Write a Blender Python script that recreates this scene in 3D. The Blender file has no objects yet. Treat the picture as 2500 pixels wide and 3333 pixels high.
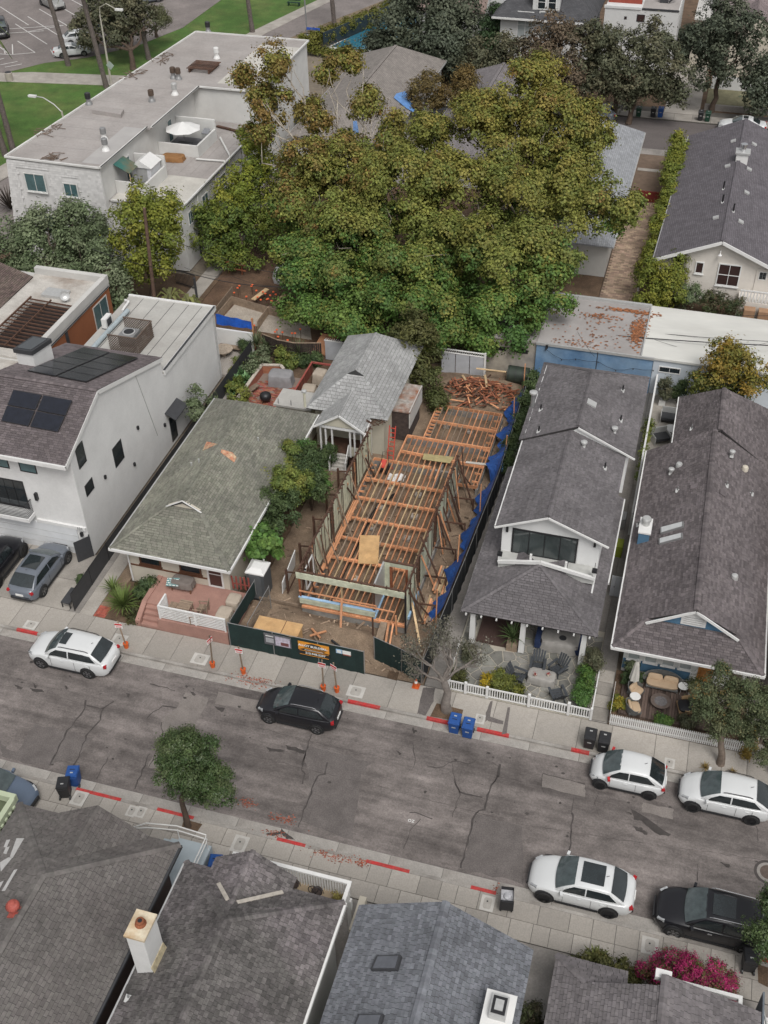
import bpy,bmesh,math,random
import numpy as np
from mathutils import Vector,Matrix
random.seed(11); RNG=np.random.default_rng(5)
SC=bpy.context.scene
# ---------------------------------------------------------------- camera
F,CX,CY,CH=3608.59,1250.0,1666.5,45.2
_p,_y,_r=0.70522056,-0.29307458,-0.01895587
_fw=Vector((math.sin(_y)*math.cos(_p),math.cos(_y)*math.cos(_p),-math.sin(_p)))
_rt=Vector((math.cos(_y),-math.sin(_y),0)); _up=_rt.cross(_fw)
_r2=math.cos(_r)*_rt+math.sin(_r)*_up; _u2=-math.sin(_r)*_rt+math.cos(_r)*_up
cam=bpy.data.cameras.new('camera'); cam_ob=bpy.data.objects.new('camera',cam); SC.collection.objects.link(cam_ob)
M3=Matrix((_r2,_u2,-_fw)).transposed().to_4x4(); M3.translation=Vector((0,0,CH)); cam_ob.matrix_world=M3
cam.sensor_fit='AUTO'; cam.sensor_width=36; cam.lens=F/3333*36; cam.clip_end=2000; SC.camera=cam_ob
# ---------------------------------------------------------------- sky, sun, exposure (overcast)
W=bpy.data.worlds.new('World'); SC.world=W; W.use_nodes=True
nt=W.node_tree; bg=nt.nodes['Background']
sky=nt.nodes.new('ShaderNodeTexSky'); sky.sky_type='NISHITA'; sky.sun_disc=False
SUN_EL,SUN_AZ=math.radians(56),math.radians(148)
sky.sun_elevation=SUN_EL; sky.sun_rotation=SUN_AZ; sky.dust_density=4; sky.air_density=1.0; sky.ozone_density=1
hs=nt.nodes.new('ShaderNodeHueSaturation'); hs.inputs['Saturation'].default_value=.12
nt.links.new(sky.outputs[0],hs.inputs['Color']); nt.links.new(hs.outputs[0],bg.inputs[0]); bg.inputs[1].default_value=.135
sl=bpy.data.lights.new('sun','SUN'); sl.energy=1.5; sl.angle=math.radians(24); sl.color=(1,.97,.93)
so=bpy.data.objects.new('sun',sl); SC.collection.objects.link(so)
_sd=Vector((math.sin(SUN_AZ)*math.cos(SUN_EL),math.cos(SUN_AZ)*math.cos(SUN_EL),math.sin(SUN_EL)))
so.rotation_euler=_sd.to_track_quat('Z','Y').to_euler(); so.location=(0,0,80)
SC.view_settings.view_transform='Standard'; SC.view_settings.look='None'; SC.view_settings.gamma=1; SC.view_settings.exposure=0.06
try:SC.view_settings.use_curve_mapping=False
except Exception:pass
# ---------------------------------------------------------------- where things stand (photo pixel -> point at a known height / distance)
def ray(px,py):return(px-CX)/F*_r2-(py-CY)/F*_u2+_fw
def P(px,py,z=0.15):
    d=ray(px,py); t=(z-CH)/d.z; return Vector((d.x*t,d.y*t,z))
def PY(px,py,Y):
    d=ray(px,py); t=Y/d.y; return Vector((d.x*t,Y,CH+d.z*t))
def PX(px,py,X):
    d=ray(px,py); t=X/d.x; return Vector((X,d.y*t,CH+d.z*t))
# ---------------------------------------------------------------- tagging and mesh building
V=Vector
def link(o):SC.collection.objects.link(o); return o
def tag(o,label,cat,group=None,kind=None):
    if label:o['label']=label
    if cat:o['category']=cat
    if group:o['group']=group
    if kind:o['kind']=kind
    return o
def thing(name,label,cat,loc=(0,0,0),rz=0,group=None):
    o=link(bpy.data.objects.new(name,None)); o.location=loc; o.rotation_euler=(0,0,rz); o.empty_display_size=.3
    return tag(o,label,cat,group)
def worg(o):
    v=V((0,0,0))
    while o is not None:v=v+V(o.location); o=o.parent
    return v
class MB:
    def __init__(s):s.v=[]; s.f=[]; s.m=[]
    def add(s,vs,fs,m=0):
        n=len(s.v); s.v+=[tuple(p)for p in vs]; s.f+=[tuple(i+n for i in f)for f in fs]; s.m+=[m]*len(fs); return s
    def box(s,x0,x1,y0,y1,z0,z1,m=0):
        return s.add([(x0,y0,z0),(x1,y0,z0),(x1,y1,z0),(x0,y1,z0),(x0,y0,z1),(x1,y0,z1),(x1,y1,z1),(x0,y1,z1)],
                     [(3,2,1,0),(4,5,6,7),(0,1,5,4),(1,2,6,5),(2,3,7,6),(3,0,4,7)],m)
    def obox(s,c,sx,sy,sz,rz=0,m=0,tilt=None):
        R=Matrix.Rotation(rz,3,'Z')
        if tilt:R=R@Matrix.Rotation(tilt[0],3,'X')@Matrix.Rotation(tilt[1],3,'Y')
        vs=[V(c)+R@V((a*sx/2,b*sy/2,e*sz/2))for e in(-1,1)for a,b in((-1,-1),(1,-1),(1,1),(-1,1))]
        return s.add(vs,[(3,2,1,0),(4,5,6,7),(0,1,5,4),(1,2,6,5),(2,3,7,6),(3,0,4,7)],m)
    def beam(s,a,b,w=.05,h=.1,m=0,up=(0,0,1)):
        a,b=V(a),V(b); d=(b-a).normalized(); u=V(up)
        if abs(d.dot(u))>.98:u=V((0,1,0))
        r=d.cross(u).normalized(); n=r.cross(d).normalized()
        vs=[p+r*(i*w/2)+n*(j*h/2)for p in(a,b)for i,j in((-1,-1),(1,-1),(1,1),(-1,1))]
        return s.add(vs,[(0,1,2,3),(7,6,5,4),(0,4,5,1),(1,5,6,2),(2,6,7,3),(3,7,4,0)],m)
    def tube(s,pts,r,n=8,m=0,cap=True):
        pts=[V(p)for p in pts]; rs=r if hasattr(r,'__len__')else[r]*len(pts); base=len(s.v); u=None
        for i,p in enumerate(pts):
            d=(pts[min(i+1,len(pts)-1)]-pts[max(i-1,0)]).normalized()
            if u is None:u=d.orthogonal().normalized()
            u=(u-d*u.dot(d)).normalized(); w=d.cross(u)
            for k in range(n):
                a=2*math.pi*k/n; s.v.append(tuple(p+(u*math.cos(a)+w*math.sin(a))*rs[i]))
        for i in range(len(pts)-1):
            for k in range(n):
                s.f.append((base+i*n+k,base+i*n+(k+1)%n,base+(i+1)*n+(k+1)%n,base+(i+1)*n+k)); s.m.append(m)
        if cap:
            s.f.append(tuple(base+k for k in range(n))[::-1]); s.m.append(m)
            s.f.append(tuple(base+(len(pts)-1)*n+k for k in range(n))); s.m.append(m)
        return s
    def lathe(s,c,prof,n=16,m=0):
        c=V(c); base=len(s.v)
        for r,z in prof:
            for k in range(n):
                a=2*math.pi*k/n; s.v.append((c.x+r*math.cos(a),c.y+r*math.sin(a),c.z+z))
        for i in range(len(prof)-1):
            for k in range(n):
                s.f.append((base+i*n+k,base+i*n+(k+1)%n,base+(i+1)*n+(k+1)%n,base+(i+1)*n+k)); s.m.append(m)
        s.f.append(tuple(base+k for k in range(n))[::-1]); s.m.append(m)
        s.f.append(tuple(base+(len(prof)-1)*n+k for k in range(n))); s.m.append(m)
        return s
    def prism(s,poly,d,m=0):          # polygon (3D points) extruded by vector d
        n=len(poly); a=[V(p)for p in poly]; b=[p+V(d)for p in a]
        s.add(a+b,[tuple(range(n))[::-1],tuple(range(n,2*n))]+[(i,(i+1)%n,n+(i+1)%n,n+i)for i in range(n)],m); return s
    def sheet(s,poly,z,t=.0,m=0):    # flat polygon lying at height z (optionally a slab t thick)
        pts=[(p[0],p[1],z)for p in poly]
        if t:return s.prism([(p[0],p[1],z-t)for p in poly],(0,0,t),m)
        return s.add(pts,[tuple(range(len(pts)))],m)
    def build(s,name,mat,parent=None,world=True,smooth=False,fixn=True):
        me=bpy.data.meshes.new(name)
        if parent is not None:off=worg(parent)if world else V((0,0,0))
        else:
            a=np.array(s.v); off=V(((a[:,0].min()+a[:,0].max())/2,(a[:,1].min()+a[:,1].max())/2,a[:,2].min()))if world else V((0,0,0))
        me.from_pydata([(p[0]-off.x,p[1]-off.y,p[2]-off.z)for p in s.v],[],s.f)
        mats=mat if isinstance(mat,(list,tuple))else[mat]
        for mm in mats:me.materials.append(mm)
        if len(mats)>1:me.polygons.foreach_set('material_index',s.m)
        if fixn:
            bm=bmesh.new(); bm.from_mesh(me); bmesh.ops.recalc_face_normals(bm,faces=bm.faces); bm.to_mesh(me); bm.free()
        if smooth:
            me.polygons.foreach_set('use_smooth',[True]*len(me.polygons))
            try:me.set_sharp_from_angle(angle=math.radians(smooth if smooth is not True else 40))
            except Exception:pass
        o=link(bpy.data.objects.new(name,me))
        if parent is not None:o.parent=parent
        elif world:o.location=off
        return o
def copy_tree(o,parent=None):
    c=link(o.copy()); c.parent=parent
    for ch in list(o.children):copy_tree(ch,c)
    return c
def inst(name,me,parent,loc,rot=None):     # one more piece that shares mesh data; loc in parent's space
    o=link(bpy.data.objects.new(name,me)); o.parent=parent; o.location=loc
    if rot is not None:o.rotation_euler=rot
    return o
def one(name,label,cat,mb,mat,group=None,kind=None,smooth=False):
    return tag(mb.build(name,mat,smooth=smooth),label,cat,group,kind)
def struct(name,mb,mat):return tag(mb.build(name,mat),None,None,None,'structure')
# ---------------------------------------------------------------- materials
MATS={}
def mat(name,col,rough=.7,var=.12,scale=3.0,bump=0.0,rnd=0.0,metal=0.0,spec=.4,fine=0.0,tint=None,bscale=None,stretch=None,coat=0.0,hue=0.0,alpha=None,trans=0.0):
    if name in MATS:return MATS[name]
    m=bpy.data.materials.new(name); m.use_nodes=True; MATS[name]=m
    t=m.node_tree; N=t.nodes; L=t.links; b=N['Principled BSDF']
    b.inputs['Roughness'].default_value=rough; b.inputs['Metallic'].default_value=metal
    b.inputs['Specular IOR Level'].default_value=spec; b.inputs['Coat Weight'].default_value=coat
    if trans:b.inputs['Transmission Weight'].default_value=trans
    tc=N.new('ShaderNodeTexCoord'); vec=tc.outputs['Object']
    if stretch:
        mp=N.new('ShaderNodeMapping'); mp.inputs['Scale'].default_value=stretch; L.new(vec,mp.inputs[0]); vec=mp.outputs[0]
    raw=tc.outputs['Object']; c=(*col,1)
    rgb=N.new('ShaderNodeRGB'); rgb.outputs[0].default_value=c; out=rgb.outputs[0]
    def mixval(out,fac,amt):           # brighten / darken around 1 by fac in 0..1
        ma=N.new('ShaderNodeMapRange'); ma.inputs[3].default_value=1-amt; ma.inputs[4].default_value=1+amt; L.new(fac,ma.inputs[0])
        mx=N.new('ShaderNodeVectorMath'); mx.operation='SCALE'; L.new(out,mx.inputs[0]); L.new(ma.outputs[0],mx.inputs['Scale']); return mx.outputs[0]
    if tint:
        nz=N.new('ShaderNodeTexNoise'); nz.inputs['Scale'].default_value=scale*.35; nz.inputs['Detail'].default_value=5; nz.inputs['Roughness'].default_value=.65; L.new(vec,nz.inputs[0])
        rp=N.new('ShaderNodeMapRange'); rp.inputs[1].default_value=.42; rp.inputs[2].default_value=.66; L.new(nz.outputs[0],rp.inputs[0])
        mx=N.new('ShaderNodeMix'); mx.data_type='RGBA'; L.new(rp.outputs[0],mx.inputs[0]); L.new(out,mx.inputs[6]); mx.inputs[7].default_value=(*tint,1); out=mx.outputs[2]
    if var:
        nz=N.new('ShaderNodeTexNoise'); nz.inputs['Scale'].default_value=scale; nz.inputs['Detail'].default_value=6; nz.inputs['Roughness'].default_value=.62; L.new(vec,nz.inputs[0])
        rp=N.new('ShaderNodeMapRange'); rp.inputs[1].default_value=.3; rp.inputs[2].default_value=.7; L.new(nz.outputs[0],rp.inputs[0]); out=mixval(out,rp.outputs[0],var)
    if fine:
        nz=N.new('ShaderNodeTexNoise'); nz.inputs['Scale'].default_value=scale*14; nz.inputs['Detail'].default_value=2; L.new(raw,nz.inputs[0])
        rp=N.new('ShaderNodeMapRange'); rp.inputs[1].default_value=.3; rp.inputs[2].default_value=.7; L.new(nz.outputs[0],rp.inputs[0]); out=mixval(out,rp.outputs[0],fine)
    if rnd:
        oi=N.new('ShaderNodeObjectInfo'); ge=N.new('ShaderNodeNewGeometry'); ad=N.new('ShaderNodeMath'); ad.operation='ADD'
        L.new(oi.outputs['Random'],ad.inputs[0]); L.new(ge.outputs['Random Per Island'],ad.inputs[1])
        fr=N.new('ShaderNodeMath'); fr.operation='FRACT'; L.new(ad.outputs[0],fr.inputs[0]); out=mixval(out,fr.outputs[0],rnd)
        if hue:
            wn=N.new('ShaderNodeTexWhiteNoise'); wn.noise_dimensions='1D'; L.new(fr.outputs[0],wn.inputs['W'])
            h=N.new('ShaderNodeHueSaturation'); mr=N.new('ShaderNodeMapRange'); mr.inputs[3].default_value=.5-hue; mr.inputs[4].default_value=.5+hue
            L.new(wn.outputs[0],mr.inputs[0]); L.new(mr.outputs[0],h.inputs['Hue']); L.new(out,h.inputs['Color']); out=h.outputs[0]
    L.new(out,b.inputs['Base Color'])
    if bump:
        nz=N.new('ShaderNodeTexNoise'); nz.inputs['Scale'].default_value=bscale or scale*6; nz.inputs['Detail'].default_value=5; L.new(raw,nz.inputs[0])
        bp=N.new('ShaderNodeBump'); bp.inputs['Strength'].default_value=bump; bp.inputs['Distance'].default_value=.03; L.new(nz.outputs[0],bp.inputs['Height']); L.new(bp.outputs[0],b.inputs['Normal'])
    if alpha is not None:b.inputs['Alpha'].default_value=alpha
    return m
def brickmat(name,c1,c2,mortar,w,h,msize=.02,rough=.85,scale=1.0,bump=.3,axis='XY',var=.15):
    if name in MATS:return MATS[name]
    m=bpy.data.materials.new(name); m.use_nodes=True; MATS[name]=m
    t=m.node_tree; N=t.nodes; L=t.links; b=N['Principled BSDF']; b.inputs['Roughness'].default_value=rough
    tc=N.new('ShaderNodeTexCoord'); vec=tc.outputs['Object']
    if axis!='XY':
        sx=N.new('ShaderNodeSeparateXYZ'); L.new(vec,sx.inputs[0]); cx=N.new('ShaderNodeCombineXYZ')
        for i,a in enumerate(axis):L.new(sx.outputs['XYZ'.index(a)],cx.inputs[i])
        vec=cx.outputs[0]
    br=N.new('ShaderNodeTexBrick'); L.new(vec,br.inputs[0]); br.inputs['Scale'].default_value=scale
    br.inputs['Color1'].default_value=(*c1,1); br.inputs['Color2'].default_value=(*c2,1); br.inputs['Mortar'].default_value=(*mortar,1)
    br.inputs['Brick Width'].default_value=w; br.inputs['Row Height'].default_value=h; br.inputs['Mortar Size'].default_value=msize; br.inputs['Bias'].default_value=0
    nz=N.new('ShaderNodeTexNoise'); nz.inputs['Scale'].default_value=1.3; nz.inputs['Detail'].default_value=6; L.new(vec,nz.inputs[0])
    mr=N.new('ShaderNodeMapRange'); mr.inputs[1].default_value=.3; mr.inputs[2].default_value=.7; mr.inputs[3].default_value=1-var; mr.inputs[4].default_value=1+var; L.new(nz.outputs[0],mr.inputs[0])
    sc=N.new('ShaderNodeVectorMath'); sc.operation='SCALE'; L.new(br.outputs[0],sc.inputs[0]); L.new(mr.outputs[0],sc.inputs['Scale']); L.new(sc.outputs[0],b.inputs['Base Color'])
    bp=N.new('ShaderNodeBump'); bp.inputs['Strength'].default_value=bump; bp.inputs['Distance'].default_value=.02; bp.invert=True; L.new(br.outputs['Fac'],bp.inputs['Height']); L.new(bp.outputs[0],b.inputs['Normal'])
    return m
def leafmat(name,rough=.6):
    if name in MATS:return MATS[name]
    m=bpy.data.materials.new(name); m.use_nodes=True; MATS[name]=m
    t=m.node_tree; N=t.nodes; L=t.links; b=N['Principled BSDF']; b.inputs['Roughness'].default_value=rough; b.inputs['Specular IOR Level'].default_value=.25
    at=N.new('ShaderNodeAttribute'); at.attribute_name='Col'
    ge=N.new('ShaderNodeNewGeometry'); mr=N.new('ShaderNodeMapRange'); mr.inputs[3].default_value=.72; mr.inputs[4].default_value=1.3; L.new(ge.outputs['Random Per Island'],mr.inputs[0])
    sc=N.new('ShaderNodeVectorMath'); sc.operation='SCALE'; L.new(at.outputs['Color'],sc.inputs[0]); L.new(mr.outputs[0],sc.inputs['Scale']); L.new(sc.outputs[0],b.inputs['Base Color'])
    tr=N.new('ShaderNodeBsdfTranslucent'); L.new(sc.outputs[0],tr.inputs[0]); mx=N.new('ShaderNodeMixShader'); mx.inputs[0].default_value=.14
    L.new(b.outputs[0],mx.inputs[1]); L.new(tr.outputs[0],mx.inputs[2]); L.new(mx.outputs[0],N['Material Output'].inputs[0]); return m
WHITE=mat('white_paint',(.66,.655,.64),.55,.05,2,fine=.03)
STUCCO=mat('white_stucco',(.64,.635,.625),.85,.07,.7,bump=.25,bscale=40,fine=.03)
STUCCO2=mat('aged_stucco',(.48,.47,.45),.9,.10,.6,bump=.3,bscale=30,tint=(.50,.49,.46))
CREAM=mat('cream_stucco',(.52,.475,.395),.85,.06,.8,bump=.2,bscale=35)
DARK=mat('black_metal',(.018,.018,.02),.45,.15,6,spec=.5)
DGREY=mat('charcoal',(.045,.046,.05),.6,.15,4)
GREY=mat('grey_metal',(.25,.25,.25),.5,.1,5,metal=.3)
LGREY=mat('light_grey_metal',(.5,.5,.49),.45,.08,5,metal=.4)
GLASS=mat('window_glass',(.02,.026,.03),.08,.2,1.2,spec=.9)
GLASS_T=mat('teal_glass',(.07,.13,.14),.1,.25,1.5,spec=.8)
BLIND=mat('blind_glass',(.36,.39,.39),.25,.1,2,spec=.7)
CONC=mat('concrete',(.345,.318,.285),.9,.14,.9,bump=.15,fine=.09,rnd=.15,tint=(.265,.243,.215))
CONC2=mat('old_concrete',(.27,.25,.23),.92,.18,.8,bump=.2,fine=.1,tint=(.19,.175,.16))
CURBM=mat('curb_concrete',(.33,.31,.285),.9,.2,1.2,fine=.1,tint=(.22,.2,.18))
JOINT=mat('joint',(.10,.092,.082),.95,.2,2)
REDP=mat('red_kerb_paint',(.46,.035,.035),.75,.25,9,fine=.2,tint=(.33,.07,.06))
SOIL=mat('soil',(.115,.075,.048),.95,.3,1.2,bump=.6,fine=.25)
DIRT=mat('site_dirt',(.225,.165,.115),.95,.24,1.3,bump=.8,fine=.25,tint=(.15,.105,.072))
GRAVEL=mat('gravel',(.36,.315,.265),.95,.15,1.2,bump=.8,fine=.22)
WOOD_O=mat('new_lumber',(.54,.26,.135),.75,.22,2.5,rnd=.28,stretch=(1,1,1),fine=.1)
WOOD_L=mat('pale_lumber',(.50,.36,.21),.75,.2,2.5,rnd=.25,fine=.1)
WOOD_D=mat('dark_lumber',(.085,.045,.03),.8,.3,3,rnd=.3,fine=.15)
WOOD_G=mat('weathered_wood',(.24,.18,.13),.85,.25,3,rnd=.25,fine=.15)
PLY=mat('plywood',(.55,.345,.165),.7,.18,2.0,fine=.08,tint=(.46,.27,.12))
TARP=mat('blue_tarp',(.022,.082,.29),.5,.25,1.5,bump=.7,bscale=4)
TARP_L=mat('pale_blue_tarp',(.13,.27,.55),.45,.2,1.5,bump=.7,bscale=5)
GREENSCREEN=mat('green_screen_mesh',(.012,.028,.026),.85,.25,1.5,fine=.15)
RUST=mat('rust',(.22,.075,.035),.85,.35,4,fine=.2)
def text_mesh(name,body,size,material,parent,M,extrude=.004,align='CENTER',bold=0.0):
    cu=bpy.data.curves.new('txt','FONT'); cu.body=body; cu.size=size; cu.extrude=extrude; cu.align_x=align; cu.align_y='CENTER'; cu.offset=bold; cu.resolution_u=2
    to=link(bpy.data.objects.new('txt',cu)); bpy.context.view_layer.update()
    me=bpy.data.meshes.new_from_object(to.evaluated_get(bpy.context.evaluated_depsgraph_get())); bpy.data.objects.remove(to); bpy.data.curves.remove(cu)
    me.transform(M if parent is None else Matrix.Translation(-worg(parent))@M); me.materials.clear(); me.materials.append(material); me.name=name
    o=link(bpy.data.objects.new(name,me)); o.parent=parent; return o
def facing(loc,xdir,up):                 # matrix that lays text with its x axis along xdir, y axis along up
    x=V(xdir).normalized(); y=V(up).normalized(); z=x.cross(y); M=Matrix((x,y,z)).transposed().to_4x4(); M.translation=V(loc); return M
_S=900/1659
RG={'a':(0,0,_S),'b':(800,0,_S),'c':(1600,0,_S),'d':(0,800,_S),'e':(800,900,_S),'f':(1600,800,_S),'g':(0,1600,_S),'h':(700,1600,_S),'i':(1400,1700,600/1659),'j':(1900,1600,600/1475),'k':(0,2433,_S),'l':(800,2433,_S),'m':(1600,2433,_S),'n':(100,1400,400/1659),
      's':(380,1850,520/1659),'t':(930,1830,470/1659),'u':(1000,1300,400/1659),'v':(0,850,420/1659),'w':(680,850,470/1659),'x':(0,0,500/1659),'y':(0,480,500/1659),'A':(500,600,500/1659),'B':(250,250,650/1659),'D':(900,1550,600/1659),'E':(1150,1180,600/1659),'Z':(1200,0,500/1659)}
def N_(r,x,y):o=RG[r]; return o[0]+x*o[2],o[1]+y*o[2]
def Q(r,x,y,z=.15):return P(*N_(r,x,y),z)
def QY(r,x,y,Y):return PY(*N_(r,x,y),Y)
def QX(r,x,y,X):return PX(*N_(r,x,y),X)
# ================================================================ ground, road, pavements
struct('ground',MB().sheet([(-400,-150),(400,-150),(400,700),(-400,700)],-.12),mat('bare_ground',(.19,.16,.125),.95,.25,.2,bump=.4,bscale=3,fine=.15,tint=(.14,.115,.085)))
def asphalt(name,col,amp=1.0):
    m=bpy.data.materials.new(name); m.use_nodes=True; t=m.node_tree; N=t.nodes; L=t.links; b=N['Principled BSDF']; b.inputs['Roughness'].default_value=.9; b.inputs['Specular IOR Level'].default_value=.3
    tc=N.new('ShaderNodeTexCoord'); rgb=N.new('ShaderNodeRGB'); rgb.outputs[0].default_value=(*col,1); out=rgb.outputs[0]
    for sc,stretch,lo,hi,a0,a1,det in((.8,(.055,1.1,1),.34,.66,.74,1.22,8),(.22,(.8,1,1),.38,.62,.80,1.14,6),(2.2,(.6,1,1),.3,.7,.80,1.18,8),(.55,(.5,1.2,1),.56,.70,1.0,.66,7),(9,(1,1,1),.3,.7,.86,1.14,4),(45,(1,1,1),.3,.7,.82,1.18,2)):
        mp=N.new('ShaderNodeMapping'); mp.inputs['Scale'].default_value=stretch; mp.inputs['Location'].default_value=(sc*7.3,sc*3.1,0); L.new(tc.outputs['Object'],mp.inputs[0]); nz=N.new('ShaderNodeTexNoise'); nz.inputs['Scale'].default_value=sc; nz.inputs['Detail'].default_value=det; nz.inputs['Roughness'].default_value=.65; L.new(mp.outputs[0],nz.inputs[0])
        mr=N.new('ShaderNodeMapRange'); mr.inputs[1].default_value=lo; mr.inputs[2].default_value=hi; mr.inputs[3].default_value=1+(a0-1)*amp; mr.inputs[4].default_value=1+(a1-1)*amp; L.new(nz.outputs[0],mr.inputs[0]); s=N.new('ShaderNodeVectorMath'); s.operation='SCALE'; L.new(out,s.inputs[0]); L.new(mr.outputs[0],s.inputs['Scale']); out=s.outputs[0]
    L.new(out,b.inputs['Base Color']); return m
ASPH=asphalt('asphalt',(.170,.149,.140),1.35)
ASPH2=mat('asphalt_patch',(.205,.182,.167),.93,.16,1.2,bump=.25,bscale=60,fine=.15,tint=(.165,.147,.136))
ASPH_D=mat('asphalt_dark_patch',(.128,.113,.107),.93,.2,1.2,bump=.25,bscale=60,fine=.18)
TAR=mat('tar',(.06,.052,.049),.7,.3,4)
OIL=mat('oil_stain',(.055,.048,.045),.8,.3,3)
road=struct('road',MB().sheet([(-90,27.45),(60,27.45),(60,35.0),(-90,35.0)],0,.1),ASPH)
def ribbon(mb,pts,w,z,jit=.05):
    w*=.66
    out=[]
    for a,b in zip(pts,pts[1:]):
        n=max(2,int((b-a).length/.25))
        out+=[a.lerp(b,i/n)+V((random.uniform(-jit,jit),random.uniform(-jit,jit),0))for i in range(n)]
    out.append(pts[-1]); prev=None
    for i,p in enumerate(out):
        d=(out[min(i+1,len(out)-1)]-out[max(i-1,0)]); d.z=0; d.normalize(); s=V((-d.y,d.x,0))*w*random.uniform(.25,1.1)*.5
        cur=(V((p.x+s.x,p.y+s.y,z)),V((p.x-s.x,p.y-s.y,z)))
        if prev:mb.add([prev[0],prev[1],cur[1],cur[0]],[(0,1,2,3)])
        prev=cur
def blob(mb,pts,z,sub=5,jit=.05):
    o=[]
    for a,b in zip(pts,pts[1:]+pts[:1]):
        for i in range(sub):p=a.lerp(b,i/sub); o.append((p.x+random.uniform(-jit,jit),p.y+random.uniform(-jit,jit),z))
    mb.add(o,[tuple(range(len(o)))])
pz=[.004]
def patch(r,pts,m,z,name='asphalt_patch',jit=.04):
    mb=MB(); pz[0]+=.0009; blob(mb,[Q(r,x,y,0)for x,y in pts],pz[0],6,jit); mb.build(name,m,road)
patch('g',[(1115,1205),(1255,1240),(1190,1370),(1020,1659),(880,1659),(975,1470),(970,1370),(1060,1300)],ASPH2,.004)
patch('l',[(330,-20),(760,90),(700,150),(640,560),(330,430),(400,250)],ASPH_D,.004,jit=.08)
patch('m',[(305,160),(560,225),(560,300),(300,235)],ASPH2,.004)
patch('h',[(20,1200),(300,1265),(290,1330),(0,1270)],ASPH2,.004)
patch('k',[(60,10),(330,85),(290,120),(0,60),(0,-40)],ASPH_D,.004,jit=.1)
patch('m',[(905,330),(1090,370),(1085,430),(900,385)],ASPH2,.004)
patch('l',[(1290,725),(1375,400),(1659,470),(1659,820)],ASPH_D,.004,jit=.08)
patch('g',[(200,1390),(560,1480),(470,1590),(300,1640),(100,1560)],ASPH_D,.008,jit=.12)
tar=MB()
for r,pts,w in[('l',[(360,20),(330,135),(355,155),(340,220)],.13),('l',[(490,90),(470,165),(430,170),(400,250),(330,430),(315,480)],.16),('l',[(1085,110),(1150,130),(1215,90),(1280,85),(1330,105),(1380,80)],.12),
    ('l',[(1525,100),(1510,170),(1460,260),(1430,370),(1375,400),(1340,540),(1290,725)],.17),('l',[(1255,190),(1285,270),(1420,300)],.12),('l',[(985,390),(1050,400),(1120,430)],.12),('l',[(1235,100),(1260,230),(1285,280),(1240,420)],.05),('l',[(1050,430),(985,500),(945,610)],.05),
    ('g',[(520,1250),(500,1320),(410,1430),(300,1640)],.15),('g',[(690,1260),(620,1300),(600,1370),(520,1470),(470,1590),(430,1659)],.15),('g',[(520,1280),(580,1300),(620,1300)],.14),('g',[(980,1290),(920,1320),(880,1365)],.12),('g',[(980,1290),(1060,1300)],.16),
    ('g',[(970,1380),(975,1470),(940,1560),(890,1659)],.06),('g',[(900,1150),(1050,1195)],.1),('h',[(575,1455),(550,1560),(520,1640)],.1),('m',[(480,390),(485,430),(480,510),(470,600),(465,640)],.12),('m',[(310,160),(300,230),(315,270)],.07),('m',[(310,160),(560,220)],.07),
    ('m',[(490,300),(480,390)],.05),('m',[(1240,700),(1235,800)],.06),('m',[(640,280),(620,340),(650,420)],.04),('m',[(1590,470),(1600,560)],.06),('h',[(1180,1500),(1200,1600),(1190,1659)],.06),('k',[(900,30),(810,250)],.12),('k',[(650,60),(580,190)],.1),('l',[(1510,170),(1659,210)],.07),('m',[(0,90),(40,110),(30,180),(0,230)],.06),
    ('h',[(0,1370),(300,1430),(700,1530),(1100,1620)],.03),('l',[(0,40),(700,210),(1500,420)],.03),('m',[(0,430),(800,560),(1659,680)],.03)]:
    ribbon(tar,[Q(r,x,y,0)for x,y in pts],w,.016)
tag(tar.build('tar_seam',TAR,road),None,None,None,'stuff')
oil=MB()
for r,pts in[('m',[(840,375),(890,395),(1080,530),(1010,530),(900,440),(850,430)]),('m',[(850,470),(940,515),(930,525),(870,500)]),('m',[(1365,690),(1430,705),(1410,725)]),('h',[(310,1535),(420,1555),(400,1567),(330,1557)]),('h',[(420,1520),(500,1540),(550,1560),(530,1578),(440,1548)]),('g',[(180,1180),(240,1185),(268,1205),(200,1202)]),('g',[(195,1150),(230,1165),(210,1180)]),
    ('g',[(80,1160),(140,1175),(120,1188)]),('h',[(1185,1415),(1210,1440),(1190,1450)]),('g',[(755,1205),(785,1220),(770,1235)]),('g',[(1135,1195),(1180,1215),(1160,1230)]),('g',[(1110,1160),(1135,1165),(1120,1182)]),('h',[(0,1290),(60,1300),(40,1330)]),('g',[(385,1165),(410,1175),(400,1192)]),('l',[(905,20),(940,35),(920,45)]),('l',[(1065,260),(1085,262),(1075,275)]),('m',[(805,392),(845,395),(835,405)]),('l',[(210,480),(300,560),(250,550),(205,520)]),('l',[(120,520),(200,500),(215,520),(150,535)])]:
    blob(oil,[Q(r,x,y,0)for x,y in pts],.0145,4,.05)
for i in range(60):
    c=V((random.uniform(-34,9),random.choice([random.uniform(33,34.8),random.uniform(27.6,35)]),0)); rr=random.uniform(.03,.12)
    blob(oil,[c+V((rr*math.cos(a),rr*.7*math.sin(a),0))for a in(0,1.2,2.5,3.8,5)],.0152,2,.02)
tag(oil.build('oil_stain',OIL,road),None,None,None,'stuff')
lv=MB()                                                      # fallen red leaves in the gutter
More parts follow.
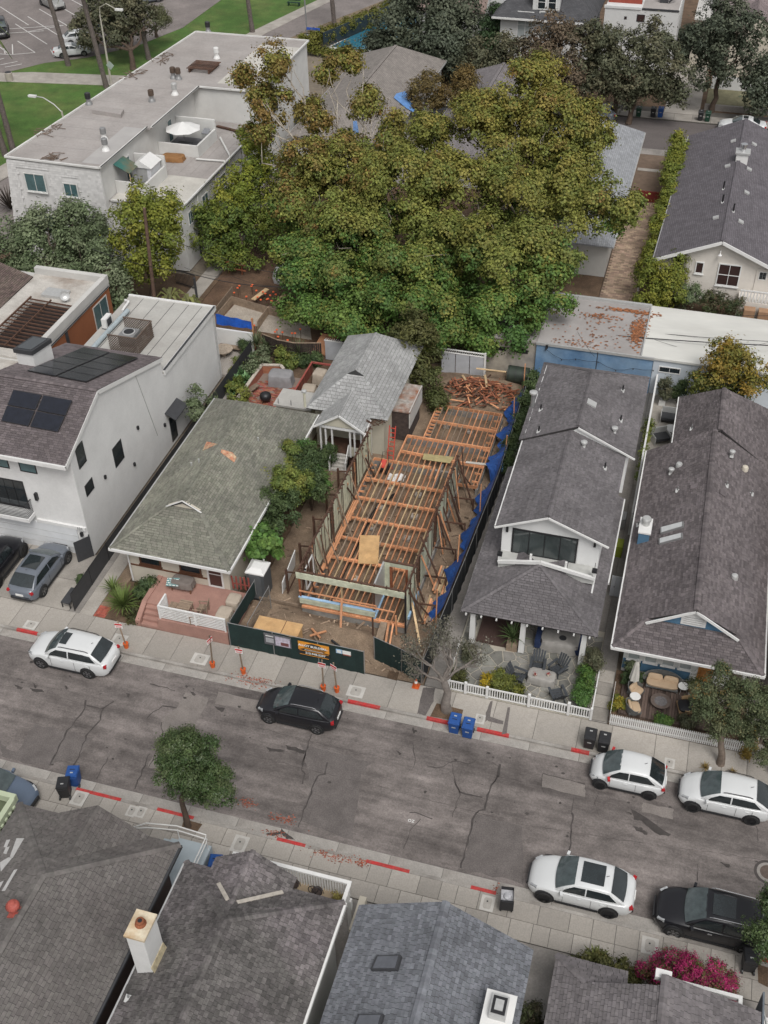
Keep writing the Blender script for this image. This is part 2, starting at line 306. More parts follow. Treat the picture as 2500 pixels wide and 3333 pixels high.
for(r,x,y,sx,n)in[('l',230,430,.8,90),('l',10,330,.5,40),('l',700,700,.3,60),('l',600,680,1.0,70),('l',470,650,.7,60),('l',170,520,.7,60),('k',1480,340,.3,25),('l',1500,850,.2,20),('g',1500,1140,1.4,80),('h',250,1140,1.2,80)]:
    c=Q(r,x,y,.02)
    for i in range(n):
        q=c+V((random.gauss(0,sx*.5),random.gauss(0,.13),random.uniform(.02,.17)if c.y<27.5 or c.y>35 else.02)); a=random.uniform(0,6.3); e=random.uniform(.03,.06)
        if 27.45<q.y<35:q.z=.022
        elif q.y<=26.86 or q.y>35.5:q.z=.158
        else:q.z=.012
        lv.add([q+V((math.cos(a+k*1.57)*e,math.sin(a+k*1.57)*e*.6,.004*k))for k in range(4)],[(0,1,2,3)])
tag(lv.build('fallen_leaves',mat('dry_leaf',(.25,.075,.045),.9,.3,3,rnd=.5)),'scattered dry reddish leaves along the gutters','leaves',None,'stuff')
wm=text_mesh('road_scribble','oz',.34,WHITE,road,facing(Q('l',993,437,.02),(1,0,0),(0,1,0)),.002)
# gutters, kerbs
for nm,y0,y1 in(('gutter',35.0,35.5),('gutter',26.86,27.45)):
    g=struct(nm,MB().box(-90,60,y0,y1,-.1,.006),JOINT)
    mb=MB().box(-1.24,1.24,0,y1-y0-.004,-.05,.012); x=-42.0; first=None
    while x<14:
        if first is None:first=mb.build('gutter_slab',CURBM,g,0); first.location=V((x,y0+.002,0))-g.location
        else:inst('gutter_slab',first.data,g,V((x,y0+.002,0))-g.location)
        x+=2.5
kerbs=[]
for y0,y1,reds in((35.5,35.66,[(-32.4,-31.1),(-12.9,-11.15),(-8.65,-7.3),(-6.0,-4.35),(-1.2,-.3)]),(26.7,26.86,[(-24.0,-21.6),(-19.7,-17.8),(-13.6,-12.2),(-9.25,-7.2),(-4.35,-3.2),(8.2,11)])):
    k=struct('kerb',MB().box(-90,60,y0,y1,-.1,.15),CURBM)
    for a,b in reds:MB().box(a,b,y0-.006,y1+.006,.02,.156).build('red_paint',REDP,k)
# pavements: a dark bed with slabs on it
def pavement(y0,y1,rows,step,x0,x1,jits=0):
    s=struct('pavement',MB().box(-90,60,y0,y1,-.1,.13),JOINT); h=(y1-y0)/rows; protos=[]
    for r in range(rows):
        x=x0+random.uniform(0,.4)
        while x<x1:
            w=step*random.choice((1,1,1,1.0,.75,1.35)); dz=random.uniform(-.003,.004)
            key=round(w,2)
            me=next((m for kk,m in protos if kk==key),None)
            loc=V((x+w/2,y0+h*(r+.5),dz))-s.location
            if me is None:
                o=MB().box(-w/2+.012,w/2-.012,-h/2+.012,h/2-.012,.05,.15).build('paving_slab',CONC,s,0); o.location=loc; protos.append((key,o.data))
            else:inst('paving_slab',me,s,loc)
            x+=w
    return s
pave_f=pavement(35.66,37.6,1,1.62,-42,13)
pave_n=pavement(24.85,26.7,2,1.0,-36,12)
def cover(x,y,w,h,m=LGREY,par=None):
    o=thing('utility_cover',None,'utility cover',(x,y,.15)); mb=MB().box(-w/2,w/2,-h/2,h/2,0,.012); mb.build('concrete_collar',mat('fresh_concrete',(.47,.45,.42),.9,.1,2,fine=.06),o,0)
    mb=MB(); mb.prism([(a*w*.3,b*h*.36,.012)for a,b in((-1,-.7),(-.7,-1),(.7,-1),(1,-.7),(1,.7),(.7,1),(-.7,1),(-1,.7))],(0,0,.008)); mb.build('lid',mat('lid_concrete',(.36,.34,.31),.9,.12,3,fine=.08),o,0)
    MB().lathe((-.02,h*.12,.02),[(.04,0),(.04,.004)],10).build('lift_hole',DARK,o,0); return o
for lab,r,x,y,w,h in[('square utility cover set in pale concrete beside the red kerb near the white SUV nose','g',185,800,.75,.6),('utility cover in the pavement behind the white SUV','g',715,890,.8,.8),('plain pale utility cover beside the second sign bucket','g',1200,1005,.9,.75),('utility cover on pale concrete near the black SUV and red kerb','h',845,1200,.9,.75),
    ('utility cover on the pavement right of the two blue bins','h',1590,1365,.5,.6),('utility cover by the kerb between the two small white cars','m',1068,95,.5,.6),('utility cover below the pair of bins on the near pavement','k',475,305,.7,.8),('left cover of the pair near the round street tree','k',790,382,.45,.6),('right cover of the pair near the round street tree','k',845,388,.45,.6),
    ('leaf strewn utility cover beside the blue and black bins','k',1438,580,.7,.9),('utility cover next to the open black bin','l',1450,935,.6,.75),('utility cover beside the bougainvillea','m',950,1190,.7,.8)]:
    p=Q(r,x,y,.15); o=cover(p.x,p.y,w,h); o['label']=lab; o['group']='utility covers in the pavements'
o=thing('manhole_cover','round manhole cover ringed with tar near the right edge of the road','manhole',(*P(2500,2840,0).xy,0.0)); MB().lathe((0,0,.006),[(.62,0),(.62,.01)],28).build('tar_ring',TAR,o,0); MB().lathe((0,0,.008),[(.5,0),(.5,.014)],28).build('collar',CONC2,o,0); MB().lathe((0,0,.01),[(.36,0),(.36,.018)],28).build('lid',mat('iron_lid',(.10,.075,.062),.8,.25,6),o,0)
# tarmac patches in the pavement by the bare tree
tp=MB();
for pts in([('h',1250,1175),('h',1320,1180),('h',1310,1260),('h',1265,1345),('h',1215,1330),('h',1230,1250)],[('h',1655,1290),('h',1640,1370),('h',1620,1380),('h',1625,1330)]):
    blob(tp,[Q(*q,.156)for q in pts],.160,4,.02)
for pts in([('i',545,1610),('i',565,1610),('i',540,1750),('i',660,1790),('i',655,1820),('i',520,1790),('i',500,1720)],[('i',700,1665),('i',720,1665),('i',690,1900),('i',645,1910)]):
    blob(tp,[Q(*q,.156)for q in pts],.164,3,.01)
tp.build('tarmac_patch',ASPH_D,pave_f)
MB().sheet([Q('h',*q,.15).xy for q in((1045,1075),(1105,1085),(1090,1135),(1030,1120))],.158).build('soil_gap',SOIL,pave_f)
for r,pts in(('h',[(1330,1270),(1490,1310),(1470,1380),(1290,1350)]),('k',[(1105,430),(1215,460),(1185,505),(1090,480)]),('m',[(1595,1300),(1659,1320),(1659,1440),(1600,1410)])):
    MB().sheet([Q(r,*q,.15).xy for q in pts],.157).build('tree_pit',SOIL,pave_f if r=='h'else pave_n)
# lots behind the pavements
def lot(name,x0,x1,y0,y1,m,z=.12):return struct(name,MB().box(x0,x1,y0,y1,-.1,z),m)
lot('yard',-60,-36.9,37.6,76,SOIL)
dw=lot('driveway',-37.6,-30.25,37.6,42.3,JOINT,.13)
for i in range(3):
    for j in range(2):MB().box(-37.6+i*2.45+.02,-37.6+(i+1)*2.45-.02,37.62+j*2.35,37.62+(j+1)*2.35-.03,.05,.15).build('paving_slab',CONC,dw)
lot('side_path',-30.24,-29.62,37.6,62.4,CONC2,.14); lot('side_path',-29.6,-28.75,37.6,56,CONC,.14)
dirt_strip=lot('dirt_strip',-28.73,-28.0,37.6,56,DIRT,.13)
for i in range(6):
    for j in range(4):MB().box(-28.72+i*.12,-28.61+i*.12,37.65+j*.22,37.85+j*.22,.1,.142).build('brick',mat('path_brick',(.33,.085,.06),.9,.2,5,rnd=.3),dirt_strip)
lot('garden_bed',-27.98,-26.05,37.6,40.7,SOIL,.2)
lot('back_yard',-30.2,-20.4,55,66.5,SOIL,.1); lot('side_yard',-21.4,-20.42,41,55,SOIL,.12)
# site ground: heaped dirt
nx,ny=46,124; xs=np.linspace(-20.38,-9.36,nx); ys=np.linspace(37.65,68,ny); vs=[]
from mathutils import noise
for y in ys:
    for x in xs:
        z=.13+.10*noise.noise((x*.5,y*.5,1))+.05*noise.noise((x*1.9,y*1.9,5))
        for(cx,cy,sx,sy,h)in((-15.0,39.9,1.7,.7,.62),(-17.6,40.2,1.3,.6,.45),(-13.4,39.6,1.0,.7,.45),(-16.2,39.4,.5,.5,-.35),(-19.3,42,.7,2,.2),(-18.4,47,.5,4,.12),(-12.4,65.6,2.6,1.4,.8)):
            z+=h*math.exp(-((x-cx)/sx)**2-((y-cy)/sy)**2)
        if-17.5<x<-10 and 41<y<62.4:z=min(z,.26)
        vs.append((x,y,z+random.uniform(-.012,.012)))
mb=MB(); mb.add(vs,[(j*nx+i,j*nx+i+1,(j+1)*nx+i+1,(j+1)*nx+i)for j in range(ny-1)for i in range(nx-1)]); o=struct('site_ground',mb,DIRT); o.data.polygons.foreach_set('use_smooth',[True]*len(o.data.polygons))
lot('side_path',-9.3,-8.22,37.65,44,CONC2,.14); lot('side_path',-9.3,-7.4,44.01,68.4,CONC2,.14)
lot('patio_bed',-8.2,-.62,37.65,44,mat('grout',(.42,.385,.32),.95,.12,2,fine=.08),.14)
lot('side_path',-.6,.32,37.65,57.5,CONC2,.14); lot('side_path',-1.5,-.62,44,68.4,CONC2,.14)
lot('back_patio',-.6,9,57.52,68.4,CONC,.14); lot('front_garden',.34,7.1,37.65,41.4,SOIL,.16)
lot('side_path',7.12,8.2,37.65,57,CONC2,.14)
sp=struct('front_path',MB().box(-.58,.3,37.7,41.2,.05,.142),JOINT)
for i in range(4):MB().box(-.56,.28,37.72+i*.88,37.72+(i+1)*.88-.03,.1,.16).build('paving_slab',CONC,sp)
# near lots
lot('front_yard',-40,14,-5,24.84,CONC2,.10)
# back lots, driveway, far street
lot('building_site',-37.2,-20.4,66.6,104,mat('wet_earth',(.095,.058,.038),.95,.3,.7,bump=.7,fine=.2,tint=(.14,.085,.052)),.05)
for pts in([Q('w',300,490,.1),Q('w',700,570,.1),Q('w',560,745,.1),Q('w',140,665,.1)],[Q('w',690,600,.1),Q('w',1150,640,.1),Q('w',1180,900,.1),Q('w',560,800,.1)]):struct('gravel_pad',MB().sheet([p.xy for p in pts],.09,.04),GRAVEL)
lot('side_path',-38.6,-37.3,66,100,CONC,.14)
lot('back_lot',-20.3,-6,68.5,112,SOIL,.06)
BRK=[mat('paver',(.335,.245,.18),.9,.15,2,rnd=.34,hue=.012,fine=.06)]
dr=lot('brick_driveway',-5.95,-2.85,75.3,112,mat('paver_joint',(.16,.115,.085),.95,.2,2),.09)
big=MB(); pm=None; cnt=0
for j in range(104):
    y=75.4+j*.235
    for i in range(8):
        x=-5.9+i*.4-(.2 if j%2 else 0)
        if x<-5.93 or x+.39>-2.86:continue
        if cnt<296:
            if pm is None:o=MB().box(0,.385,0,.22,0,.03).build('paver',BRK[0],dr,0); pm=o.data; o.location=V((x,y,.08))-dr.location
            else:inst('paver',pm,dr,V((x,y,.08+random.uniform(-.004,.006)))-dr.location)
            cnt+=1
        else:big.box(x,x+.385,y,y+.22,.08,.11+random.uniform(-.004,.006))
tag(big.build('pavers',BRK[0],dr),None,None,None,'stuff')
MB().box(-5.7,-2.9,106.6,107.2,.08,.125).build('concrete_band',CONC,dr); MB().box(-5.7,-2.9,99.8,100.4,.08,.122).build('concrete_band',CONC,dr)
lot('side_yard',-2.83,14,75.3,112,SOIL,.07)
st2=struct('back_street',MB().box(-42,60,112.2,120.3,-.1,.03),mat('asphalt_far',(.115,.10,.096),.93,.2,.5,fine=.12,stretch=(.3,1,1)))
struct('back_pavement',MB().box(-42,60,110.7,112.15,-.1,.12),CONC2); p2=struct('back_pavement',MB().box(-42,60,120.35,123.6,-.1,.13),JOINT)
for i in range(20):MB().box(-30+i*1.9,-30+i*1.9+1.87,120.4,122.2,.05,.16).build('paving_slab',CONC,p2)
lot('far_yard',-42,60,123.7,240,SOIL,.08); lot('far_driveway',-4.6,-.9,122.3,140,CONC,.17); lot('far_garden',-.4,12,124.6,131,mat('dry_lawn',(.16,.15,.09),.95,.3,1,fine=.2),.14)
MB().box(-.5,12,124.2,124.5,.05,.7).build('garden_wall',CONC2,None); tag(bpy.context.scene.objects['garden_wall'],'low grey garden wall behind the white sedan on the far street','wall')
# park, car park and boulevard on the left
GRASS=mat('lawn_grass',(.062,.125,.024),.95,.24,.6,bump=.8,bscale=25,fine=.25,tint=(.10,.135,.036))
struct('park_lawn',MB().sheet([(-130,60),(-67.4,60),(-66.8,96),(-58.2,138),(-53.5,156),(-46,190),(-130,190)],.0,.1),GRASS)
struct('car_park',MB().sheet([(-140,116.8),(-81.5,116.6),(-78.5,120.9),(-74.3,124),(-70.2,129.5),(-67.6,137.5),(-67.3,160),(-140,190)],.03,.1),mat('asphalt_lot',(.205,.18,.170),.93,.16,.35,fine=.12,tint=(.16,.14,.133)))
struct('park_walk',MB().sheet([(-140,113.7),(-80.4,113.9),(-66.2,115.9),(-65.4,119.3),(-78.3,117.6),(-81.5,116.5),(-140,116.6)],.05,.1),CONC)
struct('boulevard_pavement',MB().sheet([(-69.2,80),(-66.8,96),(-58.2,138),(-53.5,156),(-47,190),(-44.5,190),(-51.6,156),(-56.1,138),(-65.0,92),(-66.9,80)],.06,.1),CONC)
struct('boulevard',MB().sheet([(-66.9,76),(-65.0,92),(-56.1,138),(-51.6,156),(-44.5,190),(-37,190),(-45.2,155),(-52,138),(-58,108),(-57.5,76)],.02,.1),mat('asphalt_lot',(.2,.18,.17)))
struct('boulevard_median',MB().sheet([(-53.2,134),(-52,138),(-45.2,155),(-37,190),(-35.6,190),(-43.9,155),(-50.8,138),(-52.2,134)],.10,.2),mat('planting_soil',(.17,.13,.085),.95,.3,1.5,fine=.25))
struct('boulevard_lane',MB().sheet([(-52.2,134),(-50.8,138),(-43.9,155),(-35.6,190),(-32,190),(-40.5,155),(-47.6,138),(-50.2,128)],.03,.1),mat('asphalt_lot',(.2,.18,.17)))
mk=MB()
for a,b in(((-90,133.74),(-81.67,127.28)),((-90.02,137),(-81.8,130.61)),((-90.16,140.33),(-81.84,133.89)),((-90.1,143.7),(-81.7,137.2)),((-90.2,147),(-81.7,140.5)),((-86.9,131),(-83.4,134.6)),((-86,127.5),(-81.55,124.06)),((-87,124.9),(-84.2,122.6)),((-81.55,124.06),(-84.2,122.6)),((-84.2,122.6),(-92,122.4)),((-84,122.9),(-86,126.2)),((-85,122.8),(-87,125.6)),((-80.2,125.5),(-78.4,123.2)),((-91,131),(-83.4,134.7)),((-92,128.5),(-84.8,132)),((-96,140),(-88,133.7)),((-83.4,119),(-82,120.6)),((-82.4,118.4),(-81,119.9)),((-85.5,119.6),(-84.2,121.2))):
    A,B=V((*a,0)),V((*b,0)); mk.beam(A+V((0,0,.035)),B+V((0,0,.035)),.12,.006)
tag(mk.build('bay_marking',mat('faded_white_line',(.55,.54,.52),.8,.2,3)),'faded white bay lines painted across the car park','road marking',None,'stuff')
# ================================================================ roofs and houses
def clip_poly(sub,clip):
    out=sub
    for i in range(len(clip)):
        a=clip[i]; b=clip[(i+1)%len(clip)]; inp=out; out=[]
        if not inp:break
        def ins(p):return(b[0]-a[0])*(p[1]-a[1])-(b[1]-a[1])*(p[0]-a[0])>=-1e-9
        for j in range(len(inp)):
            p=inp[j]; q=inp[(j+1)%len(inp)]; ip,iq=ins(p),ins(q)
            if ip:out.append(p)
            if ip!=iq:
                d1=(b[0]-a[0])*(p[1]-a[1])-(b[1]-a[1])*(p[0]-a[0]); d2=(b[0]-a[0])*(q[1]-a[1])-(b[1]-a[1])*(q[0]-a[0])
                t=d1/(d1-d2); out.append((p[0]+t*(q[0]-p[0]),p[1]+t*(q[1]-p[1])))
    return out
CAMP=V((0,0,CH))
from mathutils.geometry import tessellate_polygon
def area(c):return abs(sum(c[i][0]*c[(i+1)%len(c)][1]-c[(i+1)%len(c)][0]*c[i][1]for i in range(len(c))))/2
class Roof:
    """shingled planes of one roof: a deck slab for each plane, courses of shingles proud of it"""
    def __init__(s,house,m,deckm=None,w=.32,ex=.145,t=.021,edge=None,single=300):
        s.h=house; s.m=m; s.w=w; s.ex=ex; s.t=t; s.cand=[]; s.mb=MB(); s.deck=MB(); s.single=single; s.edge=edge; s.deckm=deckm or mat('shadow_line_deck',(.035,.032,.032),.95); s.rid=MB(); s.nrid=[]  # deck coloured near black to paint butt shadow lines in the shingle gaps
        s.parent=None
    def plane(s,pts,thick=.12):
        pts=[V(p)for p in pts]; n=V((0,0,0))
        for i in range(len(pts)):n+=(pts[i]-pts[0]).cross(pts[(i+1)%len(pts)]-pts[0])
        n.normalize()
        if n.z<0:n=-n; pts=pts[::-1]
        u=V((0,0,1)).cross(n).normalized(); v=n.cross(u); o=pts[0]
        if v.z<0:v=-v; u=-u
        s.deck.prism([p-n*thick for p in pts],n*thick)
        uv=[((p-o).dot(u),(p-o).dot(v))for p in pts]
        ar=sum(uv[i][0]*uv[(i+1)%len(uv)][1]-uv[(i+1)%len(uv)][0]*uv[i][1]for i in range(len(uv)))
        if ar<0:uv=uv[::-1]
        k=len(uv); cvx=all((uv[(i+1)%k][0]-uv[i][0])*(uv[(i+2)%k][1]-uv[(i+1)%k][1])-(uv[(i+1)%k][1]-uv[i][1])*(uv[(i+2)%k][0]-uv[(i+1)%k][0])>-1e-6 for i in range(k)); conv=[uv]
        if not cvx:
            conv=[[uv[i]for i in t]for t in tessellate_polygon([[V((*p,0))for p in uv]])]; conv=[t if(t[1][0]-t[0][0])*(t[2][1]-t[0][1])-(t[1][1]-t[0][1])*(t[2][0]-t[0][0])>0 else t[::-1]for t in conv]
        u0,u1=min(a for a,_ in uv),max(a for a,_ in uv); v0,v1=min(b for _,b in uv),max(b for _,b in uv)
        r=0; vv=v0-.02
        while vv<v1:
            uu=u0-random.uniform(.0,1)*s.w-s.w*(.5 if r%2 else 0)
            while uu<u1:
                wd=s.w*random.choice((1,1,.8,1.2))if s.single else s.w
                rect=[(uu+.008,vv),(uu+wd-.008,vv),(uu+wd-.008,vv+s.ex*.93),(uu+.008,vv+s.ex*.93)]
                pcs=[c for c in(clip_poly(rect,q)for q in conv)if len(c)>=3]; at=sum(area(c)for c in pcs)
                if at>.985*(wd-.016)*s.ex*.93:s.cand.append(((o+u*(uu+wd/2)+v*(vv+s.ex/2)-CAMP).length,rect,vv,(o.copy(),u,v,n),wd,random.uniform(.6,1.5)))
                else:
                    hk=random.uniform(.6,1.5)
                    for c in pcs:
                        if area(c)>.0015:s.cand.append((1e9,c,vv,(o.copy(),u,v,n),wd,hk))
                uu+=wd
            vv+=s.ex; r+=1
    def cap(s,a,b,w=.3,step=.22):
        a,b=V(a),V(b); L=(b-a).length; k=int(L/step); d=(b-a)/k if k else b-a; side=d.cross(V((0,0,1))).normalized()*w/2; up=side.cross(d).normalized()
        if up.z<0:up=-up
        for i in range(k):
            p=a+d*i; q=p+d*1.15; h0=up*.045; h1=up*.028; dn=V((0,0,-.45*w*.5))
            s.rid.add([p+side+dn+h0,p+h0,p-side+dn+h0,q+side+dn+h1,q+h1,q-side+dn+h1],[(0,1,4,3),(1,2,5,4),(0,3,5,2)])
    def done(s):
        par=s.deck.build('roof',s.deckm,s.h); s.parent=par; off=worg(par)
        s.cand.sort(key=lambda c:c[0]); k=0; base={}
        for dist,c,vv,(o,u,v,n),wd,hk in s.cand:
            if k<s.single and dist<1e8:
                key=round(wd,3)
                if key not in base:
                    t=s.t; w2=wd-.016; e=s.ex*.93
                    me=bpy.data.meshes.new('shingle'); me.from_pydata([(0,0,t),(w2,0,t),(w2,e,.004),(0,e,.004),(0,0,-.002),(w2,0,-.002)],[],[(0,1,2,3),(4,5,1,0),(5,2,1),(4,0,3)]); me.materials.append(s.m); base[key]=me
                ob=link(bpy.data.objects.new('shingle',base[key])); ob.parent=par
                R=Matrix((u,v,n)).transposed().to_4x4(); p0=min(c,key=lambda q:(round(q[1],4),q[0])); R.translation=o+u*p0[0]+v*vv-off+n*.001*hk; ob.matrix_local=R; k+=1
            else:
                hh=[s.t*hk*(1-(q[1]-vv)/(s.ex*.93))+.004 for q in c]; nn=len(c)
                top=[o+u*q[0]+v*q[1]+n*h for q,h in zip(c,hh)]; bot=[o+u*q[0]+v*q[1]-n*.002 for q in c]
                s.mb.add(top+bot,[tuple(range(nn))]+[(i,nn+i,nn+(i+1)%nn,(i+1)%nn)for i in range(nn)])
        if s.mb.v:tag(s.mb.build('shingles',s.m,par,fixn=False),None,None,None,'stuff')
        if s.rid.v:tag(s.rid.build('ridge_cap',s.m,par),None,None,None,'stuff')
        return par
def shingle_mat(name,col,rnd=.3,hue=.015,tint=None):return mat(name,col,.92,.22,.45,bump=.3,bscale=70,rnd=rnd,hue=hue,fine=.14,tint=tint)
def window(par,o,x,y,w,h,frame=WHITE,glass=GLASS,fw=.06,depth=.06,mull=(1,1),sill=False,name='window'):
    """window at corner o spanned by unit x (width w) and y (height h); frame proud of the wall"""
    o,x,y=V(o),V(x).normalized(),V(y).normalized(); n=x.cross(y)
    if n.dot(CAMP-o)<0:n=-n
    def bx(mb,u0,u1,v0,v1,d0,d1):
        vs=[o+x*u+y*v+n*d for d in(d0,d1)for u,v in((u0,v0),(u1,v0),(u1,v1),(u0,v1))]; mb.add(vs,[(3,2,1,0),(4,5,6,7),(0,1,5,4),(1,2,6,5),(2,3,7,6),(3,0,4,7)])
    mb=MB(); bx(mb,0,w,0,fw,-.02,depth); bx(mb,0,w,h-fw,h,-.02,depth); bx(mb,0,fw,fw,h-fw,-.02,depth); bx(mb,w-fw,w,fw,h-fw,-.02,depth)
    mx,my=mull; t=fw*.5
    for i in range(1,mx):c=fw+(w-2*fw)*i/mx; bx(mb,c-t/2,c+t/2,fw,h-fw,-.02,depth-.012)
    for j in range(1,my):c=fw+(h-2*fw)*j/my; bx(mb,fw,w-fw,c-t/2,c+t/2,-.02,depth-.016)
    f=mb.build(name,frame,par)
    for i in range(mx):
        for j in range(my):
            g=MB(); a0=fw+(w-2*fw)*i/mx; a1=fw+(w-2*fw)*(i+1)/mx; b0=fw+(h-2*fw)*j/my; b1=fw+(h-2*fw)*(j+1)/my
            bx(g,a0+.004,a1-.004,b0+.004,b1-.004,.004,.018); g.build('pane',glass,f)
    if sill:s=MB(); bx(s,-.05,w+.05,-.07,-.003,-.02,depth+.05); s.build('sill',frame,f)
    return f
def pipe_vent(roofpar,p,h=.35,r=.045,m=GREY,flash=True,cap=None,name='vent_pipe'):
    mb=MB().tube([V(p)-V((0,0,.1)),V(p)+V((0,0,h))],r,8); o=mb.build(name,m,roofpar)
    if flash:MB().obox(V(p)+V((.0,-.06,.04)),.22,.28,.012,0,tilt=(.3,0)).build('flashing',mat('flashing_metal',(.45,.45,.44),.5,.15,6,metal=.2),o)
    if cap:MB().lathe(V(p)+V((0,0,h)),[(r*1.9,-.02),(r*1.9,.08),(r*.6,.13)],12).build('cap',cap,o)
    return o
def on_plane(r,x,y,p0,n):
    d=ray(*N_(r,x,y)); n=V(n); t=(V(p0)-CAMP).dot(n)/d.dot(n); return CAMP+d*t
def plane_of(a,b,c):n=(V(b)-V(a)).cross(V(c)-V(a)).normalized(); return(V(a),n if n.z>0 else-n)
def walls(par,x0,x1,y0,y1,z0,z1,m,name='wall'):return MB().box(x0,x1,y0,y1,z0,z1).build(name,m,par)
def gable_wall(par,pts,d,m,name='wall'):return MB().prism(pts,d).build(name,m,par)
def boards(par,a,b,z0,z1,out,m,n,name='clapboard',t=.02):
    """horizontal siding boards between plan points a and b; out = outward normal"""
    a,b,out=V((*a,0)),V((*b,0)),V((*out,0)); h=(z1-z0)/n; me=None
    for i in range(n):
        mb=MB(); z=z0+i*h; mb.add([a+V((0,0,z))+out*t,b+V((0,0,z))+out*t,b+V((0,0,z+h*1.02))+out*.006,a+V((0,0,z+h*1.02))+out*.006,a+V((0,0,z)),b+V((0,0,z))],[(0,1,2,3),(4,5,1,0),(4,0,3),(5,2,1)]); mb.build(name,m,par)
# ---------------------------------------------------------------- T1 white house with solar panels
t1=thing('white_house','tall white stucco house with solar panels on a purple grey roof','house',(-34.3,50,.1))
gable_wall(t1,[(-31.05,42.2,.1),(-31.05,62.4,.1),(-31.05,62.4,5.7),(-31.05,53.9,5.7),(-31.05,53.9,6.75),(-31.05,46.15,9.36),(-31.05,42.2,7.66)],(-6.45,0,0),STUCCO)
SH1=shingle_mat('purple_brown_shingle',(.128,.108,.110),.24,.012)
rf=Roof(t1,SH1); rf.plane([(-37.8,41.55,7.52),(-30.95,41.55,7.52),(-30.95,46.15,9.55),(-37.8,46.15,9.55)]); rf.plane([(-37.8,46.15,9.55),(-30.95,46.15,9.55),(-30.95,54.0,6.92),(-37.8,54.0,6.92)]); rf.cap((-37.8,46.15,9.6),(-31,46.15,9.6)); r1=rf.done()
pl_f=plane_of((-37.8,41.55,7.52),(-30.95,41.55,7.52),(-30.95,46.15,9.55)); pl_b=plane_of((-37.8,46.15,9.55),(-30.95,46.15,9.55),(-30.95,54.0,6.92))
mb=MB().beam((-30.97,41.5,7.36),(-30.97,46.15,9.40),.1,.26); mb.beam((-30.97,46.15,9.40),(-30.97,54.0,6.77),.1,.26); mb.box(-37.8,-30.92,41.42,41.54,7.28,7.53); mb.build('fascia',WHITE,t1)
def panels(par,r,quad,pl,nu,nv,name='solar_panel'):
    c=[on_plane(r,x,y,pl[0]+pl[1]*.14,pl[1])for x,y in quad]; M=mat('solar_cell',(.012,.014,.022),.18,.3,4,spec=.7); fr=mat('solar_frame',(.03,.03,.032),.4)
    for i in range(nu):
        for j in range(nv):
            def pt(u,v):return c[0].lerp(c[1],u).lerp(c[3].lerp(c[2],u),v)
            g=.03/nu; h=.03/nv
            q=[pt(i/nu+g,j/nv+h),pt((i+1)/nu-g,j/nv+h),pt((i+1)/nu-g,(j+1)/nv-h),pt(i/nu+g,(j+1)/nv-h)]
            o=MB().prism([p-pl[1]*.05 for p in q],pl[1]*.045).build(name,fr,par); ctr=sum(q,V((0,0,0)))/4; MB().prism([p.lerp(ctr,.035)-pl[1]*.01 for p in q],pl[1]*.01).build('cells',M,o)
panels(t1,'d',[(155,745),(500,605),(835,670),(520,815)],pl_b,5,2); panels(t1,'d',[(75,860),(440,925),(350,1120),(0,1050)],pl_f,2,2)
# flat rear roof
FLAT=mat('flat_roof_membrane',(.42,.41,.385),.9,.1,.5,fine=.05,tint=(.36,.345,.32))
fr=MB().box(-37.55,-30.98,53.95,62.5,5.705,5.85).build('flat_roof',FLAT,t1)
MB().box(-37.6,-30.93,62.38,62.56,5.6,5.93).build('roof_edge',WHITE,t1); mb=MB().box(-31.1,-30.93,54.0,62.38,5.56,5.95).build('roof_edge',STUCCO,t1); MB().box(-31.04,-30.9,54.0,62.4,5.955,5.985).build('drip_edge',DGREY,t1)
for x in(-36.4,-35.2,-34,-32.9,-31.9):MB().box(x,x+.035,54.3,62.3,5.851,5.858).build('roof_seam',DGREY,fr)
# air conditioner in its lattice screen
ac=thing('air_conditioner','roof air conditioner with round fan inside brown lattice screen on white flat roof','air conditioner',(-34.6,56.6,5.85))
cxy=[Q('v',1570,735,7.2)]
MB().box(-35.1,-34.0,56.0,57.1,5.95,6.75).build('cabinet',GREY,ac); MB().lathe((-34.55,56.55,6.75),[(.42,0),(.42,.05),(.36,.06)],20).build('fan_ring',LGREY,ac); MB().lathe((-34.55,56.55,6.81),[(.34,0),(.34,.006)],20).build('fan',DARK,ac)
sc=thing('lattice_screen','brown wooden lattice screen around the roof air conditioner','screen',(-34.5,56.5,5.85)); LAT=mat('lattice_wood',(.13,.095,.075),.85,.2,4)
for k,(a,b)in enumerate((((-35.5,55.4),(-33.4,55.4)),((-33.4,55.4),(-33.4,57.7)),((-35.5,57.7),(-33.4,57.7)))):
    A,B=V((*a,5.9)),V((*b,5.9)); mb=MB(); L=(B-A).length; d=(B-A)/L
    nn=int(L/.16)
    for i in range(-7,nn+1):
        for sg in(1,-1):
            s0=i*.16 if sg>0 else L-i*.16; e0=s0+sg*1.15; z0,z1=0,1.15
            t0,t1_=s0,e0
            lo,hi=(max(0,min(t0,t1_)),min(L,max(t0,t1_)))
            if hi-lo<.05:continue
            f0=(lo-t0)/(t1_-t0); f1=(hi-t0)/(t1_-t0)
            mb.beam(A+d*lo+V((0,0,1.15*f0)),A+d*hi+V((0,0,1.15*f1)),.02,.045)
    p=mb.build('lattice_panel',LAT,sc); p['kind']='stuff'
    MB().beam(A+V((0,0,1.2)),B+V((0,0,1.2)),.06,.08).build('rail',LAT,sc)
dd=thing('roof_duct','pale blue grey insulated duct along the white flat roof','duct',(-36.9,57,5.85)); MB().tube([(-36.6,54.4,6.05),(-36.6,57.5,6.05),(-36.55,60.2,6.05)],.17,10).build('pipe',mat('duct_blue',(.33,.38,.40),.6),dd,smooth=True); MB().tube([(-37.0,60.2,5.95),(-37.0,61.3,6.1),(-37.35,61.4,6.1)],.08,8).build('elbow',WHITE,dd)
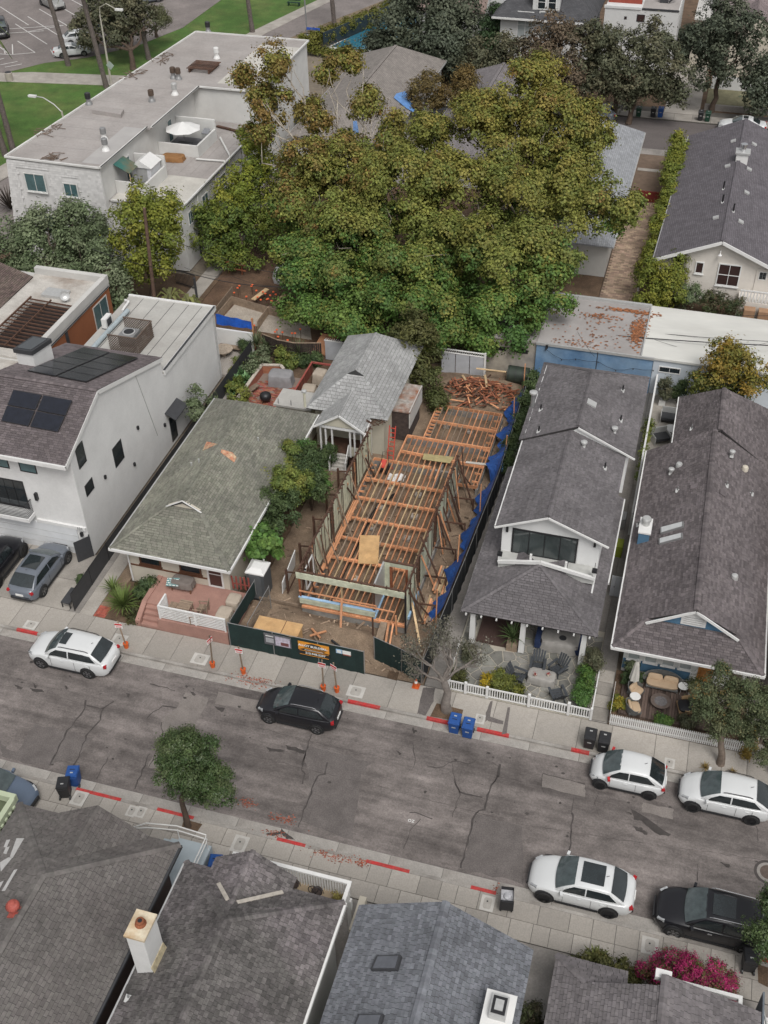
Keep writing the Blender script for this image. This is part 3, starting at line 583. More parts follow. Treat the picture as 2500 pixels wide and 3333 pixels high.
msu=thing('mini_split_unit','small white split air conditioner unit by the duct on the flat roof','air conditioner',(-37.1,58.2,5.85)); MB().box(-37.3,-36.95,57.8,58.7,5.9,6.6).build('casing',WHITE,msu); MB().box(-36.95,-36.93,57.95,58.55,6.0,6.5).build('grille',DGREY,msu); MB().box(-37.3,-36.9,57.75,57.8,5.87,5.9).build('foot',DGREY,msu)
# side windows
for y0,y1,z0,z1 in((42.85,43.72,6.25,7.7),(46.45,47.6,3.62,5.05),(42.92,43.83,4.15,4.96)):window(t1,(-31.05,y0,z0),(0,1,0),(0,0,1),y1-y0,z1-z0,DARK,GLASS,.05,.03)
window(t1,(-31.05,53.7,.35),(0,1,0),(0,0,1),.85,1.95,DARK,GLASS,.08,.03,name='side_door')
MB().prism([(-31.05,53.3,2.95),(-31.05,55.2,2.95),(-30.3,55.2,2.55),(-30.3,53.3,2.55)],(0,0,.06)).build('awning',DGREY,t1)
for y,z in((48.4,2.3),(45.0,3.9),(52.9,2.2),(49.6,4.3)):MB().box(-31.04,-30.92,y,y+.13,z,z+.24).build('wall_lamp',DARK,t1)
MB().tube([(-31.02,50.6,7.7),(-31.02,51.9,2.2)],.018,5).build('cable',LGREY,t1); MB().tube([(-31.0,62.1,5.5),(-31.0,62.0,.2)],.06,8).build('downpipe',LGREY,t1)
# street front
for x0,x1,z0,z1 in((-36.6,-35.2,5.98,6.9),(-34.52,-33.42,5.95,6.88)):window(t1,(x0,42.2,z0),(1,0,0),(0,0,1),x1-x0,z1-z0,DARK,GLASS_T,.06,.03)
window(t1,(-37.2,42.2,3.05),(1,0,0),(0,0,1),2.6,2.1,DARK,GLASS,.07,.03,(4,1),name='sliding_door')
MB().box(-37.5,-34.35,41.45,42.2,2.62,2.86).build('balcony_slab',STUCCO,t1)
bal=MB().box(-37.5,-34.4,41.5,41.54,3.82,3.88); bal.box(-34.44,-34.4,41.54,42.19,3.82,3.88); b1=bal.build('balcony_rail',DARK,t1)
for k in range(8):MB().box(-37.5,-34.42,41.51,41.53,2.92+k*.115,2.945+k*.115).build('rail_bar',DARK,b1); MB().box(-34.43,-34.41,41.54,42.18,2.92+k*.115,2.945+k*.115).build('rail_bar',DARK,b1)
MB().box(-37.3,-31.75,42.12,42.2,.15,2.15).build('garage_door',mat('garage_door_white',(.62,.63,.64),.6,.05,2),t1)
for k in range(3):MB().box(-37.25,-31.8,42.105,42.12,.6+k*.5,.62+k*.5).build('door_groove',LGREY,t1)
MB().box(-34.3,-31.1,42.08,42.2,2.18,2.42).build('garage_lintel',STUCCO,t1)
text_mesh('house_number','121',.26,DARK,t1,facing((-31.45,42.07,2.31),(1,0,0),(0,0,1)),.01)
MB().box(-31.5,-31.35,42.0,42.15,1.75,2.02).build('wall_lamp',DARK,t1); MB().box(-33.95,-33.8,42.0,42.2,4.0,4.5).build('wall_lamp',DARK,t1)
# rooftop skylight box
skb=thing('skylight_box','white roof box with dark sloped skylight cap on the white house','skylight',(-37.3,49.2,8.3)); MB().prism([(-37.6,48.5,7.2),(-37.6,50.5,7.2),(-37.6,50.5,9.2),(-37.6,48.5,9.6)],(1.15,0,0)).build('box',STUCCO,skb); MB().prism([(-37.66,48.4,9.62),(-37.66,50.6,9.22),(-37.66,50.6,9.5),(-37.66,48.4,9.9)],(1.27,0,0)).build('cap',DGREY,skb); MB().prism([(-37.5,48.6,9.87),(-37.5,50.4,9.54),(-37.5,50.4,9.56),(-37.5,48.6,9.89)],(.95,0,0)).build('glass',GLASS,skb)
# ---------------------------------------------------------------- T0 burnt house on the left
t0=thing('damaged_house','damaged house with open roof frame and rust orange side wall','house',(-46,60,.1))
OR=mat('orange_stucco',(.27,.10,.045),.9,.12,.6,bump=.2,tint=(.21,.075,.035))
MB().box(-46.2,-40.45,53.4,64.6,1.35,5.0).build('wall',OR,t0); MB().box(-46.2,-40.42,53.38,64.62,.1,1.349).build('plinth',STUCCO2,t0); MB().box(-46.2,-40.4,53.35,64.65,5.0,5.35).build('wall_band',STUCCO2,t0)
ROOF0=mat('peeling_roof_coating',(.46,.435,.40),.95,.15,.8,bump=.3,tint=(.27,.225,.19),fine=.1)
hole=(-44.3,-41.2,54.4,60.4)
mb=MB().box(-46.2,-44.3,53.5,64.2,5.36,5.5); mb.box(-44.3,-40.9,60.4,64.2,5.36,5.5); mb.box(-44.3,-40.9,53.5,54.4,5.36,5.5); mb.box(-41.2,-40.9,54.4,60.4,5.36,5.5); mb.build('flat_roof',ROOF0,t0)
mb=MB().box(-46.2,-40.36,64.2,64.62,5.36,6.0); mb.box(-40.75,-40.36,53.5,64.2,5.36,5.95); mb.build('parapet',STUCCO2,t0); MB().box(-40.6,-40.34,53.5,64.5,5.1,5.16).build('drip_edge',DGREY,t0)
MB().box(-44.3,-41.2,54.4,60.4,5.351,5.36).build('burnt_floor',mat('charred',(.03,.022,.02),.95,.4,2),t0)
for i in range(15):y=54.5+i*.42; MB().beam((-44.5,y,5.75),(-41.0,y,5.62),.06,.1).build('roof_bar',WOOD_D,t0)
MB().beam((-44.4,54.3,5.8),(-44.4,60.6,5.8),.08,.12).build('roof_bar',WOOD_D,t0); MB().beam((-42.8,54.3,5.76),(-42.8,60.6,5.76),.07,.1).build('roof_bar',WOOD_D,t0)
MB().box(-40.47,-40.38,57.9,58.2,.4,5.0).build('pilaster',DGREY,t0)
window(t0,(-40.45,61.9,2.6),(0,1,0),(0,0,1),2.1,2.1,STUCCO2,GLASS_T,.07,.05,(2,1),sill=True)
MB().box(-44.0,-42.2,61.2,62.3,5.5,5.72).build('skylight',LGREY,t0)
dish=MB().lathe((0,0,0),[(.02,0),(.22,.05),(.36,.14),(.35,.15),(.2,.07),(.02,.02)],14); do=thing('satellite_dish','small grey satellite dish on the peeling flat roof','dish',(-41.9,61.0,5.5)); q=dish.build('dish',LGREY,do,0); q.rotation_euler=(math.radians(60),0,.6); q.location=(0,0,.5); MB().tube([(0,0,0),(0,.1,.5)],.03,6).build('mast',GREY,do,0)
SH0=shingle_mat('brown_shingle',(.13,.098,.085),.25,.02)
rf=Roof(t0,SH0,single=200); rf.plane([(-46.0,52.4,5.5),(-46.0,63.6,5.6),(-52.0,63.6,7.6),(-52.0,52.4,7.5)]); r0=rf.done(); MB().box(-52,-46.22,52.6,64.5,.1,5.4).build('wall',STUCCO2,t0)
MB().box(-46.2,-38.6,50.5,53.3,.1,5.2).build('wall',STUCCO2,t0); MB().box(-46.3,-38.5,50.4,53.36,5.2,5.32).build('flat_roof',ROOF0,t0)
# ---------------------------------------------------------------- T2 green bungalow
t2=thing('green_bungalow','cream bungalow with mossy green hip roof','house',(-24.7,48,.15))
walls(t2,-27.85,-21.55,40.85,54.9,.15,3.15,CREAM)
SH2=shingle_mat('mossy_shingle',(.20,.198,.160),.20,.018,tint=(.155,.152,.130))
rf=Roof(t2,SH2,w=.34,ex=.15); X0,X1,XM,Z0,ZR=-28.3,-21.05,-24.67,3.3,5.5; YF,YB=40.05,55.4; sl=(ZR-Z0)/3.63; zg=4.9; gy=YF+(zg-Z0)/sl; gw=(ZR-zg)/sl
rf.plane([(X0,YF,Z0),(X1,YF,Z0),(XM+gw,gy,zg),(XM-gw,gy,zg)]); rf.plane([(X0,YF,Z0),(XM-gw,gy,zg),(XM,gy-.12,ZR),(XM,52.6,ZR),(X0,YB,Z0)]); rf.plane([(X1,YF,Z0),(XM+gw,gy,zg),(XM,gy-.12,ZR),(XM,52.6,ZR),(X1,YB,Z0)]); rf.plane([(X0,YB,Z0),(XM,52.6,ZR),(X1,YB,Z0)])
rf.cap((XM,gy,ZR+.03),(XM,52.6,ZR+.03),.26); rf.cap((X0,YF,Z0+.03),(XM-gw,gy,zg+.03),.24); rf.cap((X1,YF,Z0+.03),(XM+gw,gy,zg+.03),.24); r2=rf.done()
MB().prism([(XM-gw,gy-.02,zg+.05),(XM+gw,gy-.02,zg+.05),(XM,gy-.02,ZR)],(0,.1,0)).build('gablet',CREAM,t2); mb=MB().beam((XM-gw-.1,gy-.1,zg-.02),(XM,gy-.1,ZR+.02),.05,.06); mb.beam((XM+gw+.1,gy-.1,zg-.02),(XM,gy-.1,ZR+.02),.05,.06); mb.build('gablet_trim',WHITE,t2)
mb=MB().box(X0-.06,X1+.06,YF-.08,YF,Z0-.14,Z0+.03); mb.build('gutter',WHITE,t2); MB().box(X1,X1+.08,YF,YB,Z0-.14,Z0+.03).build('gutter',WHITE,t2); MB().box(X0-.08,X0,YF,YB,Z0-.14,Z0+.03).build('gutter',LGREY,t2)
MB().tube([(X0+.5,YF+.1,3.2),(X0+.6,40.75,2.9),(X0+.6,40.75,.3)],.05,8).build('downpipe',WHITE,t2)
BRN=mat('brown_window_frame',(.10,.045,.025),.6)
window(t2,(-27.05,40.85,1.75),(1,0,0),(0,0,1),1.35,1.1,BRN,GLASS,.09,.05,sill=True); window(t2,(-24.55,40.85,1.75),(1,0,0),(0,0,1),1.35,1.1,BRN,GLASS,.09,.05,sill=True)
window(t2,(-22.85,40.85,1.02),(1,0,0),(0,0,1),.95,2.0,WHITE,mat('screen_door',(.07,.035,.03),.3),.1,.05,(1,2),name='screen_door')
MB().box(-27.85,-22.9,40.80,40.85,1.52,1.60).build('trim_band',mat('brown_trim',(.13,.055,.03),.7),t2)
pl2r=plane_of((X1,YF,Z0),(XM,gy,ZR),(XM,52.6,ZR)); pl2l=plane_of((X0,YF,Z0),(XM,gy,ZR),(XM,52.6,ZR))
for r,pts,nm in(('d',[(1240,1175),(1305,1190),(1215,1230)],'roof_patch'),('d',[(1330,1222),(1395,1240),(1420,1270),(1405,1300),(1325,1240)],'roof_patch')):
    pl=pl2l if pts[0][0]<1310 else pl2r; MB().prism([on_plane(r,x,y,pl[0]+pl[1]*.03,pl[1])for x,y in pts],(0,0,.012)).build(nm,mat('torn_underlay',(.46,.20,.12),.9,.4,6,tint=(.5,.42,.28)),r2)
for x,y,pl in((1550,1170,pl2r),(1150,1320,pl2l),(1195,1300,pl2l)):pipe_vent(r2,on_plane('d',x,y,*pl),.25,.06,LGREY,False)
pipe_vent(r2,on_plane('w',1105,1660,*pl2r),1.1,.09,mat('cream_vent',(.5,.48,.38),.6),False,LGREY,name='flue')
# pink terrace with steps
PINK=mat('pink_concrete',(.36,.205,.165),.9,.12,1.2,bump=.15,fine=.06,tint=(.30,.17,.14))
te=thing('terrace','raised pink concrete terrace with steps in front of the green roofed bungalow','terrace',(-23,39.2,.15))
mb=MB().box(-24.62,-20.42,37.62,40.84,.1,1.0); mb.box(-25.85,-24.625,38.66,40.84,.1,.998); mb.build('platform',PINK,te)
for i in range(4):MB().box(-25.72,-24.63,37.64+i*.26,38.66,.1+(.001*i),.32+i*.185).build('step',PINK,te)
MB().prism([(-26.03,37.62,.1),(-26.03,40.84,.1),(-26.03,40.84,1.06),(-26.03,38.7,1.06),(-26.03,37.62,.55)],(.28,0,0)).build('side_wall',PINK,te)
ra=thing('terrace_railing','white slatted railing along the front of the pink terrace','railing',(-22.4,37.7,1.0))
for k in range(7):
    MB().box(-24.45,-20.55,37.70,37.735,1.1+k*.125,1.155+k*.125).build('slat',WHITE,ra); MB().box(-24.45,-24.415,37.74,38.65,1.1+k*.125,1.155+k*.125).build('slat',WHITE,ra)
MB().box(-24.5,-20.5,37.68,37.78,1.97,2.0).build('top_rail',WHITE,ra); MB().box(-24.5,-24.4,37.78,38.7,1.97,2.0).build('top_rail',WHITE,ra)
for x,y in((-24.45,37.72),(-22.3,37.74),(-20.55,37.72),(-24.45,38.65)):MB().box(x-.045,x+.045,y-.03,y+.06,1.0,1.968).build('post',WHITE,ra)
TEAK=mat('grey_teak',(.27,.20,.145),.8,.2,4,rnd=.2)
tb=thing('patio_table','weathered slatted wooden table on the pink terrace','table',(-23.2,38.25,1.0))
for i in range(14):MB().box(-23.58,-22.82,37.78+i*.072,37.84+i*.072,1.70,1.73).build('slat',TEAK,tb)
for x in(-23.5,-22.9):
    for y in(37.85,38.7):MB().box(x-.03,x+.03,y-.03,y+.03,1.0,1.699).build('leg',TEAK,tb)
bn=thing('patio_bench','slatted wooden bench at the left of the terrace table','bench',(-23.95,38.2,1.0))
for i in range(5):MB().box(-24.2+i*.09,-24.13+i*.09,37.85,38.75,1.40,1.43).build('slat',TEAK,bn)
for x in(-24.15,-23.85):
    for y in(37.95,38.65):MB().box(x-.025,x+.025,y-.025,y+.025,1.0,1.399).build('leg',TEAK,bn)
def armchair(lab,x,y,rz):
    c=thing('patio_chair',lab,'chair',(x,y,1.0),rz,'wooden chairs at the terrace table')
    for i in range(6):MB().box(-.26,.26,-.24+i*.085,-.17+i*.085,.40,.43).build('seat_slat',TEAK,c,0)
    for sx in(-.27,.27):
        MB().box(sx-.025,sx+.025,-.26,-.21,0,.62).build('leg',TEAK,c,0); MB().beam((sx,.24,0),(sx,.33,.9),.05,.05).build('leg',TEAK,c,0); MB().box(sx-.035,sx+.035,-.27,.28,.622,.65).build('armrest',TEAK,c,0)
    for k in range(3):MB().box(-.245,.245,.27+.02*k,.29+.02*k,.55+k*.12,.63+k*.12).build('back_slat',TEAK,c,0)
armchair('wooden armchair with a striped cushion right of the terrace table',-22.3,38.75,-1.4); armchair('wooden armchair nearest the white railing right of the terrace table',-22.4,38.0,-1.5)
TAN=mat('tan_cover',(.40,.34,.275),.85,.12,3,bump=.6,bscale=7); DCOV=mat('taupe_cover',(.17,.145,.13),.85,.15,3,bump=.6,bscale=6)
def draped(name,label,cat,c,sx,sy,h,m,rz=0,group=None):
    """cloth cover with a soft top and flared, wavy skirt"""
    mb=MB(); n=40; rings=[]
    for k,(f,z)in enumerate(((.55,h*1.0),(.92,h*.985),(1.0,h*.93),(1.02,h*.5),(1.08,h*.06))):
        ring=[]
        for i in range(n):
            a=2*math.pi*i/n; ca,sa=math.cos(a),math.sin(a); q=(abs(ca)**5+abs(sa)**5)**(-1/5.)
            w=1+(.05*math.sin(i*2.3)+.03*math.sin(i*5.1))*(k/4.)**1.5; p=V((ca*q*sx/2*f*w,sa*q*sy/2*f*w,z+(.02*math.sin(a*3)if k<2 else 0)))
            ring.append(Matrix.Rotation(rz,3,'Z')@p+V(c))
        rings.append(ring)
    vs=[p for r in rings for p in r]; fs=[tuple(range(n))]
    for k in range(4):fs+=[(k*n+i,(k+1)*n+i,(k+1)*n+(i+1)%n,k*n+(i+1)%n)for i in range(n)]
    mb.add(vs,fs); return one(name,label,cat,mb,m,group,smooth=55)
draped('patio_ottoman','tan covered box seat nearest the street on the pink terrace','cover',(-20.95,38.6,1.0),.8,.95,.62,TAN,0,'covered seats on the terrace'); draped('patio_ottoman','tan covered box seat nearest the red picket gate on the terrace','cover',(-20.85,39.75,1.0),.75,.85,.6,TAN,0,'covered seats on the terrace')
lo=thing('covered_lounge_chair','wooden lounge chair under a taupe cover beside the bungalow wall','chair',(-24.3,40.2,1.0))
draped('tmp','x x x x','x',(-24.15,40.25,1.3),1.25,.75,.45,DCOV).name='cover'; cv=bpy.context.scene.objects['cover']; del cv['label']; del cv['category']; cv.parent=lo; cv.location=cv.location-lo.location
MB().obox((-24.65,40.0,1.62),.75,.5,.05,.15,tilt=(.45,-.15)).build('patterned_cushion',brickmat('chevron_cloth',(.55,.58,.55),(.6,.62,.6),(.10,.22,.22),.22,.11,.03,.9,bump=.02),lo)
for x in(-24.75,-23.6):
    for y in(39.95,40.5):MB().box(x-.03,x+.03,y-.03,y+.03,1.0,1.4).build('leg',mat('teak_brown',(.16,.075,.04),.7),lo)
pk=thing('picket_gate','low red picket gate between the terrace and the portable toilet','gate',(-21.0,41.0,.9)); RP=mat('red_picket',(.30,.075,.06),.8,.2,4)
for i in range(5):MB().obox((-21.45+i*.24,41.05+.02*i,1.45),.1,.03,1.0,0,tilt=(0,.05*(i%3-1))).build('picket',RP,pk)
MB().box(-21.5,-20.4,41.09,41.12,1.3,1.37).build('rail',RP,pk)
# ---------------------------------------------------------------- T2b grey cottage behind the site
tb2=thing('grey_cottage','old cottage with pale grey shingle roof and gabled porch','house',(-19.2,60,.15))
SHC=shingle_mat('pale_grey_shingle',(.33,.33,.325),.12,.01,tint=(.255,.255,.25))
PALE=mat('old_cream_siding',(.50,.47,.38),.85,.1,1.5)
walls(tb2,-21.6,-16.9,56.3,64.4,.15,3.4,PALE)
rf=Roof(tb2,SHC,w=.36,ex=.24,t=.012); x0,x1,xm,z0,zr=-22.0,-16.45,-19.22,3.5,5.5; s=(zr-z0)/2.77; yf,yb=55.65,64.9; zg=5.1; gy=yf+(zg-z0)/s; gw=(zr-zg)/s
rf.plane([(x0,yf,z0),(x1,yf,z0),(xm+gw,gy,zg),(xm-gw,gy,zg)]); rf.plane([(x0,yf,z0),(xm-gw,gy,zg),(xm,gy,zr),(xm,62.6,zr),(x0,yb,z0)]); rf.plane([(x1,yf,z0),(xm+gw,gy,zg),(xm,gy,zr),(xm,62.6,zr),(x1,yb,z0)]); rf.plane([(x0,yb,z0),(xm,62.6,zr),(x1,yb,z0)])
rf.plane([(-20.85,54.1,3.42),(-19.2,54.1,4.5),(-19.2,57.05,4.5),(-20.85,55.6,3.42)]); rf.plane([(-17.55,54.1,3.42),(-19.2,54.1,4.5),(-19.2,57.05,4.5),(-17.55,55.6,3.42)])
rf.cap((xm,gy,zr+.02),(xm,62.6,zr+.02),.2); rb2=rf.done()
MB().prism([(xm-gw,gy-.03,zg+.03),(xm+gw,gy-.03,zg+.03),(xm,gy-.03,zr)],(0,.06,0)).build('gablet',mat('gablet_black',(.05,.05,.05),.9),tb2)
MB().prism([(-20.6,54.22,3.45),(-17.8,54.22,3.45),(-19.2,54.22,4.3)],(0,.06,0)).build('porch_gable',PALE,tb2); mb=MB().beam((-20.95,54.05,3.3),(-19.2,54.05,4.44),.06,.14); mb.beam((-17.45,54.05,3.3),(-19.2,54.05,4.44),.06,.14); mb.build('porch_trim',WHITE,tb2); MB().box(-20.6,-17.8,54.25,54.4,3.2,3.4).build('porch_beam',WHITE,tb2)
MB().box(-20.7,-17.75,54.7,56.3,.15,1.05).build('porch_floor',WOOD_D,tb2)
for x,y in((-20.6,54.4),(-20.25,54.4),(-19.82,54.4),(-18.6,54.4),(-18.3,54.4),(-17.85,54.4)):MB().box(x-.05,x+.05,y-.05,y+.05,1.05,3.2).build('porch_post',WHITE,tb2)
window(tb2,(-19.3,56.3,1.5),(1,0,0),(0,0,1),1.0,1.6,WHITE,GLASS,.12,.06)
MB().box(-18.6,-17.75,54.5,54.56,1.05,1.75).build('porch_wall',PALE,tb2)
for i in range(5):MB().box(-19.82,-18.85,53.8+i*.18,54.72,.15,.3+i*.17).build('step',mat('worn_white_step',(.42,.40,.37),.8,.35,5),tb2)
for x in(-19.9,-18.8):mb=MB().beam((x,53.8,.9),(x,54.6,1.75),.06,.1); mb.box(x-.05,x+.05,53.75,53.85,.15,.98); mb.box(x-.05,x+.05,54.6,54.7,.9,1.8); mb.build('stair_rail',WHITE,tb2)
DB=mat('dark_stone',(.06,.045,.04),.95,.35,4,bump=.5)
MB().box(-16.95,-15.7,58.2,61.0,.15,2.5).build('side_shed',DB,tb2); MB().box(-17.0,-15.6,58.1,61.4,2.5,2.6).build('shed_roof',mat('leafy_roof',(.36,.33,.30),.9,.3,3,tint=(.25,.10,.05)),tb2); MB().box(-15.68,-15.62,58.1,61.4,1.3,2.62).build('shed_board',STUCCO2,tb2)
# broken eave corner
mb=MB()
for i in range(16):
    c=V((-17.3+random.uniform(-.7,.6),55.5+random.uniform(-.35,.35),3.35+random.uniform(-.1,.2))); a=random.uniform(0,3.14); mb.beam(c-V((math.cos(a),math.sin(a),.2))*.25,c+V((math.cos(a),math.sin(a),.2))*.25,.05,.03)
tag(mb.build('broken_lath',WOOD_D,tb2),None,None,None,'stuff')
ar=MB().box(-24.62,-21.95,56.45,58.4,2.65,2.8); an=thing('flat_annex','small flat grey annex roof between the two bungalows','annex',(-23.3,57.4,.1)); ar.build('roof',FLAT,an); MB().box(-24.5,-22.1,56.6,58.3,.1,2.65).build('wall',CREAM,an)
for x in(-24.3,-23.4):MB().tube([(x,56.6,2.8),(x,56.6,3.2)],.03,6).build('vent_pipe',GREY,an)
# ---------------------------------------------------------------- T4 grey two storey house
t4=thing('grey_craftsman_house','two storey white house with plain grey shingle roofs and balcony','house',(-4.5,50,.15))
SH4=shingle_mat('grey_shingle',(.130,.120,.124),.16,.012)
SIDE4=mat('white_siding',(.66,.66,.65),.7,.04,2)
walls(t4,-7.3,-1.6,43.6,60.4,.15,3.3,SIDE4); gable_wall(t4,[(-6.9,45,3.2),(-1.6,45,3.2),(-1.6,45,6.1),(-4.35,45,7.2),(-6.9,45,6.1)],(0,8,0),SIDE4); walls(t4,-7.2,-1.1,52.6,60.6,3.2,6.15,SIDE4,'rear_wall')
rf=Roof(t4,SH4); zE,zA=2.95,4.55; ax,ay=-4.55,43.75
rf.plane([(-8.15,40.8,zE),(-.92,40.8,zE),(ax,ay,zA)])
sL=(zA-zE)/(ax+8.15); sR=(zA-zE)/(-.92-ax)
rf.plane([(-8.15,40.8,zE),(ax,ay,zA),(-5.6,44.98,zE+sL*2.55),(-6.88,44.98,zE+sL*1.27),(-6.88,44.98,zE+sL*1.27),(-8.15,44.98,zE)]); rf.plane([(-8.15,44.98,zE),(-6.88,44.98,zE+sL*1.27),(-6.88,53.6,zE+sL*1.27),(-8.15,53.6,zE)])
rf.plane([(-.92,40.8,zE),(ax,ay,zA),(-3.4,44.98,zE+sR*2.48),(-.92,44.98,zE)]); rf.plane([(-.92,44.98,zE),(-1.62,44.98,zE+sR*.7),(-1.62,52.4,zE+sR*.7),(-.92,52.4,zE)])
rf.cap((-8.12,40.83,zE+.03),(ax,ay,zA+.04),.26); rf.cap((-.95,40.83,zE+.03),(ax,ay,zA+.04),.26)
zu,zr1,zr2=6.0,7.25,7.6
rf.plane([(-7.2,44.55,zu),(-4.45,44.55,zr1),(-4.45,52.5,zr1),(-7.2,52.5,zu)]); rf.plane([(-1.2,44.55,zu-.05),(-4.45,44.55,zr1),(-4.45,52.5,zr1),(-1.2,52.5,zu-.05)])
rf.plane([(-7.45,52.45,zu),(-4.1,52.45,zr2),(-4.1,58.4,zr2),(-7.45,61.1,zu)]); rf.plane([(-.72,52.45,zu),(-4.1,52.45,zr2),(-4.1,58.4,zr2),(-.72,61.1,zu)]); rf.plane([(-7.45,61.1,zu),(-4.1,58.4,zr2),(-.72,61.1,zu)])
rf.cap((-4.45,44.6,zr1+.04),(-4.45,52.4,zr1+.04),.26); rf.cap((-4.1,52.5,zr2+.04),(-4.1,58.4,zr2+.04),.26); rf.cap((-4.1,58.4,zr2+.03),(-7.4,61.05,zu+.03),.22); rf.cap((-4.1,58.4,zr2+.03),(-.75,61.05,zu+.03),.22); r4=rf.done()
mb=MB().beam((-7.25,44.5,zu-.08),(-4.45,44.5,zr1-.07),.06,.11); mb.beam((-1.15,44.5,zu-.13),(-4.45,44.5,zr1-.07),.06,.11); mb.build('rake_trim',WHITE,t4)
mb=MB().beam((-.68,52.4,zu-.08),(-4.1,52.4,zr2-.08),.06,.11); mb.build('rake_trim',WHITE,t4); MB().prism([(-1.3,52.5,6.0),(-4.1,52.5,7.45),(-4.4,52.5,7.2)],(0,.06,0)).build('rear_gable',SIDE4,t4)
MB().box(-7.28,-7.2,44.6,52.5,zu-.14,zu-.01).build('gutter',WHITE,t4); MB().box(-.92,-.84,44.98,52.4,zE-.13,zE-.01).build('gutter',WHITE,t4); MB().box(-8.17,-8.1,40.85,53.6,zE-.14,zE-.02).build('gutter',WHITE,t4)
for i in range(9):MB().box(-7.9+i*.82,-7.82+i*.82,40.74,40.95,zE-.2,zE-.1).build('rafter_tail',WHITE,t4)
# upper glazed front and balcony
wf=window(t4,(-6.34,45.0,3.9),(1,0,0),(0,0,1),3.56,1.8,DARK,mat('balcony_glass',(.05,.06,.06),.06,.3,.8,spec=.9),.09,.05,(4,1),name='sliding_window')
boards(t4,(-6.88,45.0),(-6.35,45.0),3.95,6.1,(0,-1),SIDE4,14); boards(t4,(-2.74,45.0),(-1.62,45.0),3.7,6.1,(0,-1),SIDE4,15)
MB().box(-6.85,-1.65,44.0,44.98,3.55,3.95).build('balcony_floor',mat('balcony_tile',(.42,.42,.40),.8,.1,3),t4)
mb=MB().beam((-6.85,43.95,4.02),(-4.55,43.75,4.68),.14,.2); mb.beam((-4.55,43.75,4.68),(-1.6,43.95,4.02),.14,.2); mb.build('balcony_kerb',WHITE,t4)
for x,z in((-6.8,4.0),(-5.1,4.45),(-3.2,4.35),(-1.65,4.0)):MB().box(x-.06,x+.06,43.9,44.02,z,z+.5).build('balcony_post',WHITE,t4)
for x in(-6.78,-1.68):o=MB().box(x-.13,x+.13,43.85,44.1,4.51,4.66).build('post_lamp',DARK,t4); MB().tube([(x,43.97,4.66),(x,43.97,5.15)],.015,5).build('rod',DARK,o)
for x in(-6.62,-1.9):MB().box(x-.06,x+.06,44.88,44.98,5.4,5.72).build('wall_lamp',DARK,t4)
# porch
for x in(-7.55,-4.82,-1.58):MB().prism([(x-.16,41.1,.3),(x+.16,41.1,.3),(x+.12,41.13,2.85),(x-.12,41.13,2.85)],(0,.28,0)).build('porch_column',WHITE,t4)
MB().box(-7.9,-1.2,41.05,41.25,2.68,2.86).build('porch_beam',WHITE,t4)
window(t4,(-7.1,43.6,.35),(1,0,0),(0,0,1),2.0,2.2,WHITE,mat('brown_door_glass',(.06,.03,.025),.4),.12,.05,(2,1),name='front_door'); window(t4,(-4.2,43.6,.6),(1,0,0),(0,0,1),2.2,1.8,WHITE,GLASS,.1,.05,(2,1))
MB().box(-7.35,-5.0,41.4,43.59,.14,.33).build('porch_deck',mat('dark_deck',(.07,.042,.035),.7,.2,2,stretch=(8,1,1)),t4)
pl4l=plane_of((-7.2,44.55,zu),(-4.45,44.55,zr1),(-4.45,52.5,zr1)); pl4r=plane_of((-1.2,44.55,zu-.05),(-4.45,44.55,zr1),(-4.45,52.5,zr1)); pl4R=plane_of((-.72,52.45,zu),(-4.1,52.45,zr2),(-4.1,58.4,zr2)); pl4L=plane_of((-7.45,52.45,zu),(-4.1,52.45,zr2),(-4.1,58.4,zr2))
for x,y,pl in((295,985,pl4L),(283,1115,pl4L),(787,870,pl4R),(775,1050,pl4R),(680,1335,pl4r)):pipe_vent(r4,on_plane('f',x,y,*pl),.4,.05,DARK)
for x,y,pl in((737,1115,pl4R),(553,1200,pl4r)):pipe_vent(r4,on_plane('f',x,y,*pl),.22,.1,LGREY,True,LGREY)
pipe_vent(r4,on_plane('f',245,965,*pl4L),1.0,.13,GREY,False,LGREY,name='flue')
p=on_plane('f',600,950,*pl4R); MB().obox(p+V((0,0,.06)),.6,.5,.1,0,tilt=(0,.42)).build('roof_hatch',LGREY,r4)
p=on_plane('f',625,740,*pl4R); o=MB().tube([p,p+V((0,0,1.2))],.03,6).build('service_mast',DARK,r4)
# ---------------------------------------------------------------- T5 house 137
t5=thing('blue_trim_bungalow','bungalow 137 with mauve brown shingle roof and blue gable','house',(3.7,50,.15))
SH5=shingle_mat('mauve_shingle',(.124,.107,.109),.28,.012)
BLUEW=mat('blue_siding',(.075,.16,.25),.75,.1,2); W5=mat('house_white',(.64,.64,.62),.7,.05,2)
walls(t5,.55,6.0,41.45,57.3,.15,3.0,W5); walls(t5,1.7,7.0,44,63.4,.15,2.98,W5,'rear_wall'); walls(t5,.56,4.05,41.42,41.449,.4,1.15,BLUEW,'blue_dado')
rf=Roof(t5,SH5,w=.30,ex=.135); x0,x1,xm,z0,zr,yf=-.1,7.4,3.65,3.0,5.4,40.3; s=(zr-z0)/(xm-x0); d=1.5
rf.plane([(x0,yf,z0),(x1,yf,z0),(x1-d,yf+d,z0+s*d),(x0+d,yf+d,z0+s*d)])
rf.plane([(x0,yf,z0),(x0+d,yf+d,z0+s*d),(x0+d-.02,yf+d-.25,z0+s*d),(xm,yf+d-.25,zr),(xm,57.4,zr),(x0,57.4,z0)][:2]+[(xm,yf+d-.3,zr),(xm,57.4,zr),(x0,57.4,z0)])
rf.plane([(x1,yf,z0),(x1-d,yf+d,z0+s*d),(xm,yf+d-.3,zr),(xm,57.4,zr),(x1,57.4,z0)])
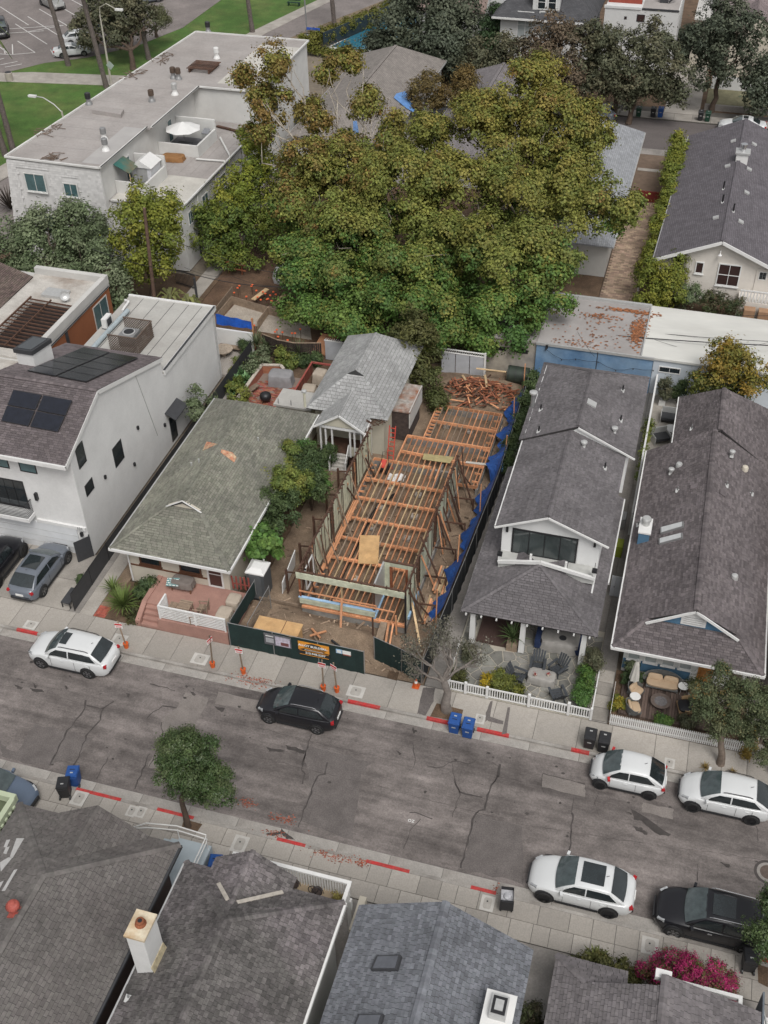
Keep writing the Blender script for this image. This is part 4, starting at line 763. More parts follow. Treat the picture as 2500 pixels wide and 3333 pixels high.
xr=3.95; rf.plane([(1.36,57.3,3.05),(xr,57.3,5.45),(xr,61.9,5.45),(1.36,63.8,3.05)]); rf.plane([(7.35,57.4,3.0),(xr,57.4,5.45),(xr,61.9,5.45),(7.35,63.8,3.0)]); rf.plane([(1.36,63.8,3.05),(xr,61.9,5.45),(7.35,63.8,3.0)])
rf.cap((xm,yf+d-.25,zr+.04),(xm,57.3,zr+.04),.3); rf.cap((xr,57.3,5.49),(xr,61.9,5.49),.3); rf.cap((x0+.03,yf+.03,z0+.03),(x0+d,yf+d,z0+s*d+.03),.26); rf.cap((x1-.03,yf+.03,z0+.03),(x1-d,yf+d,z0+s*d+.03),.26); r5=rf.done()
gy=yf+d+.02; MB().prism([(x0+d+.3,gy,z0+s*d),(x1-d-.3,gy,z0+s*d),(xm,gy,zr-.2)],(0,.12,0)).build('gable',BLUEW,t5); MB().prism([(xm-.62,gy-.04,z0+s*d+.1),(xm+.62,gy-.04,z0+s*d+.1),(xm+.62,gy-.04,zr-.62),(xm,gy-.04,zr-.24),(xm-.62,gy-.04,zr-.62)],(0,.04,0)).build('gable_vent',WHITE,t5)
for k in range(4):MB().box(xm-.5,xm+.5,gy-.055,gy-.042,z0+s*d+.22+k*.14,z0+s*d+.26+k*.14).build('louvre',LGREY,t5)
mb=MB().beam((x0+d-.05,gy-.3,z0+s*d-.08),(xm,gy-.3,zr-.09),.07,.14); mb.beam((x1-d+.05,gy-.3,z0+s*d-.08),(xm,gy-.3,zr-.09),.07,.14); mb.build('rake_trim',WHITE,t5)
MB().box(x0-.06,x1+.06,yf-.09,yf-.005,z0-.14,z0+.01).build('gutter',WHITE,t5); MB().box(x0-.09,x0-.005,yf,57.4,z0-.14,z0+.01).build('gutter',WHITE,t5); MB().box(x1+.005,x1+.09,yf,63,z0-.14,z0+.01).build('gutter',WHITE,t5); MB().box(1.28,1.355,57.5,63.8,2.9,3.06).build('gutter',WHITE,t5)
for i,x in enumerate((.75,1.62,2.52,3.4)):
    f=window(t5,(x,41.42,1.2),(1,0,0),(0,0,1),.68,1.1,WHITE,BLIND,.06,.05,sill=True); window(t5,(x,41.42,2.34),(1,0,0),(0,0,1),.68,.22,WHITE,GLASS,.03,.05,(4,1),name='transom_window')
dpl=MB().box(4.4,5.15,41.42,41.46,.55,2.55).build('front_door',mat('orange_oak',(.42,.19,.055),.5,.2,2,stretch=(6,6,1)),t5); MB().box(4.5,5.05,41.40,41.418,1.6,2.3).build('door_panel',mat('oak_dark',(.30,.13,.04),.5),dpl); MB().box(4.5,5.05,41.40,41.418,.75,1.4).build('door_panel',mat('oak_dark',(.3,.13,.04)),dpl)
MB().box(4.1,6.3,40.3,41.44,.15,.52).build('porch_floor',CONC2,t5)
for i,ch in enumerate('137'):text_mesh('house_number',ch,.3,DARK,t5,facing((4.2,41.40,2.35-i*.3),(1,0,0),(0,0,1)),.01)
for x in(6.6,):MB().box(x-.1,x+.1,40.7,40.9,.3,2.85).build('porch_post',WHITE,t5)
pl5l=plane_of((x0,yf,z0),(xm,yf+d,zr),(xm,57.4,zr)); pl5r=plane_of((x1,yf,z0),(xm,yf+d,zr),(xm,57.4,zr)); pl5br=plane_of((7.35,57.4,3.0),(xr,57.4,5.45),(xr,61.9,5.45)); pl5bl=plane_of((1.36,57.3,3.05),(xr,57.3,5.45),(xr,61.9,5.45))
for r,x,y,pl in(('f',1115,1470,pl5l),('f',1410,1440,pl5r),('f',1560,1490,pl5r),('f',1200,1100,pl5bl),('j',435,270,pl5l)):pipe_vent(r5,on_plane(r,x,y,*pl),.32,.035,GREY)
for r,x,y,pl,cm in(('f',1125,1320,pl5l,LGREY),('f',1520,1340,pl5br,CREAM),('j',1205,690,pl5r,LGREY)):
    p=on_plane(r,x,y,*pl); MB().lathe(p,[(.2,-.1),(.2,.1),(.16,.2),(.05,.24)],16).build('dome_vent',cm,r5,smooth=True)
for r,x,y,pl in(('f',1075,1365,pl5l),('f',1440,1260,pl5br)):pipe_vent(r5,on_plane(r,x,y,*pl),.28,.09,LGREY,True,LGREY)
for r,x,y,pl in(('f',1215,1450,pl5l),('f',1385,1490,pl5r)):MB().obox(on_plane(r,x,y,*pl)+V((0,0,.06)),.4,.4,.1,0,tilt=(0,-.5 if x<1300 else.5)).build('box_vent',SH5,r5)
SKG=mat('frosted_skylight',(.55,.56,.56),.3,.08,3,spec=.7)
for q in([(620,300),(805,252),(805,290),(620,345)],[(608,390),(797,342),(797,380),(608,430)]):
    c=[on_plane('j',x,y,pl5l[0],pl5l[1])for x,y in q]; o=MB().prism(c,pl5l[1]*.14).build('skylight',GREY,r5); ctr=sum(c,V((0,0,0)))/4; MB().prism([p.lerp(ctr,.12)+pl5l[1]*.14 for p in c],pl5l[1]*.02).build('pane',SKG,o)
MB().box(.25,.85,48.2,49.5,2.6,4.1).build('chimney',BLUEW,t5); MB().box(.2,.9,48.15,49.5,4.1,4.2).build('chimney_cap',WHITE,t5); MB().lathe((.55,48.9,4.2),[(.2,0),(.2,.3),(.26,.32),(.26,.42),(.22,.5)],16).build('chimney_pot',LGREY,t5)
MB().prism([(7.6,60.5,3.3),(9.4,60.5,3.3),(9.4,62.6,3.6),(7.6,62.6,3.6)],(0,0,.15)).build('roof_skylight',GLASS,t5)
# ---------------------------------------------------------------- T6 timber clad neighbour at the right edge
t6=thing('timber_clad_house','timber clad house wall at the right edge beside bungalow 137','house',(9.2,50,.15)); walls(t6,8.22,11,40.6,60,.15,4.2,WOOD_D); CED=mat('cedar_board',(.40,.21,.11),.7,.18,2,rnd=.2,stretch=(1,.3,1))
for i in range(24):MB().box(8.19,8.219,40.6,60,.3+i*.16,.45+i*.16).build('cedar_board',CED,t6)
for i in range(18):MB().box(8.2,11,40.57,40.599,.3+i*.21,.49+i*.21).build('cedar_board',CED,t6)
MB().box(8.1,11.1,40.5,60.1,4.2,4.3).build('roof',FLAT,t6)
# ---------------------------------------------------------------- B1..B4 houses on the near side
b1=thing('brown_roof_house','near house with brown grey hip roof and red turbine vent','house',(-20,15,.1))
SHB1=shingle_mat('brown_grey_shingle',(.135,.125,.118),.14,.012,tint=(.112,.10,.095))
walls(b1,-23.4,-16.7,4,22.4,.1,4.15,mat('dark_brown_wall',(.06,.04,.035),.8))
rf=Roof(b1,SHB1,w=.32,ex=.15,t=.014); x0,x1,xm,z0,zr,yf=-23.85,-16.2,-20.0,4.3,6.4,22.95; s=(zr-z0)/3.82; ya=yf-3.9
rf.plane([(x0,yf,z0),(x1,yf,z0),(xm,ya,zr)]); rf.plane([(x0,yf,z0),(xm,ya,zr),(xm,8,zr),(x0,8,z0)]); rf.plane([(x1,yf,z0),(xm,ya,zr),(xm,8,zr),(x1,8,z0)])
gx=-19.75; rf.plane([(gx,22.95,5.72),(gx,20.32,5.72),(gx-2.1,22.8,4.38),(gx-2.1,22.95,4.38)]); rf.plane([(gx,22.95,5.72),(gx,20.32,5.72),(gx+2.1,22.8,4.38),(gx+2.1,22.95,4.38)])
rf.cap((x0,yf,z0+.03),(xm,ya,zr+.04),.34); rf.cap((x1,yf,z0+.03),(xm,ya,zr+.04),.34); rf.cap((xm,ya,zr+.04),(xm,8,zr+.04),.34); rf.cap((gx,20.4,5.74),(gx,22.75,5.74),.28); rb1=rf.done()
MB().prism([(gx-1.9,22.86,4.2),(gx+1.9,22.86,4.2),(gx,22.86,5.55)],(0,.06,0)).build('gable',STUCCO2,b1)
plb1l=plane_of((x0,yf,z0),(xm,ya,zr),(xm,8,zr)); plb1r=plane_of((x1,yf,z0),(xm,ya,zr),(xm,8,zr))
for q in([(100,545),(145,545),(75,665),(60,655)],[(35,600),(58,595),(38,640),(20,635)],[(0,690),(50,660),(75,660),(5,745)],[(85,735),(105,730),(30,860),(10,862)],[(40,555),(62,552),(40,600),(22,598)],[(0,810),(22,800),(2,840),(-20,845)]):MB().prism([on_plane('k',x,y,plb1l[0]+plb1l[1]*.022,plb1l[1])for x,y in q],plb1l[1]*.008).build('replaced_shingle',mat('pale_new_shingle',(.46,.45,.44),.9,.1,4),rb1)
tv=thing('turbine_vent','red ball shaped turbine roof vent on the brown roof','vent',on_plane('k',92,990,*plb1l)); RT=mat('red_vent',(.36,.085,.065),.6,.15,6)
MB().obox((0,0,.06),.5,.5,.06,0,tilt=(0,-.48)).build('flashing',RT,tv,0); MB().lathe((0,0,0),[(.13,0),(.13,.28)],14).build('collar',RT,tv,0)
for k in range(18):
    a=k*2*math.pi/18; pts=[]
    for j in range(5):
        ph=-.9+j*.5; pts.append(V((.26*math.cos(ph)*math.cos(a+j*.12),.26*math.cos(ph)*math.sin(a+j*.12),.46+.22*math.sin(ph))))
    mb=MB()
    for p,q in zip(pts,pts[1:]):
        w=V((-math.sin(a),math.cos(a),0))*.05*(.4+math.hypot(p.x,p.y)*2); mb.add([p-w,p+w,q+w,q-w],[(0,1,2,3)])
    mb.build('vane',RT,tv,0)
MB().lathe((0,0,.64),[(.16,0),(.12,.05),(.02,.07)],14).build('cap',RT,tv,0)
MB().lathe((0,0,.25),[(.14,0),(.2,.15),(.2,.3),(.14,.4)],14).build('core',mat('vent_core',(.1,.03,.025),.8),tv,0)
MB().box(-16.2,-16.1,8,22.95,4.12,4.28).build('gutter',DGREY,b1)
b2=thing('dark_roof_house','near house with dark weathered shingle roof and front balcony','house',(-12,15,.1))
SHB2=mat('weathered_shingle',(.10,.093,.089),.95,.25,.7,bump=.3,bscale=60,rnd=.32,hue=.015,fine=.2,tint=(.15,.132,.135))
walls(b2,-15.0,-8.9,4,21.4,.1,4.95,STUCCO2)
rf=Roof(b2,SHB2,w=.21,ex=.17,t=.022); x0,x1,xm,z0,zr,yf=-15.35,-8.55,-12.2,5.0,7.0,21.9; ya=18.9
rf.plane([(x0,yf,z0),(x1,yf,z0),(xm,ya,zr)]); rf.plane([(x0,yf,z0),(xm,ya,zr),(xm,8,zr),(x0,8,z0)]); rf.plane([(x1,yf,z0),(xm,ya,zr),(xm,8,zr),(x1,8,z0)])
gx=-12.45; rf.plane([(gx,22.35,6.32),(gx,19.92,6.32),(gx-1.75,21.72,5.12),(gx-1.75,22.35,5.12)]); rf.plane([(gx,22.35,6.32),(gx,19.92,6.32),(gx+1.75,21.72,5.12),(gx+1.75,22.35,5.12)])
rf.cap((x0,yf,z0+.03),(xm,ya,zr+.04),.26,.16); rf.cap((x1,yf,z0+.03),(xm,ya,zr+.04),.26,.16); rf.cap((xm,ya,zr+.04),(xm,8,zr+.04),.26,.16); rf.cap((gx,22.35,6.36),(gx,19.95,6.36),.22,.16); rb2_=rf.done()
mb=MB().beam((gx-.2,20.1,6.26),(gx-1.0,20.95,5.72),.16,.04); mb.beam((gx+.2,20.1,6.26),(gx+1.5,21.45,5.4),.16,.04); mb.build('valley_flashing',mat('bare_flashing',(.44,.40,.35),.8,.2,5),rb2_)
MB().box(x0-.09,x0-.005,8,21.9,4.86,5.0).build('gutter',LGREY,b2); MB().box(x1+.005,x1+.1,8,21.9,4.8,5.0).build('gutter',WHITE,b2)
plb2l=plane_of((x0,yf,z0),(xm,ya,zr),(xm,8,zr)); pipe_vent(rb2_,on_plane('k',772,1500,*plb2l),.15,.05,GREY)
ch=thing('white_chimney','square white chimney with rusty round flue between the two near roofs','chimney',(-14.75,17.4,.1)); RC=mat('chimney_top',(.60,.55,.43),.85,.15,2,tint=(.40,.25,.12))
MB().box(-15.12,-14.42,16.95,17.95,3.5,7.85).build('stack',WHITE,ch); MB().box(-15.18,-14.36,16.9,18.0,7.85,7.95).build('cap',RC,ch); MB().lathe((-14.78,17.5,7.95),[(.22,0),(.2,.06),(.16,.1),(.16,.2),(.1,.22)],16).build('flue',RUST,ch); MB().lathe((-14.78,17.5,8.16),[(.085,0),(.085,.012)],14).build('flue_hole',DARK,ch); MB().prism([(-14.42,16.9,6.0),(-14.42,17.95,6.0),(-14.3,17.95,5.55),(-14.3,16.9,5.55)],(.03,0,0)).build('flashing',mat('tarry_flashing',(.42,.36,.24),.8,.3,5),ch)
# front balcony of the dark roofed house
bl=thing('front_balcony','white railed balcony with two round backed chairs in front of the dark roofed house','balcony',(-11.3,22.8,.1)); MB().box(-14.0,-8.9,21.45,23.4,2.75,2.95).build('floor',mat('balcony_boards',(.36,.28,.19),.8,.2,2),bl)
MB().box(-14.0,-8.75,23.26,23.42,3.92,4.02).build('top_rail',WHITE,bl); MB().box(-8.9,-8.74,21.95,23.26,3.92,4.02).build('top_rail',WHITE,bl)
for i in range(44):MB().box(-13.95+i*.118,-13.91+i*.118,23.32,23.36,2.95,3.92).build('baluster',WHITE,bl)
for i in range(11):MB().box(-8.84,-8.8,22.0+i*.118,22.04+i*.118,2.95,3.92).build('baluster',WHITE,bl)
for x in(-8.86,-13.8):MB().box(x-.09,x+.09,23.2,23.38,.1,2.75).build('post',WHITE,bl)
MB().box(-8.6,-8.3,22.3,23.9,.1,2.2).build('screen_wall',CREAM,bl)
def bistro(lab,x,y,z,rz):
    c=thing('bistro_chair',lab,'chair',(x,y,z),rz,'round backed chairs on the balcony'); mb=MB()
    MB().lathe((0,0,.42),[(.22,0),(.24,.02),(.22,.04)],14).build('seat',mat('dark_seat',(.05,.035,.03),.7),c,0); n=16
    MB().tube([(.3*math.cos(a),.18,.75+.34*math.sin(a))for a in[2*math.pi*i/n for i in range(n+1)]],.018,6,cap=False).build('back_hoop',DARK,c,0)
    for a in(-.7,0,.7):MB().tube([(0,.18,.5),(.28*math.sin(a),.18,.75+.28*math.cos(a))],.012,5).build('back_rod',DARK,c,0)
    for sx in(-.17,.17):
        for sy in(-.17,.17):MB().tube([(sx,sy,.42),(sx*1.25,sy*1.25,0)],.014,5).build('leg',DARK,c,0)
p=Q('l',285,800,3.6); bistro('left round backed metal chair on the balcony',p.x,p.y,2.95,math.pi); p=Q('l',425,845,3.6); bistro('right round backed metal chair on the balcony',p.x,p.y,2.95,math.pi)
b3=thing('slate_grey_house','near house with blue grey shingle gable roof and skylights','house',(-4.5,15,.1))
SHB3=shingle_mat('blue_grey_shingle',(.140,.146,.162),.24,.012)
walls(b3,-7.6,-1.4,4,21.5,.1,4.85,mat('pale_green_wall',(.46,.50,.49),.8)); rf=Roof(b3,SHB3,w=.22,ex=.145,t=.014); x0,x1,xm,z0,zr,yf=-7.95,-1.0,-4.5,5.0,6.5,22.0
rf.plane([(x0,yf-.05,z0),(xm,yf+.15,zr),(xm,8,zr),(x0,8,z0)]); rf.plane([(x1,yf-.05,z0),(xm,yf+.15,zr),(xm,8,zr),(x1,8,z0)]); rf.cap((xm,yf+.15,zr+.04),(xm,8,zr+.04),.32); rb3=rf.done()
plb3l=plane_of((x0,yf,z0),(xm,yf,zr),(xm,8,zr)); plb3r=plane_of((x1,yf,z0),(xm,yf,zr),(xm,8,zr))
for q in([(795,1262),(940,1258),(915,1345),(758,1345)],[(685,1615),(835,1612),(810,1700),(650,1700)]):
    c=[on_plane('l',x,y,*plb3l)for x,y in q]; o=MB().prism(c,plb3l[1]*.16).build('skylight',DGREY,rb3); ctr=sum(c,V((0,0,0)))/4; MB().prism([p.lerp(ctr,.16)+plb3l[1]*.16 for p in c],plb3l[1]*.02).build('pane',mat('skylight_glass',(.10,.105,.12),.1,.2,2,spec=.8),o)
c3=thing('capped_chimney','white capped chimney with square metal flue on the blue grey roof','chimney',(-1.75,18.6,5)); MB().box(-2.15,-1.35,18.1,19.2,4.6,6.2).build('stack',mat('grey_green_stack',(.40,.44,.44),.8),c3); MB().box(-2.3,-1.2,17.95,19.35,6.2,6.32).build('cap',WHITE,c3); MB().prism([(-2.05,18.3,6.32),(-1.45,18.3,6.32),(-1.45,19.1,6.32),(-2.05,19.1,6.32)],(0,0,.3)).build('flue',LGREY,c3); MB().box(-2.0,-1.5,18.38,19.02,6.63,6.66).build('flue_frame',DARK,c3); MB().box(-1.9,-1.6,18.5,18.9,6.661,6.69).build('flue_lid',LGREY,c3)
wp=thing('porch_pergola','white porch frame showing beyond the blue grey roof','porch',(-7,23,.1)); MB().box(-7.4,-5.9,23.0,23.12,2.5,2.66).build('beam',WHITE,wp); MB().box(-7.42,-7.28,22.2,23.0,2.5,2.66).build('beam',WHITE,wp)
for x in(-7.3,-6.05):MB().box(x-.06,x+.06,23.0,23.12,.1,2.5).build('post',WHITE,wp)
b4=thing('mauve_grey_roof_house','near house with mauve grey roof behind the bougainvillea','house',(3.8,18,.1)); SHB4=shingle_mat('mauve_grey_shingle',(.145,.132,.135),.2,.015)
walls(b4,.4,7.2,4,22.3,.1,2.9,STUCCO2); rf=Roof(b4,SHB4,w=.28,ex=.15); x0,x1,xm,z0,zr=-.13,7.75,3.95,3.0,4.7; s=(zr-z0)/(xm-x0)
rf.plane([(x0,23.15,z0),(x0+1.25,22.0,z0+s*1.25),(xm,22.05,zr),(xm,8,zr),(x0,8,z0)]); rf.plane([(x0,23.15,z0),(2.7,23.15,z0),(2.7,22.02,z0+s*1.25),(x0+1.25,22.02,z0+s*1.25)]); rf.plane([(x1,22.9,z0),(xm,22.5,zr),(xm,8,zr),(x1,8,z0)])
rf.cap((xm,22.45,zr+.04),(xm,8,zr+.04),.3); rf.cap((x0,23.1,z0+.03),(x0+1.25,22.0,z0+s*1.25+.04),.26); rb4=rf.done(); MB().box(3.6,4.2,22.4,22.75,4.3,4.55).build('ridge_block',WHITE,b4)
mb=MB().box(4.3,7.1,23.35,23.5,2.55,2.75); mb.box(6.95,7.1,22.6,23.35,2.55,2.75); mb.build('porch_frame',WHITE,b4); MB().box(5.2,6.6,22.9,23.3,1.9,2.5).build('porch_opening',GLASS,b4)
gt=MB().box(-.95,-.15,20.2,20.3,.1,1.9); one('side_gate','grey wooden gate in the gap between the two right hand near roofs','gate',gt,WOOD_G)
# left edge: pale green parapet and slate sheet
b0=thing('pale_green_porch','pale green dentil parapet and slate grey roof sheet at the lower left edge','porch',(-28.5,23,.1)); PG=mat('pale_green_paint',(.42,.47,.33),.7,.06,2)
c=P(0,2580,2.6); MB().box(-29.5,-25.2,24.05,24.3,2.2,2.62).build('parapet',PG,b0); MB().box(-25.4,-25.15,21.6,24.05,2.2,2.62).build('parapet',PG,b0); MB().box(-29.5,-25.3,21.7,24.2,.1,2.0).build('wall',mat('dark_green_wall',(.10,.12,.07),.8),b0)
for i in range(7):MB().box(-25.12,-25.04,21.7+i*.33,21.86+i*.33,2.3,2.42).build('dentil',PG,b0)
MB().prism([(-29.5,20.2,2.9),(-24.3,20.2,2.9),(-24.3,21.6,2.3),(-29.5,21.6,2.3)],(0,0,.06)).build('roof_sheet',mat('slate_sheet',(.2,.22,.25),.7,.1,1),b0)
# steps and rails of the brown roofed house
stp=thing('entry_steps','blue grey painted entry steps with white tube rails by the brown roofed house','steps',(-17.8,24.4,.1)); BG=mat('blue_grey_paint',(.36,.41,.44),.75,.08,1.5)
for i in range(5):MB().box(-19.6+i*.4,-19.21+i*.4,23.6,25.0,.1,.3+i*.18).build('step',BG,stp)
MB().box(-17.6,-16.0,19,25.0,.1,1.2).build('landing',BG,stp)
for off in(0,.35):MB().tube([(-19.9,25.05,.95+off*.3),(-19.2,25.05,1.3+off),(-17.6,25.0,1.8+off),(-16.15,24.95,1.75+off),(-16.1,24.8,1.75+off),(-16.1,22.6,1.75+off),(-16.12,21.9,2.1+off),(-16.1,19.2,2.2+off)],.03,6).build('rail',WHITE,stp,smooth=True)
for x,y in((-19.9,25.05),(-17.6,25.0),(-16.1,24.8),(-16.1,22.6)):MB().tube([(x,y,.2),(x,y,1.85 if x>-19 else 1.1)],.025,6).build('rail_post',WHITE,stp)
# right edge stair
rs=thing('outdoor_stair','white timber stair stringer with dark panel at the lower right edge','stair',(8.2,23.4,.1)); MB().box(7.95,8.02,21.8,24.2,.1,2.2).build('panel',mat('slate_panel',(.13,.15,.17),.7),rs)
for i in range(8):MB().box(8.1,9.4,21.8+i*.3,22.02+i*.3,2.1-i*.24,2.14-i*.24).build('tread',WHITE,rs)
MB().beam((8.1,21.6,2.5),(8.1,24.3,.5),.06,.2).build('stringer',WHITE,rs); MB().beam((8.1,21.6,3.2),(8.1,24.3,1.2),.05,.08).build('handrail',WHITE,rs)
# ================================================================ the construction site
fr_=thing('house_frame','half demolished house frame with new orange floor joists on the dirt lot','house frame',(-14,50,.15))
CMU=mat('block_foundation',(.25,.24,.225),.95,.2,2,bump=.4,fine=.12,tint=(.18,.17,.155)); SIDG=mat('pale_green_boards',(.50,.52,.40),.8,.2,3,rnd=.15,tint=(.43,.44,.33)); LBLUE=mat('pale_blue_trim',(.32,.48,.66),.7,.2,4)
def J(a,b,w=.05,h=.19,m=WOOD_O,name='joist',par=None):return MB().beam(a,b,w,h,0).build(name,m,par or fr_)
ZD=.72
xl,xr_,yf,yb=-17.2,-11.35,41.05,55.05
# foundation
mb=MB(); mb.box(-17.3,-11.25,40.98,41.16,.0,.58); fo=mb.build('foundation_wall',CMU,fr_)
for b in((-17.32,-17.14,41.17,55.0,0,.58),(-11.42,-11.24,41.17,54.6,0,.57),(-17.3,-11.5,55.0,55.18,0,.59),(-15.8,-10.05,57.95,58.13,.0,.58),(-14.7,-10.05,61.95,62.13,0,.59),(-10.18,-10.0,53.8,61.94,0,.58),(-14.72,-14.54,58.14,61.94,0,.57),(-12.9,-12.72,53.2,57.9,0,.56)):MB().box(*b).build('foundation_wall',CMU,fr_)
for p in((-15.5,52.9),(-13.6,52.7),(-15.6,50.9),(-13.3,50.6),(-15.5,48.9),(-13.2,48.5),(-15.4,46.6),(-13.0,46.4),(-15.2,44.3),(-13.0,43.9),(-13.6,60.4),(-11.9,60.2)):
    o=MB().box(p[0]-.2,p[0]+.2,p[1]-.2,p[1]+.2,.2,.36).build('footing_block',CONC,fr_); MB().box(p[0]-.045,p[0]+.045,p[1]-.045,p[1]+.045,.36,.56).build('stub_post',WOOD_L,o)
# main floor: rims, girders, joists
for a,b in(((xl,yf,ZD),(xr_,yf,ZD)),((xl,yb,ZD),(xr_-2.0,yb,ZD)),((xl,yf,ZD-.001),(xl,yb,ZD-.001)),((xr_,yf,ZD-.001),(xr_,54,ZD-.001))):J(a,b,.05,.22,WOOD_O,'rim_board')
for y in(43.2,45.35,47.15,49.05,51.0,52.95):
    J((xl+.03,y,ZD-.035),(xr_-.03,y,ZD-.035),.16,.15,WOOD_O,'girder')
    for k in range(13):
        if random.random()<.8:MB().box(xl+.32+k*.41,xl+.62+k*.41,y-.02,y+.03,ZD+.001,ZD+.09).build('blocking',WOOD_O,fr_)
x=xl+.62; k=0
while x<xr_-.1:
    ys=[yf+.05,45.35,49.05,52.95,yb-.05]
    for a,b in zip(ys,ys[1:]):
        o=.026*(k%2); J((x+o,a-.15,ZD+.012),(x-o*.2,b+.15,ZD+.006),.06,.185,WOOD_O if random.random()<.72 else random.choice((WOOD_L,WOOD_L,WOOD_G)),'joist'); k+=1
    x+=.345
for i in range(3):J((xl+.1+i*.09,43.4+i*.5,ZD+.14+.03*i),(xl+.14+i*.09,50.5,ZD+.14+.03*i),.085,.06,WOOD_O,'stacked_board')
for i in range(24):MB().box(xl+.04,xl+.36,yf+.4+i*.56,yf+.45+i*.56,ZD-.02,ZD+.1).build('blocking',WOOD_O,fr_)
# rear wings
for a,b in(((-15.75,55.1,ZD),(-15.75,58.0,ZD)),((-15.75,58.02,ZD),(-10.08,58.02,ZD)),((-14.65,58.05,ZD),(-14.65,62.0,ZD)),((-14.65,62.02,ZD),(-10.1,62.02,ZD)),((-10.08,53.9,ZD),(-10.08,62.0,ZD)),((-11.3,53.85,ZD),(-10.1,53.85,ZD)),((-15.7,56.3,ZD-.01),(-10.1,56.0,ZD-.01)),((-14.6,60.1,ZD+.02),(-10.1,60.0,ZD+.02))):J(a,b,.07,.22,WOOD_O,'rim_board')
x=-15.35
while x<-10.2:
    J((x,54.9 if x<-13.3 else 53.9,ZD+.01),(x,58.0,ZD+.01),.045,.17,WOOD_O,'joist')
    if x>-14.4:J((x+.05,58.05,ZD+.01),(x+.05,62.0,ZD+.01),.045,.17,WOOD_O if random.random()<.6 else WOOD_G,'joist')
    x+=.36
for i in range(9):
    MB().box(-14.6,-14.25,58.4+i*.4,58.45+i*.4,ZD-.02,ZD+.11).build('blocking',WOOD_O,fr_); MB().box(-10.5,-10.12,54.3+i*.85,54.35+i*.85,ZD-.02,ZD+.11).build('blocking',WOOD_O,fr_)
for q,m in((Q('e',1062,1065,.85),None),):pass
MB().prism([Q('E',635,820,.84),Q('E',905,852,.84),Q('E',870,908,.84),Q('E',622,872,.84)],(0,0,.02)).build('plywood_sheet',mat('greenish_ply',(.36,.30,.15),.8,.2,3),fr_)
MB().prism([Q('h',870,262,.82),Q('h',988,265,.82),Q('h',978,436,.82),Q('h',858,432,.82)],(0,0,.02)).build('plywood_sheet',PLY,fr_)
MB().prism([Q('E',1015,890,.86),Q('E',1220,912,.86),Q('E',1215,930,.86),Q('E',1010,905,.86)],(0,0,.03)).build('grey_board',mat('pale_board',(.5,.47,.42),.8),fr_)
mb=MB(); c=Q('E',385,1060,.2)
for i in range(8):
    for j in range(6):mb.v.append((c.x-.6+i*.17,c.y-.4+j*.16,.34+.14*math.sin(i*1.3+j)*math.cos(j*1.7)+.02*i))
mb.add([],[])
mb.f+=[(j+i*6,j+1+i*6,j+1+(i+1)*6,j+(i+1)*6)for i in range(7)for j in range(5)]; mb.m+=[0]*35
one('white_sheet','crumpled white plastic sheet under the floor joists','plastic sheet',mb,WHITE)
for xx in(-16.1,-15.95):MB().tube([(xx,41.3,.32),(xx,46,.3),(xx+.05,49,.3),(xx+.3,51.2,.3),(xx+1.0,52.4,.3)],.05,8).build('black_drain_pipe',DARK,fr_,smooth=True)
# walls left standing
def stud_wall(p0,p1,z0,z1,brd,gaps,face,skip=()):
    p0,p1=V((*p0,0)),V((*p1,0)); L=(p1-p0).length; d=(p1-p0)/L; n=int(L/.13)
    for i in range(n):
        s=i*.13+.02
        if any(a<=s<=b for a,b in gaps):continue
        m=SIDG if random.random()<.88 else WOOD_D; a=p0+d*s; tz=z1+random.uniform(-.06,.02)
        MB().obox(a+d*.055+V((0,0,(z0+tz)/2))+V((*face,0))*.03,.115,.02,tz-z0,math.atan2(d.y,d.x)).build('siding_board',m,fr_)
    mb=MB()
    for i in range(int(L/.45)+1):
        a=p0+d*(i*.45); MB().obox(a+V((0,0,(z0+z1)/2))-V((*face,0))*.03,.045,.09,z1-z0,math.atan2(d.y,d.x)).build('stud',WOOD_D if random.random()<.7 else WOOD_O,fr_)
        MB().obox(a+V((*face,0))*.05+V((random.uniform(-.05,.05),random.uniform(-.05,.05),z1+.10)),.07,.3,.05,random.uniform(0,3),tilt=(random.uniform(-.4,.4),0)).build('rafter_stub',WOOD_D,fr_)
    J(p0+V((0,0,z1+.03)),p1+V((0,0,z1+.03)),.1,.06,WOOD_D,'top_plate'); J(p0+V((0,0,z1+.10)),p1-d*1.5+V((0,0,z1+.09)),.07,.05,WOOD_D,'top_plate')
stud_wall((-17.42,41.3),(-17.42,55.1),.8,3.22,0,[(0,2.2),(5.2,5.9),(9.6,10.6)],(1,0)); stud_wall((-11.3,41.3),(-11.3,53.6),.8,3.22,0,[(1.9,2.9),(5.8,6.8),(9.0,9.7)],(1,0))
for y in(53.0,53.9,54.6):MB().box(-17.52,-17.46,y,y+.85,.7,3.0+.3*(y-53)).build('white_panel',WHITE,fr_)
